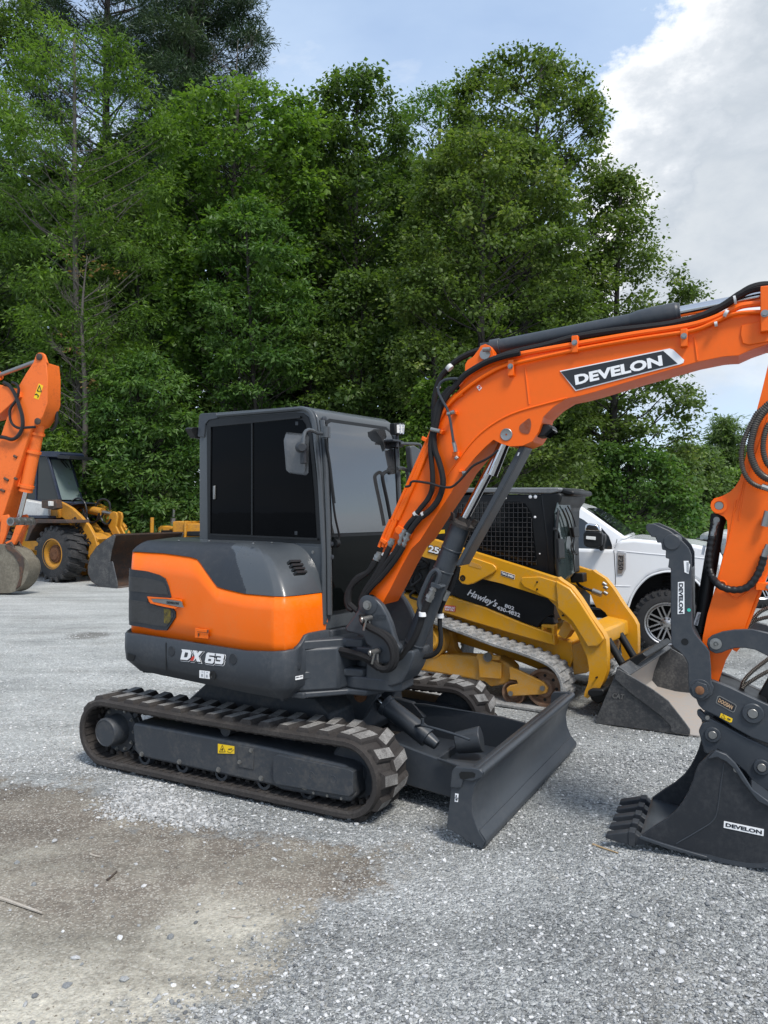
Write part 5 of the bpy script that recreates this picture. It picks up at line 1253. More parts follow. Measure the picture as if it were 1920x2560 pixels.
# lift arms
AK = -.70
arm_pts = [(100, 560), (340, 618), (480, 662), (770, 752), (1100, 855), (1400, 950), (1600, 1015), (1680, 1012)]
ap = q('I', arm_pts)[:-1] + q('F', [(700, 470), (730, 465), (745, 478), (790, 508), (830, 560), (880, 640), (930, 710), (945, 740), (948, 800), (948, 880), (935, 920), (920, 950), (890, 975), (862, 1000), (847, 990), (850, 970), (865, 930), (871, 880), (862, 820), (838, 765), (812, 710), (790, 675), (765, 655), (748, 650), (735, 625), (722, 590), (690, 560)]) + q('I', [(1540, 1228), (1300, 1150), (1050, 1072), (880, 1032), (760, 1000), (600, 900), (400, 840), (250, 800), (100, 740)])
P = K.xz(ap, AK); c = MB(); c.prism(P, AK, AK+.10); la = c.build('lift_arm', M['cat'], SK, K, bevel=.012, seg=3, sharp=25)
c = MB(); c.prism(P, .34, .44); c.build('lift_arm', M['cat'], SK, K, bevel=.012, seg=3, sharp=25)
PP(K, la, 'arm_gusset', M['cat'], 'I', [(740, 800), (800, 818), (960, 872), (995, 905), (998, 935), (960, 970), (760, 1075), (700, 1088), (640, 1075), (605, 1035), (625, 905), (700, 820)], AK-.022, AK, bevel=.008)
PP(K, la, 'arm_gusset', M['cat'], 'I', [(1262, 1010), (1450, 1002), (1640, 1060), (1659, 1140), (1659, 1290), (1400, 1160), (1290, 1110), (1250, 1060)], AK-.016, AK, bevel=.006)
PP(K, la, 'arm_knee', M['cat'], 'F', [(728, 478), (790, 512), (835, 570), (940, 735), (912, 768), (868, 770), (800, 660), (770, 630), (735, 600)], AK-.035, AK, trace=AK, bevel=.012)
PP(K, la, 'arm_slot', M['cat_dirty'], 'I', [(708, 860), (730, 845), (830, 880), (848, 905), (838, 922), (815, 918), (715, 888)], AK-.0245, AK-.021, bevel=.0)
c = MB(); h = K.y(q('I', [(652, 1016)])[0], AK-.02); c.lathe((h.x, AK-.02, h.z), (0, -1, 0), [(0, .030), (.006, .030), (.006, .018), (.002, .016), (.002, 0)], 20)
for k_, x_, y_ in (('I', 1430, 1056), ('I', 1430, 1130), ('F', 757, 632), ('F', 802, 598), ('F', 905, 905)): h = K.y(q(k_, [(x_, y_)])[0], AK-.002); c.cyl((h.x, AK-.03, h.z), (h.x, AK, h.z), .008, n=12)
split(c.build('arm_pin', M['black'], la, K))
dcl = PP(K, la, 'arm_decal', M['white'], 'I', [(1046, 940), (1192, 986), (1186, 1032), (1046, 988)], AK-.002, AK, bevel=0)
PP(K, dcl, 'decal_panel', M['decal_black'], 'I', [(1049, 944), (1189, 989), (1183, 1028), (1049, 985)], AK-.004, AK-.002, trace=AK-.002, bevel=0)
TX(K, dcl, 'decal_lettering', M['white'], 'TWO SPEED', 'I', (1054, 977), (1180, 1018), (1054, 955), AK-.0045, .03, .2)
TX(K, la, 'model_number_shadow', M['decal_black'], '259D', 'I', (288, 752), (550, 826), (296, 664), AK-.003, .07)
TX(K, la, 'model_number', M['white'], '259D', 'I', (294, 742), (542, 812), (302, 674), AK-.006, .03)
PP(K, la, 'arm_crossbar', M['cat'], 'F', [(905, 650), (1000, 672), (1004, 720), (1000, 740), (960, 725), (925, 715)], AK+.10, .34, trace=.0, bevel=.02)
# tilt cylinders
for y_ in (-.34, .06):
    a = K.y(q('F', [(960, 735)])[0], -.28); b2 = K.y(q('F', [(1008, 815)])[0], -.28); a = Vector((a.x, y_, a.z)); b2 = Vector((b2.x, y_, b2.z)); d = (b2-a).normalized()
    tcy = CY(K, la, 'tilt_cylinder', M['black'], a, a+d*.30, .036); CY(K, tcy, 'rod', M['chrome'], a+d*.28, b2+d*.05, .02)
# quick coupler plate, hydraulic couplers
PP(K, la, 'coupler', M['black'], 'F', [(860, 965), (880, 955), (950, 945), (1000, 905), (1000, 850), (1060, 820), (1100, 800), (1120, 820), (1020, 900), (1000, 960), (960, 1000), (900, 1030), (870, 1010)], -.55, .40, trace=-.6, bevel=.01)
PP(K, la, 'coupler_ear', M['black'], 'F', [(862, 965), (880, 957), (930, 958), (940, 975), (930, 992), (880, 995), (862, 985)], -.75, -.55, trace=-.75, bevel=.015)
c = MB()
for i, (a, b2) in enumerate((((885, 525), (925, 540)), ((930, 490), (945, 500)), ((935, 505), (950, 515)), ((935, 530), (950, 540)))):
    P = [K.y(p, .16) for p in q('F', [a, b2])]; c.cyl(P[0], P[1], .03 if i == 0 else .02, n=14)
split(c.build('hydraulic_coupler', M['steel'], la, K))
TB(K, la, 'coupler_hose', M['hose'], 'F', [(815, 455), (818, 490), (845, 510), (885, 525)], .25, .014)
PP(K, la, 'wiring_box', M['black'], 'F', [(790, 445), (850, 445), (852, 485), (795, 488)], .15, .27, trace=.2, bevel=.01)
# cab
YC = -.47
cbp = [(150, 420), (250, 210), (300, 150), (640, 150), (1490, 150), (1505, 210), (1525, 500), (1560, 990), (1300, 905), (780, 745), (420, 640)]
YD = .24
cabk = PP(K, SK, 'cab', M['black'], 'I', cbp, YC, YD, bevel=.02, seg=3)
PP(K, cabk, 'cab_roof', paint('roof grey', (.16, .17, .175), .35, (.3, .3, .3), .5, 4, coat=.2), 'I', [(250, 120), (655, 82), (1640, 78), (1655, 95), (1640, 125), (1560, 140), (700, 130), (280, 160)], YC-.02, YD+.02, trace=YC-.02, bevel=.02, seg=3)
PP(K, cabk, 'roof_visor', M['black'], 'F', [(745, 68), (815, 82), (823, 98), (800, 108), (750, 95)], -.40, .16, trace=-.3, bevel=.02)
# door frame + glass at the front
PP(K, cabk, 'front_frame', M['black'], 'F', [(655, 92), (735, 90), (752, 100), (745, 130), (722, 165), (716, 300), (722, 465), (690, 455), (680, 300)], YC-.01, YD+.01, trace=YC, bevel=.02, seg=3)
hx = K.y(q('F', [(722, 300)])[0], YC).x
gpts = [K.x(p, hx+.03) for p in q('F', [(722, 180), (735, 130), (765, 112), (783, 122), (796, 220), (806, 330), (808, 440), (790, 462), (760, 476), (732, 470), (722, 400)])]
c = MB(); c.prism([(p.y, p.z) for p in gpts], hx+.018, hx+.03, 'x'); fg = c.build('front_glass', glass('loader door glass', (.05, .07, .07), .03, .8, .35), cabk, K)
c = MB(); P = [K.x(p, hx+.05) for p in q('F', [(716, 250), (730, 262), (738, 290), (737, 340), (735, 400)])]; c.tube(P, .013); P = [K.x(p, hx+.05) for p in q('F', [(735, 170), (726, 250), (726, 350), (730, 460)])]; c.tube(P, .016); c.build('door_rail', M['black'], cabk, K)
c = MB()
for pts in ([(752, 165), (775, 220), (790, 290), (800, 340), (815, 365)], [(765, 160), (785, 210), (798, 270), (790, 330), (800, 365)], [(775, 150), (795, 190), (808, 240), (800, 330), (805, 440)], [(795, 360), (820, 360)]):
    P = [K.x(p, hx+.07) for p in q('F', pts)]; c.tube(P, .007)
c.build('wiper', M['black'], cabk, K)
c = MB(); P = [K.x(p, hx+.08) for p in q('F', [(735, 293), (762, 296), (764, 380), (738, 385)])]; c.loft([P, [p+Vector((-.02, 0, 0)) for p in P]]); c.build('door_handle', M['black'], cabk, K, bevel=.01)
c = MB(); P = [K.x(p, hx+.10) for p in q('F', [(800, 245), (825, 240), (830, 285), (806, 288)])]; c.loft([P, [p+Vector((-.04, 0, 0)) for p in P]]); c.build('cab_mirror', M['black'], cabk, K, bevel=.008)
# caged side window: dark pane and wire mesh
win = [(600, 300), (640, 240), (720, 222), (1240, 225), (1300, 245), (1345, 310), (1365, 345), (1425, 885), (1280, 892), (1230, 880), (820, 715), (560, 560)]
wp_ = K.xz(q('I', win), YC); c = MB(); c.prism(wp_, YC-.002, YC+.0); pane = c.build('side_window', paint('dark window', (.006, .007, .008), .12, (.02, .02, .02), .2), cabk, K)
c = MB()
xs_ = [p[0] for p in wp_]; zs_ = [p[1] for p in wp_]
def inside(x, z, P):
    r = False
    for i in range(len(P)):
        (x1, z1), (x2, z2) = P[i], P[i-1]
        if (z1 > z) != (z2 > z) and x < (x2-x1)*(z-z1)/(z2-z1)+x1: r = not r
    return r
for u in np.arange(min(xs_), max(xs_), .048):
    zz = [z for z in np.arange(min(zs_), max(zs_), .01) if inside(u, z, wp_)]
    if len(zz) > 3: c.cyl((u, YC-.012, zz[0]), (u, YC-.012, zz[-1]), .0032, n=4, caps=False)
for z in np.arange(min(zs_), max(zs_), .048):
    uu = [u for u in np.arange(min(xs_), max(xs_), .01) if inside(u, z, wp_)]
    if len(uu) > 3: c.cyl((uu[0], YC-.015, z), (uu[-1], YC-.015, z), .0032, n=4, caps=False)
c.build('window_cage', paint('cage black', (.035, .035, .037), .45), pane, K)
c = MB()
for x_, y_, r_ in ((1352, 174, .018), (1405, 174, .018), (750, 190, .008), (1100, 190, .008), (1400, 385, .012), (1450, 765, .008), (630, 170, .008)):
    h = K.y(q('I', [(x_, y_)])[0], YC); c.lathe((h.x, YC, h.z), (0, -1, 0), [(0, r_), (.004, r_), (.008, r_*.6), (.008, 0)], 14)
split(c.build('cab_stud', M['white'], cabk, K))
c = MB(); P = K.xz(q('I', [(400, 520), (462, 515), (465, 552), (392, 560)]), YC-.003); c.prism(P, YC-.004, YC-.001); c.build('cab_warning_label', M['warn'], cabk, K)
# bucket
BKn = -.88
bkp = [(452, 1185), (430, 1255), (345, 1450), (282, 1600), (285, 1622), (600, 1662), (920, 1702), (1035, 1712), (1036, 1672), (1000, 1620), (900, 1490), (860, 1440), (740, 1352), (640, 1290), (555, 1238), (480, 1192)]
P = K.xz(q('O', bkp), BKn); c = MB(); c.prism(P, BKn, BKn+.018); c.prism(P, .66, .678)
bb = split(c.build('bucket_side_plate', M['bucket_steel'], SK, K, bevel=.004, sharp=25))[0]
sh = K.xz(q('O', [(470, 1182), (452, 1186), (430, 1255), (345, 1450), (283, 1600), (290, 1620), (600, 1664), (920, 1706), (1110, 1732)]), BKn)
sin = K.xz(q('O', [(1112, 1722), (920, 1696), (600, 1650), (430, 1600), (380, 1540), (400, 1450), (450, 1320), (480, 1200)]), BKn)
c = MB(); c.prism(sh+sin, BKn+.006, .672); c.build('bucket_shell', M['bucket_in'], bb, K, sharp=35)
PP(K, bb, 'top_lip', M['bucket_steel'], 'O', [(448, 1178), (475, 1168), (560, 1232), (552, 1248), (470, 1205)], BKn-.004, .682, trace=BKn, bevel=.006)
PP(K, bb, 'side_stiffener', M['bucket_steel'], 'O', [(455, 1190), (478, 1195), (560, 1242), (740, 1352), (862, 1442), (1000, 1620), (1036, 1672), (1035, 1712), (920, 1702), (885, 1690), (880, 1640), (800, 1560), (560, 1380), (440, 1270), (440, 1235)], BKn-.018, BKn, bevel=.004)
TX(K, bb, 'side_lettering', M['steel'], 'CAT', 'O', (415, 1420), (508, 1432), (422, 1378), BKn-.001, .03, th=.004)
P = K.xz(q('O', [(790, 1165), (720, 1158), (725, 1130)]), BKn)
P = [K.y(p, .659) for p in q('O', [(716, 1172), (792, 1168), (716, 1136)])]; c = MB(); c.text('CAT', P[1], P[0], P[1]+(P[2]-P[0]), (0, -.003, 0), .03); c.build('inner_lettering', M['bucket_steel'], bb, K, sharp=0)
# ================================================================= WHITE PICKUP
TR = Frame(3.95, 10.68, -22)
M['truck'] = paint('white car paint', (.78, .79, .80), .18, (.66, .64, .60), .18, 1.5, coat=.6)
M['tyre'] = paint('car tyre', (.022, .022, .023), .75, (.07, .065, .06), .5, 8, bump=.15)
M['alloy'] = paint('machined alloy', (.50, .49, .48), .28, (.3, .28, .26), .3, 6, metal=.9)
M['well'] = paint('wheel well', (.006, .006, .006), .9, (.03, .028, .025), .4, 6)
TK = thing('pickup_truck', 'white lifted pickup truck with black tow mirror, parked behind the yellow track loader', 'pickup truck', TR)
NT = -.98
low = [(450, 1372)] + []
bp_ = q('O', [(-200, 222), (100, 226), (430, 236), (448, 190), (480, 160), (590, 150), (720, 163), (900, 180), (1080, 198), (1200, 222), (1275, 252), (1296, 290), (1300, 400), (1290, 520), (1260, 640), (1190, 655), (1160, 575), (1100, 490), (1010, 428), (890, 405), (800, 412), (700, 450), (615, 535), (565, 620), (542, 694), (430, 684), (100, 672), (-200, 664)])
P = TR.xz(bp_, NT)
zb_ = P[-1][1]; zt_ = P[0][1]; xd = P[0][0]
wz = .44
full = P[:-1] + [(xd, zb_), (-2.95, zb_), (-3.0, zb_+.05), (-3.15, .88), (-3.4, 1.02), (-3.75, 1.06), (-4.1, 1.02), (-4.35, .88), (-4.48, zb_+.05), (-5.45, zb_+.12), (-5.5, zt_+.02), (-2.4, zt_+.02), (xd, zt_)]
c = MB(); c.prism(full, NT, -NT)
tb_ = c.build('body', M['truck'], TK, TR, bevel=.045, seg=4, sharp=30)
c = MB(); c.box(-5.4, .85, -.66, .66, .42, 1.0); c.box(-.75, .75, -.62, .62, .4, 1.25)
for z in np.arange(.80, 1.16, .05): c.lathe((.02, -.62, z), (0, 0, 1), [(0, .07), (.012, .085), (.024, .085), (.036, .07)], 18)
c.build('chassis', M['well'], TK, TR)
# fender flare, seams, sill
gh = q('F', [(600, 120), (700, 118), (775, 132), (830, 150), (880, 182), (960, 238), (1038, 292), (1010, 300), (975, 345), (800, 338), (600, 330)])
Pg = TR.xz(gh, -.86); Pg[0] = (-2.2, Pg[1][1]); Pg[-1] = (-2.35, zt_-.02)
c = MB(); rings = []
c.prism(Pg, -.80, .80); top_z = max(p[1] for p in Pg)
for v in c.bm.verts:
    t = (v.co.z-zt_)/(top_z-zt_); v.co.y *= 1.14-.16*max(0, t)
gh_ = c.build('cab_roof', M['truck'], TK, TR, bevel=.04, seg=4)
sw = TR.xz(q('F', [(640, 170), (740, 165), (790, 183), (845, 212), (905, 258), (948, 298), (968, 325), (972, 343), (840, 339), (640, 332)]), -.88)
def gside(z): t = (z-zt_)/(top_z-zt_); return -.80*(1.14-.16*max(0, t))
c = MB(); va = [c.bm.verts.new((x, gside(z)-.003, z)) for x, z in sw]; vb = [c.bm.verts.new((x, gside(z)+.01, z)) for x, z in sw]
c.bm.faces.new(va); n_ = len(va)
for i in range(n_): c.bm.faces.new((va[i], vb[i], vb[(i+1) % n_], va[(i+1) % n_]))
M['car_glass'] = glass('car glass', (.02, .025, .03), .03, .7)
c.build('side_window', M['car_glass'], gh_, TR)
# windscreen on the sloping front of the cab
i0, i1 = 3, 6
A_, B_ = Vector(Pg[3]), Vector(Pg[6]); nrm = Vector((-(B_-A_).y, (B_-A_).x)).normalized()
if nrm.x < 0: nrm = -nrm
pa_, pb_ = A_.lerp(B_, .10)+nrm*.022, A_.lerp(B_, .93)+nrm*.004
pm_ = Vector(Pg[5])+nrm*.012
c = MB(); rg = []
for p in (pa_, A_.lerp(B_, .35)+nrm*.034, A_.lerp(B_, .65)+nrm*.026, pb_):
    wy = -gside(p.y)-.05; rg.append([(p.x, -wy, p.y), (p.x, wy, p.y)])
g = [[c.bm.verts.new(v) for v in r] for r in rg]
for a, b2 in zip(g[:-1], g[1:]): c._tag([c.bm.faces.new((a[0], a[1], b2[1], b2[0]))])
c.build('windscreen', M['car_glass'], gh_, TR)
def tl(name, pts, r, mat, k='O', par=tb_, y=NT-.001): return TB(TR, par, name, mat, k, pts, y, r, n=6)
tl('door_seam', [(430, 238), (436, 330), (442, 480), (434, 600), (426, 690)], .004, M['black']); tl('hood_seam', [(448, 185), (455, 150)], .004, M['black'])
tl('door_crease', [(-150, 512), (200, 520), (440, 526), (560, 528)], .006, M['truck']); tl('fender_crease', [(460, 245), (700, 268), (900, 285), (1100, 300), (1250, 320)], .006, M['truck'])
tl('wheel_lip', [(545, 694), (572, 615), (620, 535), (702, 455), (800, 418), (890, 411), (1008, 434), (1095, 494), (1155, 578), (1188, 655)], .014, M['truck'])
PP(TR, tb_, 'running_board', M['black'], 'O', [(-200, 690), (430, 695), (545, 700), (540, 730), (400, 720), (-200, 712)], NT+.02, NT+.2, trace=NT+.02, bevel=.01)
# fender badge
M['badge'] = paint('badge silver', (.55, .56, .58), .25, (.4, .4, .42), .2, 5, metal=.5)
bg = PP(TR, tb_, 'fender_badge', M['badge'], 'O', [(455, 255), (520, 256), (528, 265), (526, 392), (500, 440), (455, 442)], NT-.012, NT, bevel=.004)
PP(TR, bg, 'badge_inset', M['alloy'], 'O', [(460, 280), (512, 280), (512, 385), (492, 425), (460, 428)], NT-.014, NT-.011, trace=NT-.012, bevel=0)
TX(TR, bg, 'badge_lettering', M['decal_black'], 'F250', 'O', (466, 288), (466, 400), (504, 288), NT-.016, .02)
# tow mirror
mi = PP(TR, TK, 'tow_mirror', M['black'], 'O', [(205, 85), (330, 90), (345, 110), (340, 200), (300, 222), (215, 215), (192, 190), (190, 110)], NT-.32, NT-.16, trace=NT-.25, bevel=.02, seg=3)
PP(TR, mi, 'mirror_cap', M['chrome'], 'O', [(208, 35), (235, 25), (300, 35), (322, 60), (330, 92), (202, 86)], NT-.33, NT-.15, trace=NT-.25, bevel=.02, seg=3)
PP(TR, mi, 'turn_lamp', M['lens'], 'O', [(210, 128), (285, 134), (285, 160), (208, 152)], NT-.335, NT-.32, trace=NT-.32, bevel=.003)
PP(TR, mi, 'mirror_arm', M['black'], 'O', [(325, 110), (362, 112), (366, 150), (350, 240), (325, 245), (310, 215)], NT-.2, NT+.06, trace=NT-.10, bevel=.015)
PP(TR, TK, 'mirror_triangle', M['car_glass'], 'O', [(330, 60), (390, 130), (415, 200), (416, 235), (330, 232)], NT+.055, NT+.075, trace=NT+.06, bevel=.0)
# headlight, grille and bumper at the nose
xn = max(p[0] for p in P)
c = MB(); c.box(xn-.12, xn+.004, NT+.0, NT+.30, .96, 1.22); c.box(xn-.12, xn+.004, -NT-.30, -NT, .96, 1.22); split(c.build('headlamp', M['lens'], TK, TR, bevel=.02))
c = MB(); c.box(xn-.10, xn+.02, -.62, .62, .86, 1.26)
for i in range(4): c.box(xn+.02, xn+.04, -.6, .6, .90+i*.09, .94+i*.09)
c.build('grille', M['steel'], TK, TR, bevel=.01)
c = MB(); c.box(xn-.15, xn+.10, NT+.02, -NT-.02, .58, .80); c.build('bumper', M['chrome'], TK, TR, bevel=.04, seg=3)
def truck_wheel(x, y, e):
    r = .435; w = wheel(TR, TK, x, y, r, r-.012, .30, .265, M['tyre'], None, e=e, lugs=30, style='car', lugh=.010)
    i = -e; c = MB()
    c.lathe((x, y+i*.0, r), (0, i, 0), [(-.004, .262), (-.006, .272), (.012, .274), (.02, .262), (.03, .245), (.012, .236), (.016, .228), (.20, .215), (.20, 0.02)], 48)
    c.build('rim', M['alloy'], w, TR)
    c = MB(); c.lathe((x, y+i*.10, r), (0, i, 0), [(0, .224), (.02, .222), (.02, .0)], 40); c.build('brake_shadow', M['well'], w, TR)
    c = MB()
    for k in range(8):
        for s_ in (-1, 1):
            a0 = k*math.pi/4; a1 = a0+s_*.27
            p0_ = Vector((x+.065*math.cos(a0), y+i*.03, r+.065*math.sin(a0))); p1_ = Vector((x+.236*math.cos(a1), y+i*.012, r+.236*math.sin(a1)))
            d = (p1_-p0_).normalized(); u = Vector((-d.z, 0, d.x)).normalized()*.0095
            c.loft([[p0_-u*1.1, p0_+u*1.1, p0_+u*1.1+Vector((0, i*.03, 0)), p0_-u*1.1+Vector((0, i*.03, 0))], [p1_-u, p1_+u, p1_+u+Vector((0, i*.03, 0)), p1_-u+Vector((0, i*.03, 0))]])
    c.lathe((x, y+i*.055, r), (0, -i, 0), [(0, .085), (.03, .08), (.035, .05), (.05, .045), (.055, .035), (.055, 0)], 30)
    c.build('spokes', M['alloy'], w, TR)
    c = MB()
    for k in range(8): a = k*math.pi/4+.39; c.cyl((x+.065*math.cos(a), y+i*.03, r+.065*math.sin(a)), (x+.065*math.cos(a), y+i*.008, r+.065*math.sin(a)), .011, n=8)
    c.build('wheel_nuts', M['black'], w, TR)
    if e < 0:
        for txt, a0 in (('MUD', 3.6), ):
            pass
hw_ = TR.y(q('O', [(852, 842)])[0], -1.0)
for x_ in (hw_.x, -3.78): truck_wheel(x_, -1.0, -1); truck_wheel(x_, 1.0, 1)
# a second one further right, nearly all beyond the edge of the photograph
def copy_tree(o, parent=None):
    c = o.copy(); COL.objects.link(c)
    if parent is not None: c.parent = parent
    for ch in list(o.children): copy_tree(ch, c)
    return c
t2 = copy_tree(TK); g2 = WORLD.z((1893, 1521), 0); ang = 172
off = Matrix.Rotation(R(ang), 4, 'Z') @ Vector((0.0, 1.0, 0))
t2.location = (g2.x-off.x+.12, g2.y-off.y, 0); t2.rotation_euler = (0, 0, R(ang))
t2['label'] = 'white pickup at the right edge, only a wheel showing past the orange arm'
TK['group'] = t2['group'] = 'white pickups in the yard'
# ================================================================= WHEEL LOADER
WF = Frame(-8.03, 20.9, -30)
M['loader'] = paint('old loader yellow', (.55, .25, .02), .5, (.22, .12, .06), .8, 3, lo=.42, hi=.70)
M['navy'] = paint('navy cab paint', (.015, .022, .045), .35, (.08, .085, .09), .4, 4)
M['old_tyre'] = paint('old tyre', (.030, .031, .033), .8, (.13, .125, .12), .6, 3, bump=.15)
M['rust_brown'] = paint('rusty bucket', (.055, .040, .033), .6, (.20, .085, .035), .8, 2.0, lo=.45, hi=.75)
M['dirty_white'] = paint('dirty white panel', (.60, .60, .58), .45, (.30, .28, .25), .5, 3)
M['clear'] = see_glass('clear cab glass', (.62, .72, .70))
WL = thing('wheel_loader', 'yellow wheel loader with navy cab and lowered brown bucket, by the trees at left', 'loader', WF)
NW = -1.15
def lw(x, y, e):
    w = wheel(WF, WL, x, y, .74, .715, .58, .37, M['old_tyre'], None, e=e, lugs=19, style='tractor', lugh=.035); i = -e
    c = MB(); c.lathe((x, y+i*.0, .74), (0, i, 0), [(-.005, .375), (.0, .40), (.02, .40), (.03, .375), (.03, .34), (.06, .30), (.12, .25), (.12, .0)], 40); c.build('rim', M['loader'], w, WF)
    c = MB(); c.lathe((x, y+i*.12, .74), (0, -i, 0), [(0, .235), (.02, .235), (.05, .16), (.07, .15), (.07, 0)], 30)
    for k in range(24): a = k*math.pi/12; c.bolt((x+.205*math.cos(a), y+i*.10, .74+.205*math.sin(a)), (0, -i, 0), .012, .02)
    for k in range(30):
        a = k*math.pi/15; p0_ = Vector((x+.05*math.cos(a), y+i*.05, .74+.05*math.sin(a))); p1_ = Vector((x+.15*math.cos(a), y+i*.05, .74+.15*math.sin(a))); c.cyl(p0_, p1_, .004, n=5)
    c.build('hub', M['rust'], w, WF)
for x_ in (0, -2.75): lw(x_, NW, -1); lw(x_, -NW, 1)
def wp(name, mat, pts, y0, y1, tr_=None, par=None, bevel=.015, k='E', **kw_): return PP(WF, par or WL, name, mat, k, pts, y0, y1, trace=tr_, bevel=bevel, **kw_)
bd_ = wp('front_frame', M['loader'], [(240, 1560), (400, 1480), (560, 1500), (640, 1600), (760, 1640), (780, 1760), (700, 1850), (560, 1800), (240, 1800)], -.45, .45, -.45)
c = MB(); c.box(-4.0, -.9, -.7, .7, .75, 1.35); c.box(-4.1, -1.6, -.62, .62, 1.35, 1.95); c.box(-4.35, -4.0, -1.0, 1.0, .6, 1.2); c.build('rear_body', M['loader'], WL, WF, bevel=.05)
wp('side_panel', M['dirty_white'], [(-20, 1320), (120, 1308), (398, 1358), (398, 1452), (110, 1450), (-20, 1440)], -.80, .80, -.80)
wp('platform', M['navy'], [(-20, 1442), (398, 1452), (400, 1475), (-20, 1470)], -.95, .95, -.95)
YL, YR = -.50, .24
cbw = wp('cab', M['navy'], [(120, 1310), (300, 1318), (500, 1330), (660, 1350), (580, 1372), (398, 1360), (120, 1330)], YL, YR, YL)
roofl = wp('cab_roof', M['navy'], [(80, 940), (330, 918), (480, 920), (500, 935), (495, 968), (330, 962), (80, 985)], YL-.03, YR+.03, YL, par=cbw)
# posts: traced on the near side plane, repeated on the far side; clear glass between
Pc = WF.xz(q('E', [(310, 965), (390, 962), (408, 990), (490, 1330), (300, 1320), (292, 1150)]), YL)
zt1 = Pc[0][1]; zb1 = Pc[4][1]; xf0 = Pc[1][0]; xf1 = Pc[3][0]; xb_ = -2.05
c = MB()
for y_ in (YL, YR-.06):
    for (xa, za), (xb2, zb2), w_ in (((xf0, zt1), (xf1, zb1), .07), ((Pc[0][0]-.05, zt1), (Pc[4][0]-.05, zb1), .06), ((xb_, zt1), (xb_, zb1), .09)):
        c.loft([[(xa-w_/2, y_, za), (xa+w_/2, y_, za), (xa+w_/2, y_+.06, za), (xa-w_/2, y_+.06, za)], [(xb2-w_/2, y_, zb2), (xb2+w_/2, y_, zb2), (xb2+w_/2, y_+.06, zb2), (xb2-w_/2, y_+.06, zb2)]])
c.box(xf0-.04, xf0+.04, YL, YR, zt1-.08, zt1); c.build('cab_posts', M['navy'], cbw, WF, bevel=.01)
c = MB(); c.mi = 2; c.poly([(xf0+.03, YL+.06, zt1-.08), (xf0+.03, YR-.06, zt1-.08), (xf1+.03, YR-.06, zb1), (xf1+.03, YL+.06, zb1)])
c.mi = 1; c.poly([(Pc[0][0], YL+.03, zt1), (xf0, YL+.03, zt1), (xf1, YL+.03, zb1), (Pc[4][0], YL+.03, zb1)]); c.poly([(xb_, YL+.03, zt1), (Pc[0][0]-.08, YL+.03, zt1), (Pc[4][0]-.08, YL+.03, zb1), (xb_, YL+.03, zb1)]); c.mi = 0
c.poly([(Pc[0][0], YR-.03, zt1), (xf0, YR-.03, zt1), (xf1, YR-.03, zb1), (Pc[4][0], YR-.03, zb1)]); c.poly([(xb_, YL, zt1), (xb_, YR, zt1), (xb_, YR, zb1), (xb_, YL, zb1)])
c.build('cab_glass', [M['clear'], glass('dim side glass', (.03, .035, .035), .05, .25), glass('pale windscreen', (.22, .28, .28), .10, .8, .25)], cbw, WF, normals=False)
c = MB(); c.box(xb_+.3, xb_+.42, -.26, .26, zb1+.0, zb1+.55); c.box(xb_+.35, xb_+.85, -.26, .26, zb1-.05, zb1+.12); c.build('seat', M['black'], cbw, WF, bevel=.04)
c = MB(); c.tube([(xf1-.30+.17*math.cos(a)*.5, .17*math.sin(a), zb1+.25+.17*math.cos(a)*.6) for a in np.linspace(0, 6.28, 14)], .014); c.build('steering_wheel', M['black'], cbw, WF)
lb = wp('light_bar', M['black'], [(485, 948), (585, 955), (588, 985), (487, 978)], -.55, .2, -.5, par=roofl, bevel=.01)
c = MB()
for pts in ([(500, 990), (540, 1040), (610, 1120)], [(515, 985), (560, 1035), (600, 1110)], [(600, 1060), (625, 1120), (632, 1170)]):
    P = [WF.x(p, xf0+.12) for p in q('E', pts)]; c.tube(P, .012)
c.build('wipers', M['black'], cbw, WF)
c = MB(); P = [WF.x(p, xf0+.15) for p in q('E', [(678, 1092), (735, 1095), (736, 1180), (680, 1185)])]; c.loft([P, [p-Vector((.08, 0, 0)) for p in P]]); c.build('side_mirror', M['black'], cbw, WF, bevel=.02)
la_ = wp('lift_arm', M['loader'], [(482, 1330), (520, 1345), (590, 1385), (660, 1450), (730, 1530), (780, 1620), (802, 1700), (785, 1760), (745, 1812), (722, 1780), (735, 1700), (700, 1640), (640, 1560), (560, 1500), (490, 1450), (480, 1390)], -.62, -.52, -.62)
wp('lift_arm', M['loader'], [(482, 1330), (520, 1345), (590, 1385), (660, 1450), (730, 1530), (780, 1620), (802, 1700), (785, 1760), (745, 1812), (722, 1780), (735, 1700), (700, 1640), (640, 1560), (560, 1500), (490, 1450), (480, 1390)], .52, .62, -.62)
# lettering running down the arm
TX(WF, la_, 'arm_lettering', M['decal_black'], 'SAMSUNG', 'E', (589, 1480), (724, 1706), (622, 1455), -.625, .045)
wp('headlamp_box', M['rust_brown'], [(350, 1322), (470, 1318), (478, 1390), (440, 1402), (350, 1385)], -.98, -.80, -.95)
c = MB(); P = [WF.x(p, WF.y(q('E', [(440, 1355)])[0], -.9).x+.12) for p in q('E', [(415, 1330), (465, 1335), (465, 1372), (418, 1370)])]; c.loft([P, [p-Vector((.1, 0, 0)) for p in P]]); c.build('headlamp', M['lens'], WL, WF, bevel=.01)
wp('lamp_post', M['loader'], [(398, 1395), (482, 1395), (482, 1470), (396, 1478)], -.72, -.60, -.7)
wp('fender', M['rust_brown'], [(265, 1500), (300, 1480), (560, 1485), (568, 1512), (320, 1512), (280, 1570), (240, 1660), (215, 1660)], NW-.05, -.5, NW)
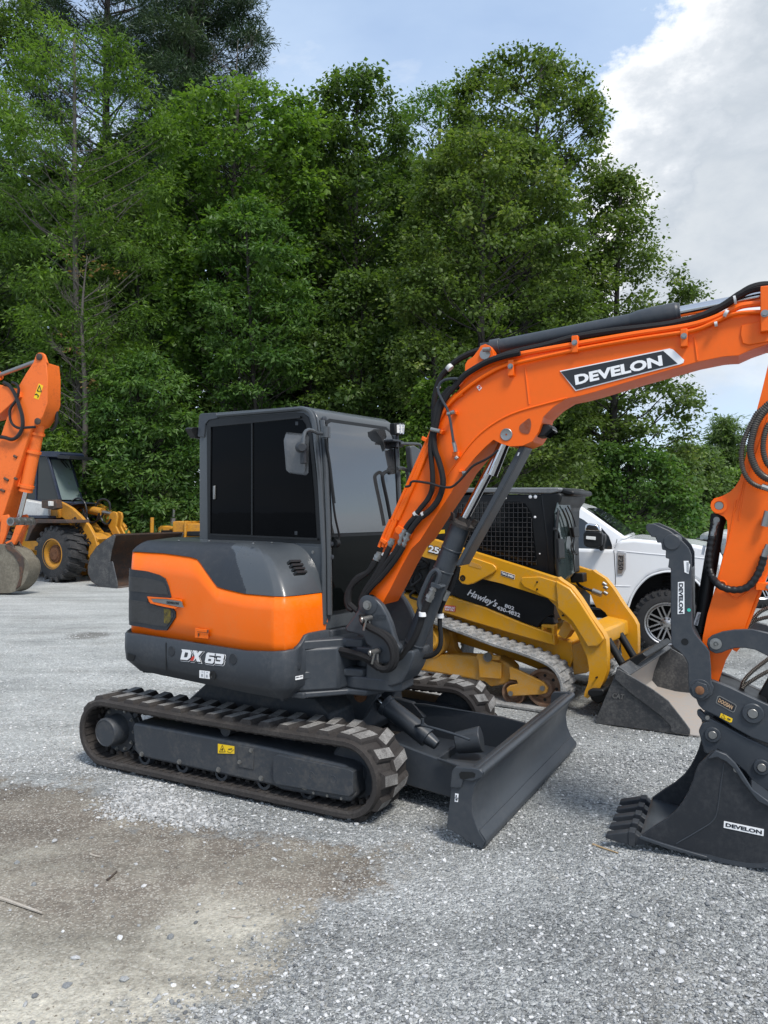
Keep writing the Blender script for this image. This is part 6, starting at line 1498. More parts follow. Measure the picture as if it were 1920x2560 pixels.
a = WF.y(q('E', [(660, 1380)])[0], .0); b2 = WF.y(q('E', [(850, 1422)])[0], .0); cy_ = CY(WF, WL, 'tilt_cylinder', M['loader'], a-Vector((.2, 0, 0)), b2, .11, n=26)
b3 = WF.y(q('E', [(955, 1440)])[0], .0); CY(WF, cy_, 'cylinder_rod', M['steel'], b2, b3, .055)
for y_ in (-.10, .06): wp('bellcrank', M['loader'], [(920, 1460), (935, 1425), (960, 1415), (985, 1425), (992, 1460), (980, 1540), (1010, 1600), (1040, 1640), (1000, 1660), (950, 1600), (918, 1540)], y_, y_+.06, .0)
for y_ in (-.35, .35):
    a = WF.y(q('E', [(560, 1530)])[0], -.35); b2 = WF.y(q('E', [(740, 1700)])[0], -.35); CY(WF, WL, 'lift_cylinder', M['loader'], Vector((a.x, y_, a.z)), Vector((b2.x, y_, b2.z)), .08)
for pts in ([(585, 1385), (600, 1330), (640, 1308), (690, 1330), (715, 1400), (720, 1470), (760, 1510), (830, 1470), (850, 1430)], [(640, 1400), (680, 1390), (700, 1450), (730, 1510), (790, 1500), (820, 1430)], [(790, 1370), (820, 1325), (870, 1315), (905, 1350), (908, 1410)], [(830, 1450), (850, 1500), (890, 1520), (915, 1480)]):
    TB(WF, WL, 'hydraulic_hose', M['hose_shiny'], 'E', pts, -.3, .028)
wp('arm_crosstube', M['loader'], [(770, 1590), (820, 1600), (860, 1640), (840, 1700), (800, 1680)], -.6, .6, -.4)
bk_p = [(940, 1602), (885, 1640), (800, 1705), (748, 1780), (725, 1870), (728, 1930), (755, 1990), (830, 2042), (915, 2056), (966, 2050), (964, 2000), (930, 1920), (900, 1835), (915, 1740), (948, 1620)]
Pk = WF.xz(q('E', bk_p), -1.3); c = MB(); c.prism(Pk, -1.3, -1.26); c.prism(Pk, .96, 1.0)
lbk = split(c.build('bucket_side_plate', M['bucket_steel'], WL, WF, bevel=.008))[0]
Pk2 = WF.xz(q('E', [(945, 1600), (885, 1636), (798, 1702), (744, 1778), (721, 1870), (724, 1932), (752, 1994), (828, 2046), (915, 2060), (970, 2054)]), -1.3)
cn = Vector((sum(p[0] for p in Pk)/len(Pk), sum(p[1] for p in Pk)/len(Pk)))
c = MB(); c.prism(Pk2+[tuple(Vector(p)+(cn+Vector((.3, .1))-Vector(p)).normalized()*.04) for p in Pk2[::-1]], -1.294, .994); c.build('bucket_shell', M['rust_brown'], lbk, WF, sharp=50)
wp('bucket_cheek', M['bucket_steel'], [(900, 1835), (935, 1825), (975, 2000), (975, 2052), (915, 2056), (912, 1960)], -1.33, -1.30, -1.3, par=lbk)
# ================================================================= OLD EXCAVATOR ARM at the left edge
VF = Frame(-8.2, 17.5, -12)
M['old_orange'] = paint('faded orange', (.80, .16, .025), .42, (.35, .06, .02), .6, 2.5, lo=.52, hi=.78)
M['mud'] = paint('muddy bucket', (.12, .105, .08), .75, (.24, .22, .17), .8, 2.5, lo=.38, hi=.68)
OE = thing('old_excavator_arm', 'faded orange excavator arm with hanging muddy bucket at the left edge of the yard', 'excavator', VF)
NV = -.24
def vp(name, mat, pts, y0, y1, tr_=None, par=None, bevel=.012, **kw_): return PP(VF, par or OE, name, mat, 'E', pts, y0, y1, trace=tr_, bevel=bevel, **kw_)
va_ = vp('dipper_arm', M['old_orange'], [(160, 370), (215, 275), (275, 185), (380, 185), (392, 300), (390, 520), (352, 630), (300, 705), (260, 720), (200, 900), (120, 1150), (40, 1400), (5, 1500), (-90, 1560), (-160, 1500), (-120, 1250), (-30, 900), (40, 690), (110, 500)], NV, -NV)
for y_ in (NV, -NV-.06): vp('arm_ear', M['old_orange'], [(272, 190), (298, 120), (318, 104), (345, 104), (368, 120), (392, 190)], y_, y_+.06, par=va_)
pin('ear_pin', 'E', (328, 140), NV, .075, 0, M['rust_brown'], va_, .04, VF); pin('ear_pin', 'E', (314, 672), NV, .075, 0, M['rust_brown'], va_, .04, VF)
vp('boom', M['old_orange'], [(-200, 330), (0, 370), (110, 395), (160, 430), (170, 470), (120, 500), (0, 610), (-200, 660)], -.3, .3, -.3)
a = VF.y(q('E', [(0, 290)])[0], 0); b2 = VF.y(q('E', [(280, 185)])[0], 0); d = (b2-a)
oc = CY(VF, OE, 'arm_cylinder', M['old_orange'], a-d*1.0, a+d*.0, .11); CY(VF, oc, 'cylinder_rod', M['steel'], a, b2+d*.15, .05)
a = VF.y(q('E', [(325, 700)])[0], 0); b2 = VF.y(q('E', [(215, 1235)])[0], 0); b3 = VF.y(q('E', [(155, 1470)])[0], 0)
oc = CY(VF, OE, 'bucket_cylinder', M['old_orange'], a, b2, .13, r1=.14); CY(VF, oc, 'cylinder_rod', M['chrome'], b2, b3, .06)
d = (b2-a).normalized(); c = MB()
for t in (.12, .40, .93): p_ = a.lerp(b2, t); c.cyl(p_, p_+d*.06, .165, n=24)
p_ = a.lerp(b2, 1.0); c.cyl(p_, p_+d*.05, .15); c.tube([a.lerp(b2, .12)+Vector((-.18, -.05, 0)), a.lerp(b2, .95)+Vector((-.18, -.05, 0))], .03); c.build('cylinder_bands', M['old_orange'], oc, VF)
for y_ in (-.34, .28): vp('link', M['old_orange'], [(20, 1450), (75, 1440), (95, 1500), (60, 1600), (25, 1700), (-20, 1700), (10, 1580)], y_, y_+.06, -.3)
vp('link', M['old_orange'], [(130, 1530), (190, 1530), (160, 1600), (120, 1690), (60, 1700), (40, 1670), (90, 1650)], -.36, -.28, -.36)
a = VF.y(q('E', [(85, 1498)])[0], -.42); c = MB(); c.cyl(a, a+Vector((0, .72, 0)), .07, n=24); 
for t in (0, .22, .44, .64): c.cyl(a+Vector((0, t, 0)), a+Vector((0, t+.08, 0)), .095, n=24)
c.build('link_pin', M['steel'], OE, VF)
wb = [(-120, 1700), (0, 1690), (60, 1700), (150, 1740), (190, 1790), (225, 1830), (235, 1900), (210, 1980), (165, 2040), (100, 2080), (0, 2086), (-120, 2080), (-220, 2000), (-260, 1850)]
Pk = VF.xz(q('E', wb), -.55); c = MB(); c.prism([tuple(v) for v in crv(Pk, 3, True)], -.55, -.15); ob = c.build('bucket', M['mud'], OE, VF, bevel=.03, sharp=40)
c = MB(); P = VF.xz(q('E', [(40, 1690), (95, 1700), (195, 1790), (200, 1860), (170, 2030), (130, 2060), (165, 1960), (160, 1850), (120, 1780), (60, 1730)]), -.56); c.prism(P, -.575, -.55); c.build('side_plate', M['rust_brown'], ob, VF, bevel=.01)
for y_ in (-.50, -.25): vp('bucket_ear', M['rust_brown'], [(110, 1680), (150, 1660), (175, 1700), (210, 1790), (180, 1860), (150, 1800), (130, 1740)], y_, y_+.05, -.25, par=ob)
yst = vp('warning_sticker', M['warn'], [(320, 358), (357, 378), (318, 492), (278, 478)], NV-.003, NV, bevel=0, par=va_)
TB(VF, yst, 'sticker_symbols', M['decal_black'], 'E', [(308, 420), (326, 375), (342, 425), (308, 420)], NV-.006, .012, smooth=False)
TB(VF, yst, 'sticker_symbols', M['decal_black'], 'E', [(290, 450), (302, 445), (318, 460), (312, 475)], NV-.006, .012, smooth=False)
for pts, r in (([(30, 350), (80, 380), (125, 450), (165, 560), (185, 640), (185, 720), (150, 790), (100, 820), (40, 805), (0, 800)], .042), ([(100, 350), (140, 370), (155, 420), (130, 500), (90, 560), (80, 620), (100, 690), (150, 725), (220, 722), (290, 718)], .03), ([(440, 520), (462, 580), (468, 660), (450, 720), (420, 745)], .04)):
    TB(VF, OE, 'hydraulic_hose', M['hose_shiny'], 'E', pts, NV-.08 if pts[0][0] < 400 else .2, r)
for pts, r in (([(115, 955), (140, 970)], .03), ([(35, 1140), (70, 1160)], .03), ([(5, 1235), (40, 1250)], .03), ([(120, 1140), (140, 1150)], .03)):
    TB(VF, va_, 'rust_bracket', M['rust_brown'], 'E', pts, NV-.01, r)
c = MB()
for t in (-.552, -.172):
    rr_ = [tuple(v) for v in crv(Pk, 3, True)]; cc = Vector((sum(p[0] for p in rr_)/len(rr_), sum(p[1] for p in rr_)/len(rr_)))
    c.prism([tuple(cc+(Vector(p)-cc)*1.018) for p in rr_], t, t+.022)
c.build('bucket_ribs', M['mud'], ob, VF, sharp=40)
# ================================================================= OLD BULLDOZER far behind
DZ = Frame(-5.4, 21.3, -10)
DO = thing('bulldozer', 'small old yellow bulldozer in front of the trees, half hidden by the excavator hood', 'bulldozer', DZ)
def dp(name, mat, pts, y0, y1, tr_=None, **kw_): return PP(DZ, kw_.pop('par', DO), name, mat, 'E', pts, y0, y1, trace=tr_, bevel=kw_.pop('bevel', .02))
dp('hood', M['loader'], [(1300, 1640), (1302, 1550), (1330, 1532), (1450, 1545), (1452, 1640)], -.45, .45, -.45)
dp('radiator_opening', M['black'], [(1330, 1570), (1425, 1570), (1425, 1620), (1330, 1620)], -.46, -.44, -.45)
dp('dash_panel', M['loader'], [(1425, 1500), (1455, 1495), (1535, 1500), (1540, 1640), (1425, 1640)], -.6, .6, -.6)
dp('rear_tank', M['loader'], [(1535, 1515), (1680, 1515), (1680, 1645), (1535, 1640)], -.6, .6, -.5)
dp('seat', M['black'], [(1540, 1580), (1680, 1578), (1680, 1620), (1540, 1618)], -.7, .2, -.7)
a = DZ.y(q('E', [(1428, 1540)])[0], 0); b2 = DZ.y(q('E', [(1435, 1390)])[0], 0); m_ = a.lerp(b2, .5); ex = CY(DZ, DO, 'exhaust_pipe', M['steel'], a, m_, .09); CY(DZ, ex, 'exhaust_tip', M['steel'], m_, b2, .045)
a = DZ.y(q('E', [(1252, 1720)])[0], -.8); b2 = DZ.y(q('E', [(1256, 1465)])[0], -.8); CY(DZ, DO, 'marker_post', M['loader'], a, b2, .05, n=8)
a = DZ.y(q('E', [(1528, 1640)])[0], -.65); b2 = DZ.y(q('E', [(1530, 1495)])[0], -.65); CY(DZ, DO, 'handrail', M['loader'], a, b2, .04, n=8)
c = MB(); tp_ = stadium(-1.6, 2.0, .0, .8); c.prism([(x+.6, z) for x, z in tp_], -1.0, -.65); c.prism([(x+.6, z) for x, z in tp_], .65, 1.0); split(c.build('crawler_track', M['rust_brown'], DO, DZ))
c = MB(); h = DZ.y(q('E', [(1450, 1640)])[0], 0); c.box(-1.0, 2.4, -.6, .6, .3, h.z+.02); c.build('chassis', M['loader'], DO, DZ, bevel=.03)
c = MB(); c.box(h.x-2.4, h.x-2.3, -1.4, 1.4, .1, 1.0); c.box(h.x-2.4, h.x-.5, -1.1, -1.0, .3, .45); c.build('dozer_blade', M['loader'], DO, DZ)
# ================================================================= GROUND
rng = np.random.default_rng(11)
def smooth01(t): t = np.clip(t, 0, 1); return t*t*(3-2*t)
def ground_h(x, y):
    b_ = .115*np.exp(-(((x-1.75)/.85)**2+((y-4.05)/.75)**2))
    u = .010*np.sin(x*1.7+.6*y)*np.cos(y*1.3-.4*x)+.006*np.sin(3.1*x-2.2*y)
    near = np.exp(-(((x+.5)/2.6)**2+((y-5.6)/2.2)**2))      # level pad below the machine
    return b_+u*(1-.9*near)*(1/(1+np.maximum(0, y-9)/10))-.004
dz = [(0, 1955), (230, 1962), (420, 2035), (620, 2080), (900, 2120), (985, 2118), (945, 2200), (880, 2262), (760, 2315), (690, 2400), (610, 2490), (480, 2540), (360, 2600), (200, 2900), (-500, 3200), (-900, 2500), (-700, 1950)]
dzw = np.array([(v.x, v.y) for v in (WORLD.z(p, 0) for p in dz)])
def poly_sd(x, y, P):
    """signed distance, positive inside"""
    d = np.full(x.shape, 1e9); ins = np.zeros(x.shape, bool)
    for i in range(len(P)):
        a, b_ = P[i-1], P[i]; e = b_-a
        t = np.clip(((x-a[0])*e[0]+(y-a[1])*e[1])/(e@e), 0, 1); d = np.minimum(d, np.hypot(x-a[0]-t*e[0], y-a[1]-t*e[1]))
        c_ = (a[1] > y) != (b_[1] > y)
        with np.errstate(divide='ignore', invalid='ignore'): c_ &= x < (b_[0]-a[0])*(y-a[1])/(b_[1]-a[1]+1e-12)+a[0]
        ins ^= c_
    return np.where(ins, d, -d)
def dirt_at(x, y): return smooth01(.5+poly_sd(x, y, dzw)/.8)
pzw = np.array([(v.x, v.y) for v in (WORLD.z(p, 0) for p in [(250, 2020), (300, 1965), (400, 1955), (520, 2010), (600, 2060), (470, 2065), (380, 2045), (290, 2045)])])
def grow(lo, hi, n, step0):
    k = np.arange(1, n+1); return step0*((hi/step0)**(k/n))
xs = np.concatenate([-(4.5+grow(0, 600, 60, .07))[::-1], np.arange(-4.5, 4.01, .045), 4.0+grow(0, 600, 60, .07)])
ys = np.concatenate([-(0+grow(0, 120, 26, .2))[::-1], np.arange(.2, 2.2, .2), np.arange(2.2, 9.01, .045), 9.0+grow(0, 900, 80, .07)])
X, Y = np.meshgrid(xs, ys); Zg = ground_h(X, Y)
def grid_mesh(name, X, Y, Z, mat, attrs={}):
    h, w = X.shape; V = np.stack([X, Y, Z], -1).reshape(-1, 3).astype(np.float32)
    i = np.arange(h*w).reshape(h, w); F = np.stack([i[:-1, :-1], i[:-1, 1:], i[1:, 1:], i[1:, :-1]], -1).reshape(-1, 4)
    return raw_mesh(name, V, F, mat, attrs, smooth=True)
def raw_mesh(name, V, F, mat, attrs={}, smooth=False):
    me = bpy.data.meshes.new(name); n, k = F.shape
    me.vertices.add(len(V)); me.vertices.foreach_set('co', V.astype(np.float32).ravel())
    me.loops.add(n*k); me.loops.foreach_set('vertex_index', F.astype(np.int32).ravel())
    me.polygons.add(n); me.polygons.foreach_set('loop_start', np.arange(0, n*k, k, dtype=np.int32))
    me.polygons.foreach_set('use_smooth', np.full(n, smooth))
    for a, v in attrs.items():
        at = me.attributes.new(a, 'FLOAT', 'POINT'); at.data.foreach_set('value', v.astype(np.float32).ravel())
    me.update(calc_edges=True); me.validate(verbose=False)
    me.materials.append(mat); o = bpy.data.objects.new(name, me); COL.objects.link(o); WM[o.name] = Matrix.Identity(4); return o
# gravel material
gm, nt, b = new_mat('gravel yard')
tc = N(nt, 'ShaderNodeTexCoord'); VO = tc.outputs['Object']
at = N(nt, 'ShaderNodeAttribute', attribute_name='dirt'); pt = N(nt, 'ShaderNodeAttribute', attribute_name='pile'); fa = N(nt, 'ShaderNodeAttribute', attribute_name='fine')
def vor(scale, rnd=1.0):
    v = N(nt, 'ShaderNodeTexVoronoi'); v.inputs['Scale'].default_value = scale; v.inputs['Randomness'].default_value = rnd; nt.links.new(VO, v.inputs['Vector']); return v
def nz(scale, det=5, rough=.6, dist=0): return obj_noise(nt, scale, det, rough, VO, dist)
def mth(op, a, b_=None, c_=None, clamp=False):
    m_ = N(nt, 'ShaderNodeMath', operation=op); m_.use_clamp = clamp
    for i, v in enumerate((a, b_, c_)):
        if v is None: continue
        if isinstance(v, bpy.types.NodeSocket): nt.links.new(v, m_.inputs[i])
        else: m_.inputs[i].default_value = v
    return m_.outputs[0]
v1, v2, v3 = vor(58), vor(120), vor(26)
g1 = ramp(nt, [(0, (.075, .079, .081)), (.25, (.13, .137, .141)), (.55, (.235, .245, .250)), (.8, (.375, .385, .39)), (1, (.60, .605, .60))], N(nt, 'ShaderNodeSeparateColor').outputs[0])
sc_ = g1.inputs['Fac'].links[0].from_node; nt.links.new(v1.outputs['Color'], sc_.inputs[0])
sc2 = N(nt, 'ShaderNodeSeparateColor'); nt.links.new(v2.outputs['Color'], sc2.inputs[0])
g2 = ramp(nt, [(0, (.12, .125, .13)), (.5, (.24, .25, .26)), (1, (.50, .51, .51))], sc2.outputs[1])
gcol = mixc(nt, .45, g1.outputs[0], g2.outputs[0])
# dust and tone drift over the yard
big = nz(.55, 6, .6, .4); med = nz(2.3, 6, .65, .2)
dustf = ramp(nt, [(.42, 0.0), (.66, 1.0)], mth('ADD', mth('MULTIPLY', big, .6), mth('MULTIPLY', med, .4)))
gcol = mixc(nt, mth('MULTIPLY', dustf.outputs[0], .40), gcol, (.46, .465, .455))
darkf = ramp(nt, [(.36, 1.0), (.50, 0.0)], nz(.9, 5, .6, .3))
gcol = mixc(nt, mth('MULTIPLY', darkf.outputs[0], .30), gcol, (.10, .105, .11))
# far ground reads finer and paler
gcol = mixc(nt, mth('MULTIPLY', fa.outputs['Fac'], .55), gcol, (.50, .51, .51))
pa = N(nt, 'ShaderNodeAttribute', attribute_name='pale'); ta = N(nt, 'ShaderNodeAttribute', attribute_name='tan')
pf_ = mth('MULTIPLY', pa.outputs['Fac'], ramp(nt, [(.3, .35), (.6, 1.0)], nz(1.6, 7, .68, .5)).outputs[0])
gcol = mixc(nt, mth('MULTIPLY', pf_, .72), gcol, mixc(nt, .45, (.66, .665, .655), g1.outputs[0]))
# dirt
d1 = ramp(nt, [(.30, (.085, .068, .055)), (.50, (.155, .132, .108)), (.66, (.25, .228, .19)), (.90, (.47, .44, .375))], mth('ADD', nz(1.5, 9, .70, .5), mth('MULTIPLY', ta.outputs['Fac'], .33)))
d2 = ramp(nt, [(.3, .55), (.7, 1.35)], nz(38, 6, .75))
dc = mixc(nt, 1.0, d1.outputs[0], d2.outputs[0], 'MULTIPLY')
spk = ramp(nt, [(.80, 0.0), (.84, 1.0)], sc2.outputs[0]); dc = mixc(nt, mth('MULTIPLY', spk.outputs[0], .55), dc, (.42, .40, .36))
dm = mth('ADD', at.outputs['Fac'], mth('MULTIPLY', mth('SUBTRACT', nz(3.2, 9, .74), .5), 2.6))
dmr = ramp(nt, [(.34, 0.0), (.70, 1.0)], dm)
wv = ramp(nt, [(.50, 0.0), (.62, 1.0)], nz(1.1, 7, .7, .8))
dirt_patch = mth('MULTIPLY', wv.outputs[0], mth('SUBTRACT', 1.0, fa.outputs['Fac'])); 
dmx = mth('MAXIMUM', dmr.outputs[0], mth('MULTIPLY', dirt_patch, .22))
col_ = mixc(nt, mth('MULTIPLY', dmx, .93), gcol, dc)
mpl = N(nt, 'ShaderNodeMapping'); mpl.inputs['Rotation'].default_value = (0, 0, R(62)); mpl.inputs['Scale'].default_value = (.22, 1.7, 1); nt.links.new(VO, mpl.inputs[0])
lane_ = ramp(nt, [(.34, (.86, .87, .845)), (.50, (1.08, 1.09, 1.06)), (.62, (1.21, 1.22, 1.19))], obj_noise(nt, 1.5, 5, .6, mpl.outputs[0], .3)).outputs[0]
# damp stain further back
st_ = WORLD.z((222, 1588), 0); cx_ = N(nt, 'ShaderNodeVectorMath', operation='SUBTRACT'); nt.links.new(VO, cx_.inputs[0]); cx_.inputs[1].default_value = (st_.x, st_.y, 0)
sx = N(nt, 'ShaderNodeVectorMath', operation='MULTIPLY'); nt.links.new(cx_.outputs[0], sx.inputs[0]); sx.inputs[1].default_value = (2.6, 2.2, 0)
ln = N(nt, 'ShaderNodeVectorMath', operation='LENGTH'); nt.links.new(sx.outputs[0], ln.inputs[0])
sr = ramp(nt, [(.55, 1.0), (1.0, 0.0)], mth('ADD', ln.outputs['Value'], mth('MULTIPLY', mth('SUBTRACT', nz(4, 4), .5), .6)))
col_ = mixc(nt, mth('MULTIPLY', sr.outputs[0], .65), col_, (.10, .092, .08))
nt.links.new(col_, b.inputs['Base Color']); col_ = mixc(nt, 1.0, col_, lane_, 'MULTIPLY'); nt.links.new(col_, b.inputs['Base Color']); b.inputs['Roughness'].default_value = .93; b.inputs['Specular IOR Level'].default_value = .25
hgt = mth('ADD', mth('MULTIPLY', v1.outputs['Distance'], -1.0), mth('ADD', mth('MULTIPLY', v2.outputs['Distance'], -.6), mth('MULTIPLY', nz(14, 8, .7), .9)))
hg = mth('MULTIPLY', hgt, mth('SUBTRACT', 1.0, mth('MULTIPLY', dmr.outputs[0], .72)))
bp = N(nt, 'ShaderNodeBump'); bp.inputs['Strength'].default_value = .85; bp.inputs['Distance'].default_value = .018
nt.links.new(hg, bp.inputs['Height']); nt.links.new(bp.outputs[0], b.inputs['Normal'])
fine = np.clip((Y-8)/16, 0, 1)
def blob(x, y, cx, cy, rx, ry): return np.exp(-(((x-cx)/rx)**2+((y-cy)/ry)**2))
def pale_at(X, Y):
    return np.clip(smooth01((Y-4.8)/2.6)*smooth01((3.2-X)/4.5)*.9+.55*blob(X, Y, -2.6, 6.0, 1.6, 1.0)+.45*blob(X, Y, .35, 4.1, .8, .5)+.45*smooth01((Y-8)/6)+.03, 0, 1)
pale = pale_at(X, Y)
pale_old = 0*X+.55*blob(X, Y, -2.6, 6.0, 1.6, 1.0)+.45*blob(X, Y, .35, 4.1, .8, .5)+.35*smooth01((Y-9)/6)
tan = np.clip(blob(X, Y, -1.6, 2.75, 1.5, .65)*1.3+.8*blob(X, Y, -.75, 3.45, .28, .25)+.35*blob(X, Y, -2.3, 4.1, .5, .3), 0, 1)
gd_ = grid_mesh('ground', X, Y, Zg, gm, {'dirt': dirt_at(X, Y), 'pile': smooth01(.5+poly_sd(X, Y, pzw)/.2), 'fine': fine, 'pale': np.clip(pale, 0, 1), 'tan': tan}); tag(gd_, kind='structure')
# ---- loose stones
def stone_cloud(name, n, area, size, mat, dens=None, flat=.6, seed=1, kind='stuff'):
    r = np.random.default_rng(seed)
    ph = (1+5**.5)/2; I = np.array([(-1, ph, 0), (1, ph, 0), (-1, -ph, 0), (1, -ph, 0), (0, -1, ph), (0, 1, ph), (0, -1, -ph), (0, 1, -ph), (ph, 0, -1), (ph, 0, 1), (-ph, 0, -1), (-ph, 0, 1)])/1.9
    T_ = np.array([(0,11,5),(0,5,1),(0,1,7),(0,7,10),(0,10,11),(1,5,9),(5,11,4),(11,10,2),(10,7,6),(7,1,8),(3,9,4),(3,4,2),(3,2,6),(3,6,8),(3,8,9),(4,9,5),(2,4,11),(6,2,10),(8,6,7),(9,8,1)])
    m_ = int(n*2.2) if dens is not None else n
    yy = area[2]+(area[3]-area[2])*r.random(m_)**(1.35); xx = (r.random(m_)*2-1)*(yy*.56+.15) if area[0] is None else area[0]+(area[1]-area[0])*r.random(m_)
    if dens is not None:
        k = r.random(m_) < dens(xx, yy); xx, yy = xx[k][:n], yy[k][:n]
    n = len(xx); s_ = size[0]+(size[1]-size[0])*r.random(n)**3.0
    Vv = I[None]*(1+.5*(r.random((n, 12, 1))-.5)); A = r.random((n, 3))*2*math.pi
    sc3 = s_[:, None]*np.stack([.8+.6*r.random(n), .6+.5*r.random(n), flat*(.6+.6*r.random(n))], -1)*.5
    Vv = Vv*sc3[:, None, :]
    tl_ = (r.random(n)-.5)*.9; c_, s2_ = np.cos(tl_), np.sin(tl_); Vy = Vv[..., 1]*c_[:, None]-Vv[..., 2]*s2_[:, None]; Vz = Vv[..., 1]*s2_[:, None]+Vv[..., 2]*c_[:, None]
    ca, sa = np.cos(A[:, 0]), np.sin(A[:, 0]); Vx = Vv[..., 0]*ca[:, None]-Vy*sa[:, None]; Vy2 = Vv[..., 0]*sa[:, None]+Vy*ca[:, None]
    z0 = ground_h(xx, yy)+sc3[:, 2]*.45
    P_ = np.stack([Vx+xx[:, None], Vy2+yy[:, None], Vz+z0[:, None]], -1).reshape(-1, 3)
    F_ = (T_[None]+12*np.arange(n)[:, None, None]).reshape(-1, 3)
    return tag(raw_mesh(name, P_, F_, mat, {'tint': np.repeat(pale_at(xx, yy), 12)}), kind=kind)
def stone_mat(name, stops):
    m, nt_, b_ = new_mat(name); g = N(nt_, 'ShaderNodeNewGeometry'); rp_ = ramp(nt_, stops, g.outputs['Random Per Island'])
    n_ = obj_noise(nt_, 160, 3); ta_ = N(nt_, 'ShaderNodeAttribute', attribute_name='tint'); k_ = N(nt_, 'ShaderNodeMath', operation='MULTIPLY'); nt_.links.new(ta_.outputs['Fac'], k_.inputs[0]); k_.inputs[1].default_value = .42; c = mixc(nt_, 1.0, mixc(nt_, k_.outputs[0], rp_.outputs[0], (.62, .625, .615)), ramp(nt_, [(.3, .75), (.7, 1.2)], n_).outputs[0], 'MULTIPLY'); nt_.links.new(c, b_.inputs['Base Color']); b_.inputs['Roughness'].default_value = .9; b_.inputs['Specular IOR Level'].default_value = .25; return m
SM = stone_mat('crushed stone', [(0, (.11, .115, .12)), (.2, (.18, .19, .195)), (.5, (.28, .288, .286)), (.8, (.41, .417, .418)), (1, (.66, .66, .65))])
SP = stone_mat('pale crushed stone', [(0, (.20, .205, .205)), (.5, (.33, .335, .33)), (1, (.54, .54, .53))])
SD = stone_mat('dusty pebbles', [(0, (.16, .14, .11)), (.5, (.28, .255, .215)), (1, (.50, .47, .42))])
def dens_g(x, y): return (1-dirt_at(x, y))*(.45+.55*np.clip(np.sin(x*2.3+y)*np.cos(y*1.9-x*.7)+.6, 0, 1))
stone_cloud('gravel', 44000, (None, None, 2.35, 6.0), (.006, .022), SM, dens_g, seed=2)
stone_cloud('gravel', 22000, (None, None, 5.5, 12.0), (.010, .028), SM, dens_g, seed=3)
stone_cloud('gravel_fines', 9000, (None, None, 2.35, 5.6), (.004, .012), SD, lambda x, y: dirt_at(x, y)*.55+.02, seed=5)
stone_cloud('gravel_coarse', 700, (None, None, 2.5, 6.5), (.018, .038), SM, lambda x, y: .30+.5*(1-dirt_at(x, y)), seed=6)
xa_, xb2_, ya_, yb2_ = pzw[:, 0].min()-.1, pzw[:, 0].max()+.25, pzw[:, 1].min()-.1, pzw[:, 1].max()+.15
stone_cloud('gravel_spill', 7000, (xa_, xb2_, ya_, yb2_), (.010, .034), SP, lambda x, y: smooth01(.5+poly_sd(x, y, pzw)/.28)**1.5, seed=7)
# sticks
def stick(name, label, pts, r0, r1, mat, cat='stick', group=None):
    W_ = [WORLD.z(p, 0) for p in pts]; c = MB(); m_ = len(W_)
    c.tube([(v.x, v.y, ground_h(np.array(v.x), np.array(v.y)).item()+r0*.8) for v in W_], lambda t: r0+(r1-r0)*t, n=7); o = c.build(name, mat, sharp=40)
    return tag(o, label, cat, group)
WD = paint('weathered wood', (.36, .32, .27), .85, (.55, .52, .46), .8, 14, lo=.35, hi=.65, bump=.5)
WD2 = paint('dark wet wood', (.07, .055, .045), .85, (.2, .17, .14), .6, 14, bump=.5)
stick('driftwood_stick', 'pale weathered stick lying on the dirt at the lower left edge', [(-60, 2228), (0, 2244), (50, 2262), (106, 2284)], .012, .005, WD)
stick('twig', 'short brown twig on the dirt left of centre', [(268, 2200), (280, 2190), (292, 2178)], .007, .004, WD2, 'twig')
stick('wood_chip', 'small curled pale wood chip on the dirt in the lower left', [(226, 2134), (238, 2138), (252, 2140)], .006, .004, WD, 'wood chip')
stick('splinter', 'thin pale splinter on the gravel in front of the bucket', [(1482, 2142), (1510, 2156), (1545, 2172)], .006, .003, paint('tan wood', (.40, .28, .15), .8), 'splinter')
stick('twig', 'thin pale twig at the edge of the dirt patch near the middle', [(570, 2290), (590, 2294), (608, 2292)], .004, .003, WD, 'twig')
# ================================================================= TREES
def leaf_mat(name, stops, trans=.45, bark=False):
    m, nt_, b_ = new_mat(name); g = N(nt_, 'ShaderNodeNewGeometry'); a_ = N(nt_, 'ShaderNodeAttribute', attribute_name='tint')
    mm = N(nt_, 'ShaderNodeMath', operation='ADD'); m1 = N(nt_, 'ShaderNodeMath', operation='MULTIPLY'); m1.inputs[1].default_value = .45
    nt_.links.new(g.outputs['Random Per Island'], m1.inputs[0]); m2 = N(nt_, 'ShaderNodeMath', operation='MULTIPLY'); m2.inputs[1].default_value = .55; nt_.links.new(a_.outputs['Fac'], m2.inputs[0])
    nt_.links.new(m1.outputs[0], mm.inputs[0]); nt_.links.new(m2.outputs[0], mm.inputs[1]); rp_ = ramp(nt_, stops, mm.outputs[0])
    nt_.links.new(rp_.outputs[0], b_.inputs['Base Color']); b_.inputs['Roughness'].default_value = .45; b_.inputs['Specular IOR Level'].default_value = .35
    tr_ = N(nt_, 'ShaderNodeBsdfTranslucent'); tcx = mixc(nt_, 1.0, rp_.outputs[0], (1.25, 1.35, .55), 'MULTIPLY'); nt_.links.new(tcx, tr_.inputs['Color'])
    mx = N(nt_, 'ShaderNodeMixShader'); mx.inputs[0].default_value = trans; nt_.links.new(b_.outputs[0], mx.inputs[1]); nt_.links.new(tr_.outputs[0], mx.inputs[2]); nt_.links.new(mx.outputs[0], nt_.nodes['Material Output'].inputs[0]); return m
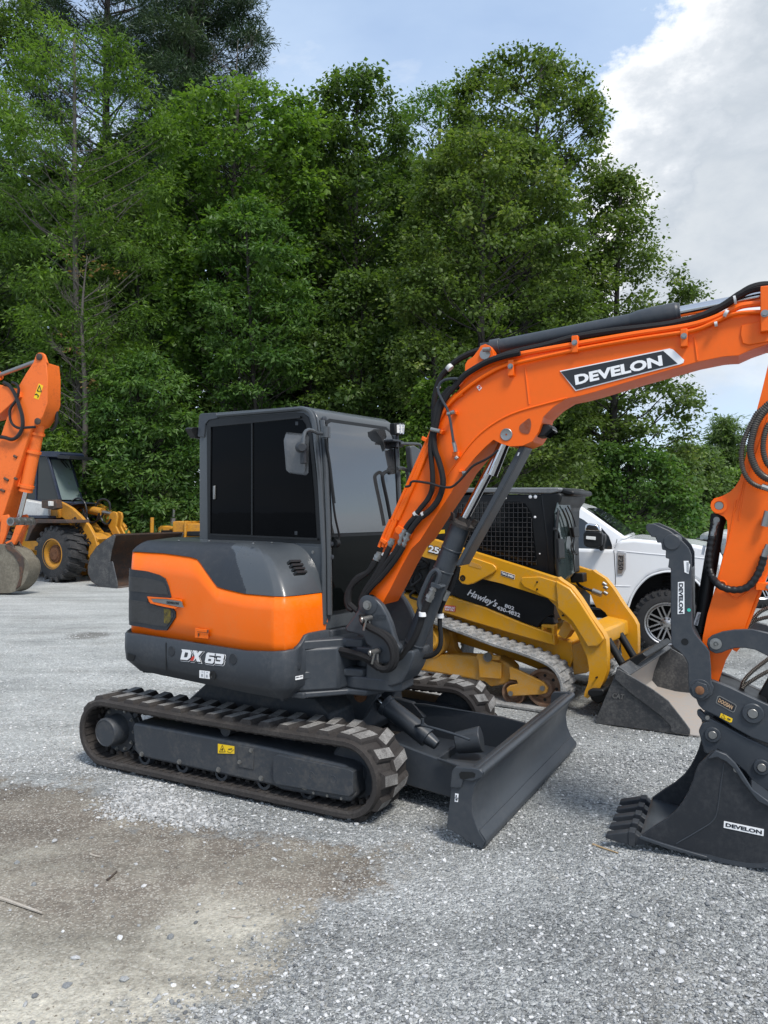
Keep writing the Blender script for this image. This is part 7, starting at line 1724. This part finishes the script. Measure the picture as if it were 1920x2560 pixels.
LM = {
 'ash': leaf_mat('ash leaves', [(0, (.045, .095, .018)), (.5, (.100, .180, .030)), (1, (.20, .31, .052))]),
 'maple': leaf_mat('maple leaves', [(0, (.042, .105, .016)), (.5, (.098, .180, .034)), (1, (.19, .30, .055))]),
 'dark': leaf_mat('dark leaves', [(0, (.036, .080, .020)), (.5, (.082, .138, .036)), (1, (.155, .235, .055))]),
 'linden': leaf_mat('linden leaves', [(0, (.055, .090, .024)), (.5, (.095, .15, .036)), (.85, (.165, .225, .055)), (1, (.30, .34, .13))]),
 'shrub': leaf_mat('shrub leaves', [(0, (.035, .095, .020)), (.5, (.085, .165, .040)), (1, (.165, .275, .065))]),
 'pine': leaf_mat('pine needles', [(0, (.022, .045, .022)), (.5, (.045, .082, .038)), (1, (.09, .14, .06))], .15),
 'far': leaf_mat('distant leaves', [(0, (.065, .11, .042)), (.5, (.11, .175, .055)), (1, (.19, .27, .085))]),
}
BARK = paint('bark', (.035, .031, .028), .9, (.085, .08, .075), .7, 3, bump=.6); BARKP = paint('pale bark', (.085, .077, .068), .9, (.19, .175, .155), .7, 4, bump=.5)
def leaves(clumps, per, L, Wd, seed, droop=.35, flat=.55, tint=None, nscale=None):
    """clumps: (n,4) centre + radius -> quads"""
    r = np.random.default_rng(seed); n = len(clumps); cnt = np.maximum(8, (per*(clumps[:, 3]/.6)**2).astype(int)); idx = np.repeat(np.arange(n), cnt); m_ = len(idx)
    d = r.normal(size=(m_, 3)); d /= np.linalg.norm(d, axis=1)[:, None]; rad = clumps[idx, 3]*1.28*(r.random(m_)**.72)
    # lumpy spray shape per clump
    ph_ = r.random((n, 3))*6.28; lum = .72+.28*np.sin(d[:, 0]*4+ph_[idx, 0])*np.sin(d[:, 1]*4+ph_[idx, 1]); rad *= lum
    an = r.random(n)*6.28; el_ = np.stack([np.cos(an), np.sin(an), np.zeros(n)], -1)[idx]; dd = d+el_*np.sum(d*el_, 1)[:, None]*.55; P_ = clumps[idx, :3]+dd*rad[:, None]*np.array([1, 1, flat]); P_[:, 2] -= droop*.3*(rad**2)
    ax = d*np.array([1, 1, .3])+r.normal(size=(m_, 3))*.55; ax[:, 2] -= droop; ax /= np.linalg.norm(ax, axis=1)[:, None]
    nn = np.array([0, 0, 1.0])+r.normal(size=(m_, 3))*.55+d*.35; nn -= ax*np.sum(nn*ax, 1)[:, None]; nn /= np.linalg.norm(nn, axis=1)[:, None]+1e-9
    sd = np.cross(nn, ax); sz_ = (.5+1.1*r.random(m_)**1.4)*(.8+.4*r.random(n))[idx]; l_ = L*sz_; w_ = Wd*sz_*(.8+.4*r.random(m_))
    q0 = P_; q2 = P_+ax*l_[:, None]; mid_ = P_+ax*(l_*.45)[:, None]-nn*(l_*.06)[:, None]
    V = np.stack([q0, mid_+sd*(w_*.5)[:, None], q2, mid_-sd*(w_*.5)[:, None]], 1).reshape(-1, 3)
    F = np.arange(m_*4).reshape(-1, 4); t = (r.random(n) if tint is None else tint)[idx]
    return V, F, np.repeat(t, 4)
def limb(c, a, b_, r0, r1, sag=0.15, n=5, seed=0):
    rr_ = random.Random(seed); a, b_ = Vector(a), Vector(b_); d = b_-a; m1 = a+d*.35+Vector((rr_.uniform(-.1, .1), rr_.uniform(-.1, .1), -sag*.4))*d.length; m2 = a+d*.7+Vector((rr_.uniform(-.08, .08), rr_.uniform(-.08, .08), 0))*d.length
    c.tube([a, m1, m2, b_], lambda t: r0+(r1-r0)*t, n=n, k=3)
def tree(spec):
    nm, label, kind, d, tpx, rows, leaf, L, Wd, per, nc, cr, tr_r, base_y = (spec[k] for k in ('name', 'label', 'kind', 'd', 'tx', 'rows', 'leaf', 'L', 'W', 'per', 'n', 'cr', 'tr', 'by'))
    nc = int(nc*2.1); per = int(per*1.25); L *= .86; Wd *= .86; sd = spec['seed']; r = np.random.default_rng(sd)
    bx = (tpx-HX)/FOC*d; fr = Frame(bx, d, 0); root = thing('tree' if kind != 'shrub' else 'shrub', label, 'tree' if kind != 'shrub' else 'shrub', fr, spec.get('group'))
    if nm: root.name = nm; WM[root.name] = fr.m.copy()
    zr = np.array([CAMH+(HY-p[0])/FOC*d for p in rows]); xl = np.array([(p[1]-HX)/FOC*d for p in rows])-bx; xr_ = np.array([(p[2]-HX)/FOC*d for p in rows])-bx
    o_ = np.argsort(zr); zr, xl, xr_ = zr[o_], xl[o_], xr_[o_]
    zz = r.random(nc*6)*(zr[-1]-zr[0])+zr[0]; wl = np.interp(zz, zr, xl); wr = np.interp(zz, zr, xr_); half = (wr-wl)/2
    keep = r.random(nc*6) < (half/half.max())**.75+.05; zz, wl, wr, half = [v[keep][:nc] for v in (zz, wl, wr, half)]; n_ = len(zz)
    th = r.random(n_)*2*math.pi; rho = half*np.where(r.random(n_) < .72, .62+.38*r.random(n_), .62*r.random(n_)**.5)
    edge_ = r.random(n_) < .34; th = np.where(edge_, np.where(r.random(n_) < .5, 0, math.pi)+r.normal(size=n_)*.25, th); rho = np.where(edge_, half*(.9+.12*r.random(n_)), rho)
    crad = cr*(.42+.85*r.random(n_)**1.3); rho = np.maximum(0, rho-crad*.35)
    cx = (wl+wr)/2+rho*np.cos(th); cy = rho*np.sin(th)*spec.get('dy', .85)
    cl = np.stack([cx, cy, zz, crad], 1)
    if kind == 'pine': # whorled flat boughs
        zz2 = np.round(zz/.75)*.75; cl[:, 2] = zz2+.12*rho*.6+r.normal(size=n_)*.12
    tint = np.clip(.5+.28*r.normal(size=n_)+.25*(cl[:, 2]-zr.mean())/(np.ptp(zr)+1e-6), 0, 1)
    V, F, t = leaves(cl, per, L, Wd, sd+1, spec.get('droop', .35), spec.get('flat', .6), tint)
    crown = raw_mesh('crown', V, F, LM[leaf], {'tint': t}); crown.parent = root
    c = MB(); top = zr[-1]-.4; lean = ((xl[-1]+xr_[-1])/2)
    for s_ in range(spec.get('trunks', 1)):
        ox = s_*.42; c.tube([(ox, 0, -.1), (ox*1.0+.05, .05, top*.3), (ox*.9+lean*.3, -.05, top*.6), (lean*.9, 0, top)], lambda t_: tr_r*(1-t_*.85)+.02, n=10, k=5)
    m_ = min(n_, spec.get('nb', 90))
    for i in range(m_):
        z0 = max(cl[i, 2]-.45*rho[i]-.5, .4); t_ = min(z0/top, 1); tx = lean*.9*max(0, (t_-.2)/.8)
        limb(c, (tx, 0, z0), cl[i, :3], max(.012, tr_r*.30*(1-t_*.7)), .008, .1, 5, sd*1000+i)
    o = c.build('trunk', BARKP if spec.get('pale') else BARK, root, fr, sharp=0)
    return root
def S(label, kind, d, tx, rows, leaf, n, seed, **kw):
    s_ = dict(name=None, label=label, kind=kind, d=d, tx=tx, rows=rows, leaf=leaf, L=.13, W=.065, per=150, n=n, cr=.62, tr=.16, by=0, seed=seed); s_.update(kw); return tree(s_)
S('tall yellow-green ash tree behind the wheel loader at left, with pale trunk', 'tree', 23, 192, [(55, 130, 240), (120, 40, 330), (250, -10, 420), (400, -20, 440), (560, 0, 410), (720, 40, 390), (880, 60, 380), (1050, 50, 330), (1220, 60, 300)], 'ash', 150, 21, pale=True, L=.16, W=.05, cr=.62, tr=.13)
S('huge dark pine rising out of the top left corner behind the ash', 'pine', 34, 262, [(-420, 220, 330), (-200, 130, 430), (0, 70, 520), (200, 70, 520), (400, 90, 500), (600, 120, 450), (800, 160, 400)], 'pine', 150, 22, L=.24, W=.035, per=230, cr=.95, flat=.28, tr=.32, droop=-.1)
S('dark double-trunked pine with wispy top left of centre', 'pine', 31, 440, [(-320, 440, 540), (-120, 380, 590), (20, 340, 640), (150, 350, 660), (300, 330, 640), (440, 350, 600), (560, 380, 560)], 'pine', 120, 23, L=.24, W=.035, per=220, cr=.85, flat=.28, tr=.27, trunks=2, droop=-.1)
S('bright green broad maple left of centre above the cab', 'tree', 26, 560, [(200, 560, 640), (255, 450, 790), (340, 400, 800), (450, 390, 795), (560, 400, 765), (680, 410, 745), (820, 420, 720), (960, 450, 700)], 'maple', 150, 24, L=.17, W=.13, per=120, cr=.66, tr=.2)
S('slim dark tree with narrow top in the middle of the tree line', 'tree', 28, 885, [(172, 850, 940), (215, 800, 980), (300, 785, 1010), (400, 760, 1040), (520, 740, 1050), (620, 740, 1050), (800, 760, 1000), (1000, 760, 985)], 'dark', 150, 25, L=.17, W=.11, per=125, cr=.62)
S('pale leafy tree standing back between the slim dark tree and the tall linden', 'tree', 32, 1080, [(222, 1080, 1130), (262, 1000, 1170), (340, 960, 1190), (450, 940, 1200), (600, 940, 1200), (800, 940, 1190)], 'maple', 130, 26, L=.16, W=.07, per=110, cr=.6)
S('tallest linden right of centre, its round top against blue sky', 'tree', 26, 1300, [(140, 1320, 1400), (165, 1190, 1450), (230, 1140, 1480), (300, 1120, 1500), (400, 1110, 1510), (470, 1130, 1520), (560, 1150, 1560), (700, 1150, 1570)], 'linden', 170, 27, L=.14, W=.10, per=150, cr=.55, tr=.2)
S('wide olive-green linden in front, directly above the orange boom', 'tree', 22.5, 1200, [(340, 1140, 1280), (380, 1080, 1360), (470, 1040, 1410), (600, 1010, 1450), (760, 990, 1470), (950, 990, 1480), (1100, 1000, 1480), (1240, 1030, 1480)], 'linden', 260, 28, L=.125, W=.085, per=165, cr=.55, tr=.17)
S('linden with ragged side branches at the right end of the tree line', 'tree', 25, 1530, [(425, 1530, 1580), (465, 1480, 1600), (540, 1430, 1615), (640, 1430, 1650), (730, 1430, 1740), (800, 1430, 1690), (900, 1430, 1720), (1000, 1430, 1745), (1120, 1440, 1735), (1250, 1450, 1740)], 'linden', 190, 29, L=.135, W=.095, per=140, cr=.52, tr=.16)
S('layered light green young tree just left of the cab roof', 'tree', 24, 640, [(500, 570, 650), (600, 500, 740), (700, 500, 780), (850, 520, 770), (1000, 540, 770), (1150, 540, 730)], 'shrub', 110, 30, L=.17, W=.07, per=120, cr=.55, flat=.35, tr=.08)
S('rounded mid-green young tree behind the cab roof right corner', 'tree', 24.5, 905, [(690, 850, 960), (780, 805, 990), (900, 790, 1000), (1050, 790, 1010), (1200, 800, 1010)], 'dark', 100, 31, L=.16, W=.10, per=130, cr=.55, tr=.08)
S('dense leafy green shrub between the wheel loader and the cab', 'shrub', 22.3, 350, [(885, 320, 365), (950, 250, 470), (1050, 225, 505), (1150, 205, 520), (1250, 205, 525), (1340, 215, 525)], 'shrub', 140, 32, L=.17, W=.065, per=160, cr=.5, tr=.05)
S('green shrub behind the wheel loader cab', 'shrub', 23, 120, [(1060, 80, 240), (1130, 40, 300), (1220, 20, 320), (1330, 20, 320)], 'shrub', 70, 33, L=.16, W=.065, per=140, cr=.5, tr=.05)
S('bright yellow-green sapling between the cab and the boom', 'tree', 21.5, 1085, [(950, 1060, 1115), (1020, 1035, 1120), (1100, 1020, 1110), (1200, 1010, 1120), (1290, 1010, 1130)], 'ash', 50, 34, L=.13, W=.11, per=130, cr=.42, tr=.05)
S('low bush with bright leaves behind the pickup hood', 'shrub', 24, 1570, [(1110, 1500, 1640), (1180, 1480, 1700), (1260, 1470, 1740), (1340, 1470, 1750)], 'shrub', 80, 35, L=.14, W=.10, per=130, cr=.5, tr=.05)
S('dark tree cut by the left edge of the photo', 'tree', 25.5, -20, [(-80, -60, 60), (60, -90, 100), (220, -120, 50), (420, -140, 60), (700, -140, 90), (950, -150, 110), (1200, -150, 120)], 'dark', 130, 36, L=.16, W=.08, per=120, cr=.65)
S('dim tree standing back between the maple and the slim dark tree', 'tree', 30.5, 770, [(270, 730, 800), (330, 690, 860), (430, 660, 880), (560, 650, 880), (760, 650, 880), (950, 650, 900)], 'dark', 110, 37, L=.18, W=.11, per=110, cr=.7)
S('dim tree filling the gap behind the ash and the maple', 'tree', 29, 340, [(480, 290, 420), (600, 240, 460), (800, 220, 470), (1000, 220, 460), (1180, 220, 460)], 'dark', 110, 38, L=.17, W=.09, per=120, cr=.65, tr=.18)
S('pale feathery tree far off to the right beyond the thumb', 'tree', 46, 1700, [(1110, 1680, 1740), (1150, 1640, 1790), (1220, 1620, 1810), (1320, 1610, 1810)], 'far', 80, 39, L=.24, W=.14, per=90, cr=.9, tr=.15)
S('distant pointed pine against the cloud at right', 'pine', 60, 1812, [(1052, 1808, 1816), (1090, 1785, 1840), (1150, 1755, 1870), (1220, 1740, 1885), (1310, 1730, 1890)], 'far', 110, 40, L=.5, W=.09, per=70, cr=.95, flat=.4, tr=.2)
S('dark green distant tree between thumb and orange arm', 'tree', 48, 1850, [(1180, 1820, 1890), (1220, 1780, 1930), (1300, 1760, 1960), (1350, 1760, 1970)], 'maple', 80, 41, L=.25, W=.15, per=90, cr=.95, tr=.15)
S('big distant tree just beyond the right edge, its crown behind the arm', 'tree', 50, 2000, [(1080, 1960, 2060), (1150, 1920, 2120), (1250, 1900, 2150), (1340, 1900, 2150)], 'far', 90, 42, L=.25, W=.15, per=90, cr=1.1, tr=.15)
# leafless twigs against the sky by the pine
def bare(px, py_, d, h, seed, label):
    rr_ = random.Random(seed); fr = Frame((px-HX)/FOC*d, d, 0); root = thing('bare_tree', label, 'bare tree', fr); zt_2 = CAMH+(HY-py_)/FOC*d; c = MB()
    c.tube([(0, 0, 0), (.1, 0, zt_2*.5), (.0, 0, zt_2*.8), (.15, 0, zt_2)], lambda t: .10*(1-t)+.01, n=7)
    def rec(p, dr, l, r_, k):
        e = p+dr*l; c.tube([p, p+dr*l*.5+Vector((rr_.uniform(-.05, .05), 0, .05))*l, e], lambda t: r_*(1-.6*t), n=4, k=2)
        if k > 0:
            for j in range(3 if k > 1 else 2):
                d2 = (dr+Vector((rr_.uniform(-.7, .7), rr_.uniform(-.7, .7), rr_.uniform(-.1, .55)))).normalized(); rec(p+dr*l*rr_.uniform(.35, 1), d2, l*rr_.uniform(.5, .75), r_*.55, k-1)
    for i in range(16):
        z = zt_2*(.45+.55*i/16); a = rr_.uniform(0, 6.28); rec(Vector((.05, 0, z)), Vector((math.cos(a), math.sin(a)*.5, rr_.uniform(.3, .8))).normalized(), h*(1.15-.7*i/16), .022, 3)
    c.build('trunk', BARKP, root, fr, sharp=0); return root, fr
DL = leaf_mat('dead leaves', [(0, (.10, .055, .02)), (.5, (.22, .13, .05)), (1, (.34, .22, .10))], .3)
bare(585, 100, 29, 1.5, 3, 'leafless grey tree with fine twigs against the sky beside the double pine'); rt_, fr_ = bare(205, 640, 22, .9, 5, 'thin half-dead tree with bare twigs in front of the ash')
# the unlit wood behind: one mass nobody could count
def mass(name, x0, x1, y0, y1, ztop, n, mat, seed, L=.34, per=70, cr=1.2, prof=None):
    r = np.random.default_rng(seed); x = r.uniform(x0, x1, n); y = r.uniform(y0, y1, n); z = r.random(n)**.8*(ztop if prof is None else prof(x)); cl = np.stack([x, y, z, cr*(.6+.7*r.random(n))], 1)
    V, F, t = leaves(cl, per, L, L*.6, seed+1); V[:, 2] = np.maximum(V[:, 2], .02); o = raw_mesh(name, V, F, mat, {'tint': t}); return tag(o, kind='stuff')
mass('woodland', -23, 9.0, 33, 38, 13, 1100, LM['dark'], 60, prof=lambda x: np.interp(x, [-23, -10, -4, 2, 6, 9.5], [16, 18, 18, 17.5, 16.5, 9]))
mass('undergrowth', -20, 8.5, 25.5, 31, 3.6, 420, LM['dark'], 61, L=.2, per=90, cr=.75)
mass('distant_woods', 8, 40, 52, 66, 6, 420, LM['far'], 62, L=.4, per=60, cr=1.5, prof=lambda x: np.interp(x, [8, 18, 26, 40], [7.0, 3.6, 3.0, 4.5]))
mass('weeds', -13, -2, 21.2, 22.6, .55, 90, LM['shrub'], 63, L=.12, per=60, cr=.32)

cl_ = np.array([[(x-205)/FOC*22, -.25, CAMH+(HY-y)/FOC*22, .26] for x, y in ((178, 640), (200, 655), (215, 690), (235, 680), (262, 670), (290, 682), (310, 690), (165, 840), (188, 880), (228, 955), (240, 968))])
V, F, t = leaves(cl_, 90, .10, .05, 77); o = raw_mesh('dead_leaves', V, F, DL, {'tint': t}); o.parent = rt_
# ================================================================= camera, light, sky
cam = bpy.data.cameras.new('camera'); co = bpy.data.objects.new('camera', cam); COL.objects.link(co); SC.camera = co
co.location = (0, 0, CAMH); co.rotation_euler = (R(90), 0, 0)
cam.sensor_fit = 'VERTICAL'; cam.sensor_height = 24.0; cam.lens = 24.0*FOC/2560; cam.clip_end = 3000; cam.clip_start = .05
cam.shift_y = -(1280-HY)/2560
SUN_EL, SUN_AZ = 56.0, 150.0       # azimuth clockwise from +Y (view direction)
sn = bpy.data.lights.new('sun', 'SUN'); sn.energy = 1.5; sn.angle = R(14); sn.color = (1.0, .95, .88)
so_ = bpy.data.objects.new('sun', sn); COL.objects.link(so_)
ds = Vector((math.sin(R(SUN_AZ))*math.cos(R(SUN_EL)), math.cos(R(SUN_AZ))*math.cos(R(SUN_EL)), math.sin(R(SUN_EL))))
so_.rotation_euler = ds.to_track_quat('Z', 'Y').to_euler()
w = bpy.data.worlds.new('World'); SC.world = w; w.use_nodes = True; nt = w.node_tree; bg = nt.nodes['Background']
sky = N(nt, 'ShaderNodeTexSky'); sky.sky_type = 'NISHITA'; sky.sun_disc = False; sky.sun_elevation = R(SUN_EL); sky.sun_rotation = R(SUN_AZ); sky.air_density = 1.0; sky.dust_density = 1.2; sky.ozone_density = 1.6
tc = N(nt, 'ShaderNodeTexCoord'); DV = tc.outputs['Generated']
sep = N(nt, 'ShaderNodeSeparateXYZ'); nt.links.new(DV, sep.inputs[0])
def mth(op, a, b_=None, clamp=False):
    m_ = N(nt, 'ShaderNodeMath', operation=op); m_.use_clamp = clamp
    for i, v in enumerate((a, b_)):
        if v is None: continue
        if isinstance(v, bpy.types.NodeSocket): nt.links.new(v, m_.inputs[i])
        else: m_.inputs[i].default_value = v
    return m_.outputs[0]
def cn(scale, det=9, rough=.55, dist=0.0, off=(0, 0, 0), st=(1, 1, 1.6)):
    mp = N(nt, 'ShaderNodeMapping'); mp.inputs['Location'].default_value = off; mp.inputs['Scale'].default_value = st; nt.links.new(DV, mp.inputs[0])
    n = N(nt, 'ShaderNodeTexNoise'); n.inputs['Scale'].default_value = scale; n.inputs['Detail'].default_value = det; n.inputs['Roughness'].default_value = rough; n.inputs['Distortion'].default_value = dist; nt.links.new(mp.outputs[0], n.inputs['Vector']); return n.outputs['Fac']
X_, Y_, Z_ = sep.outputs
az = mth('ARCTAN2', X_, Y_); el = mth('ARCSINE', Z_)
# a tall cumulus bank to the right of the view: its left shoulder wanders with height
n1 = cn(4.5, 10, .6); n2 = cn(14, 8, .62); n3 = cn(2.2, 6, .5, .3)
edge = mth('ADD', .20, mth('MULTIPLY', mth('SUBTRACT', n1, .5), .30)); edge = mth('ADD', edge, mth('MULTIPLY', mth('SUBTRACT', n2, .5), .17))
mel = N(nt, 'ShaderNodeMapRange'); nt.links.new(el, mel.inputs[0]); mel.inputs[1].default_value = .30; mel.inputs[2].default_value = .60; mel.inputs[3].default_value = -.01; mel.inputs[4].default_value = .17
edge = mth('ADD', edge, mel.outputs[0])
bank = mth('DIVIDE', mth('SUBTRACT', az, edge), .030); bank = mth('MINIMUM', mth('MAXIMUM', bank, 0), 1)
back = N(nt, 'ShaderNodeMapRange'); nt.links.new(az, back.inputs[0]); back.inputs[1].default_value = 1.1; back.inputs[2].default_value = 1.5; back.inputs[3].default_value = 1; back.inputs[4].default_value = 0
bank = mth('MULTIPLY', bank, back.outputs[0])
lowcut = N(nt, 'ShaderNodeMapRange'); nt.links.new(mth('ADD', el, mth('MULTIPLY', mth('SUBTRACT', n1, .5), .22)), lowcut.inputs[0]); lowcut.inputs[1].default_value = .11; lowcut.inputs[2].default_value = .20
bank = mth('MULTIPLY', bank, lowcut.outputs[0])
# body shade: bright rim at the edge, soft blue grey inside
rim = mth('DIVIDE', mth('SUBTRACT', az, edge), .17); rim = mth('MINIMUM', mth('MAXIMUM', rim, 0), 1)
bc_ = ramp(nt, [(0, (5.4, 5.4, 5.4)), (.26, (4.7, 4.75, 4.8)), (.44, (3.2, 3.4, 3.65)), (.62, (2.55, 2.8, 3.1)), (.80, (3.1, 3.3, 3.5)), (1, (4.3, 4.4, 4.5))], mth('ADD', mth('ADD', mth('MULTIPLY', rim, .62), mth('MULTIPLY', mth('SUBTRACT', n3, .38), .8)), mth('MULTIPLY', mth('SUBTRACT', cn(6, 10, .58, .2, (5, 2, 1)), .5), .95)))
# thin veil elsewhere
veil = ramp(nt, [(.38, .45), (.60, .92)], n3); puff = ramp(nt, [(.50, 0.0), (.66, 1.0)], cn(3.0, 9, .58, .2, (3, 1, 0), (1, 1, 2.6)))
veilc = mixc(nt, veil.outputs[0], sky.outputs[0], (2.45, 3.1, 4.05)); veilc = mixc(nt, mth('MULTIPLY', puff.outputs[0], .85), veilc, (3.9, 4.1, 4.4))
hz = N(nt, 'ShaderNodeMapRange'); nt.links.new(el, hz.inputs[0]); hz.inputs[1].default_value = .0; hz.inputs[2].default_value = .22; hz.inputs[3].default_value = .30; hz.inputs[4].default_value = 0
veilc = mixc(nt, hz.outputs[0], veilc, (3.7, 4.0, 4.5))
fin = mixc(nt, bank, veilc, bc_.outputs[0]); nt.links.new(fin, bg.inputs['Color']); bg.inputs['Strength'].default_value = .10
SC.view_settings.view_transform = 'Standard'; SC.view_settings.look = 'None'; SC.view_settings.exposure = 1.28; SC.view_settings.gamma = 1
SC.render.engine = 'CYCLES'
try:
    SC.cycles.use_denoising = True; SC.cycles.max_bounces = 8; SC.cycles.transparent_max_bounces = 12; SC.cycles.caustics_reflective = False; SC.cycles.caustics_refractive = False
except Exception: pass
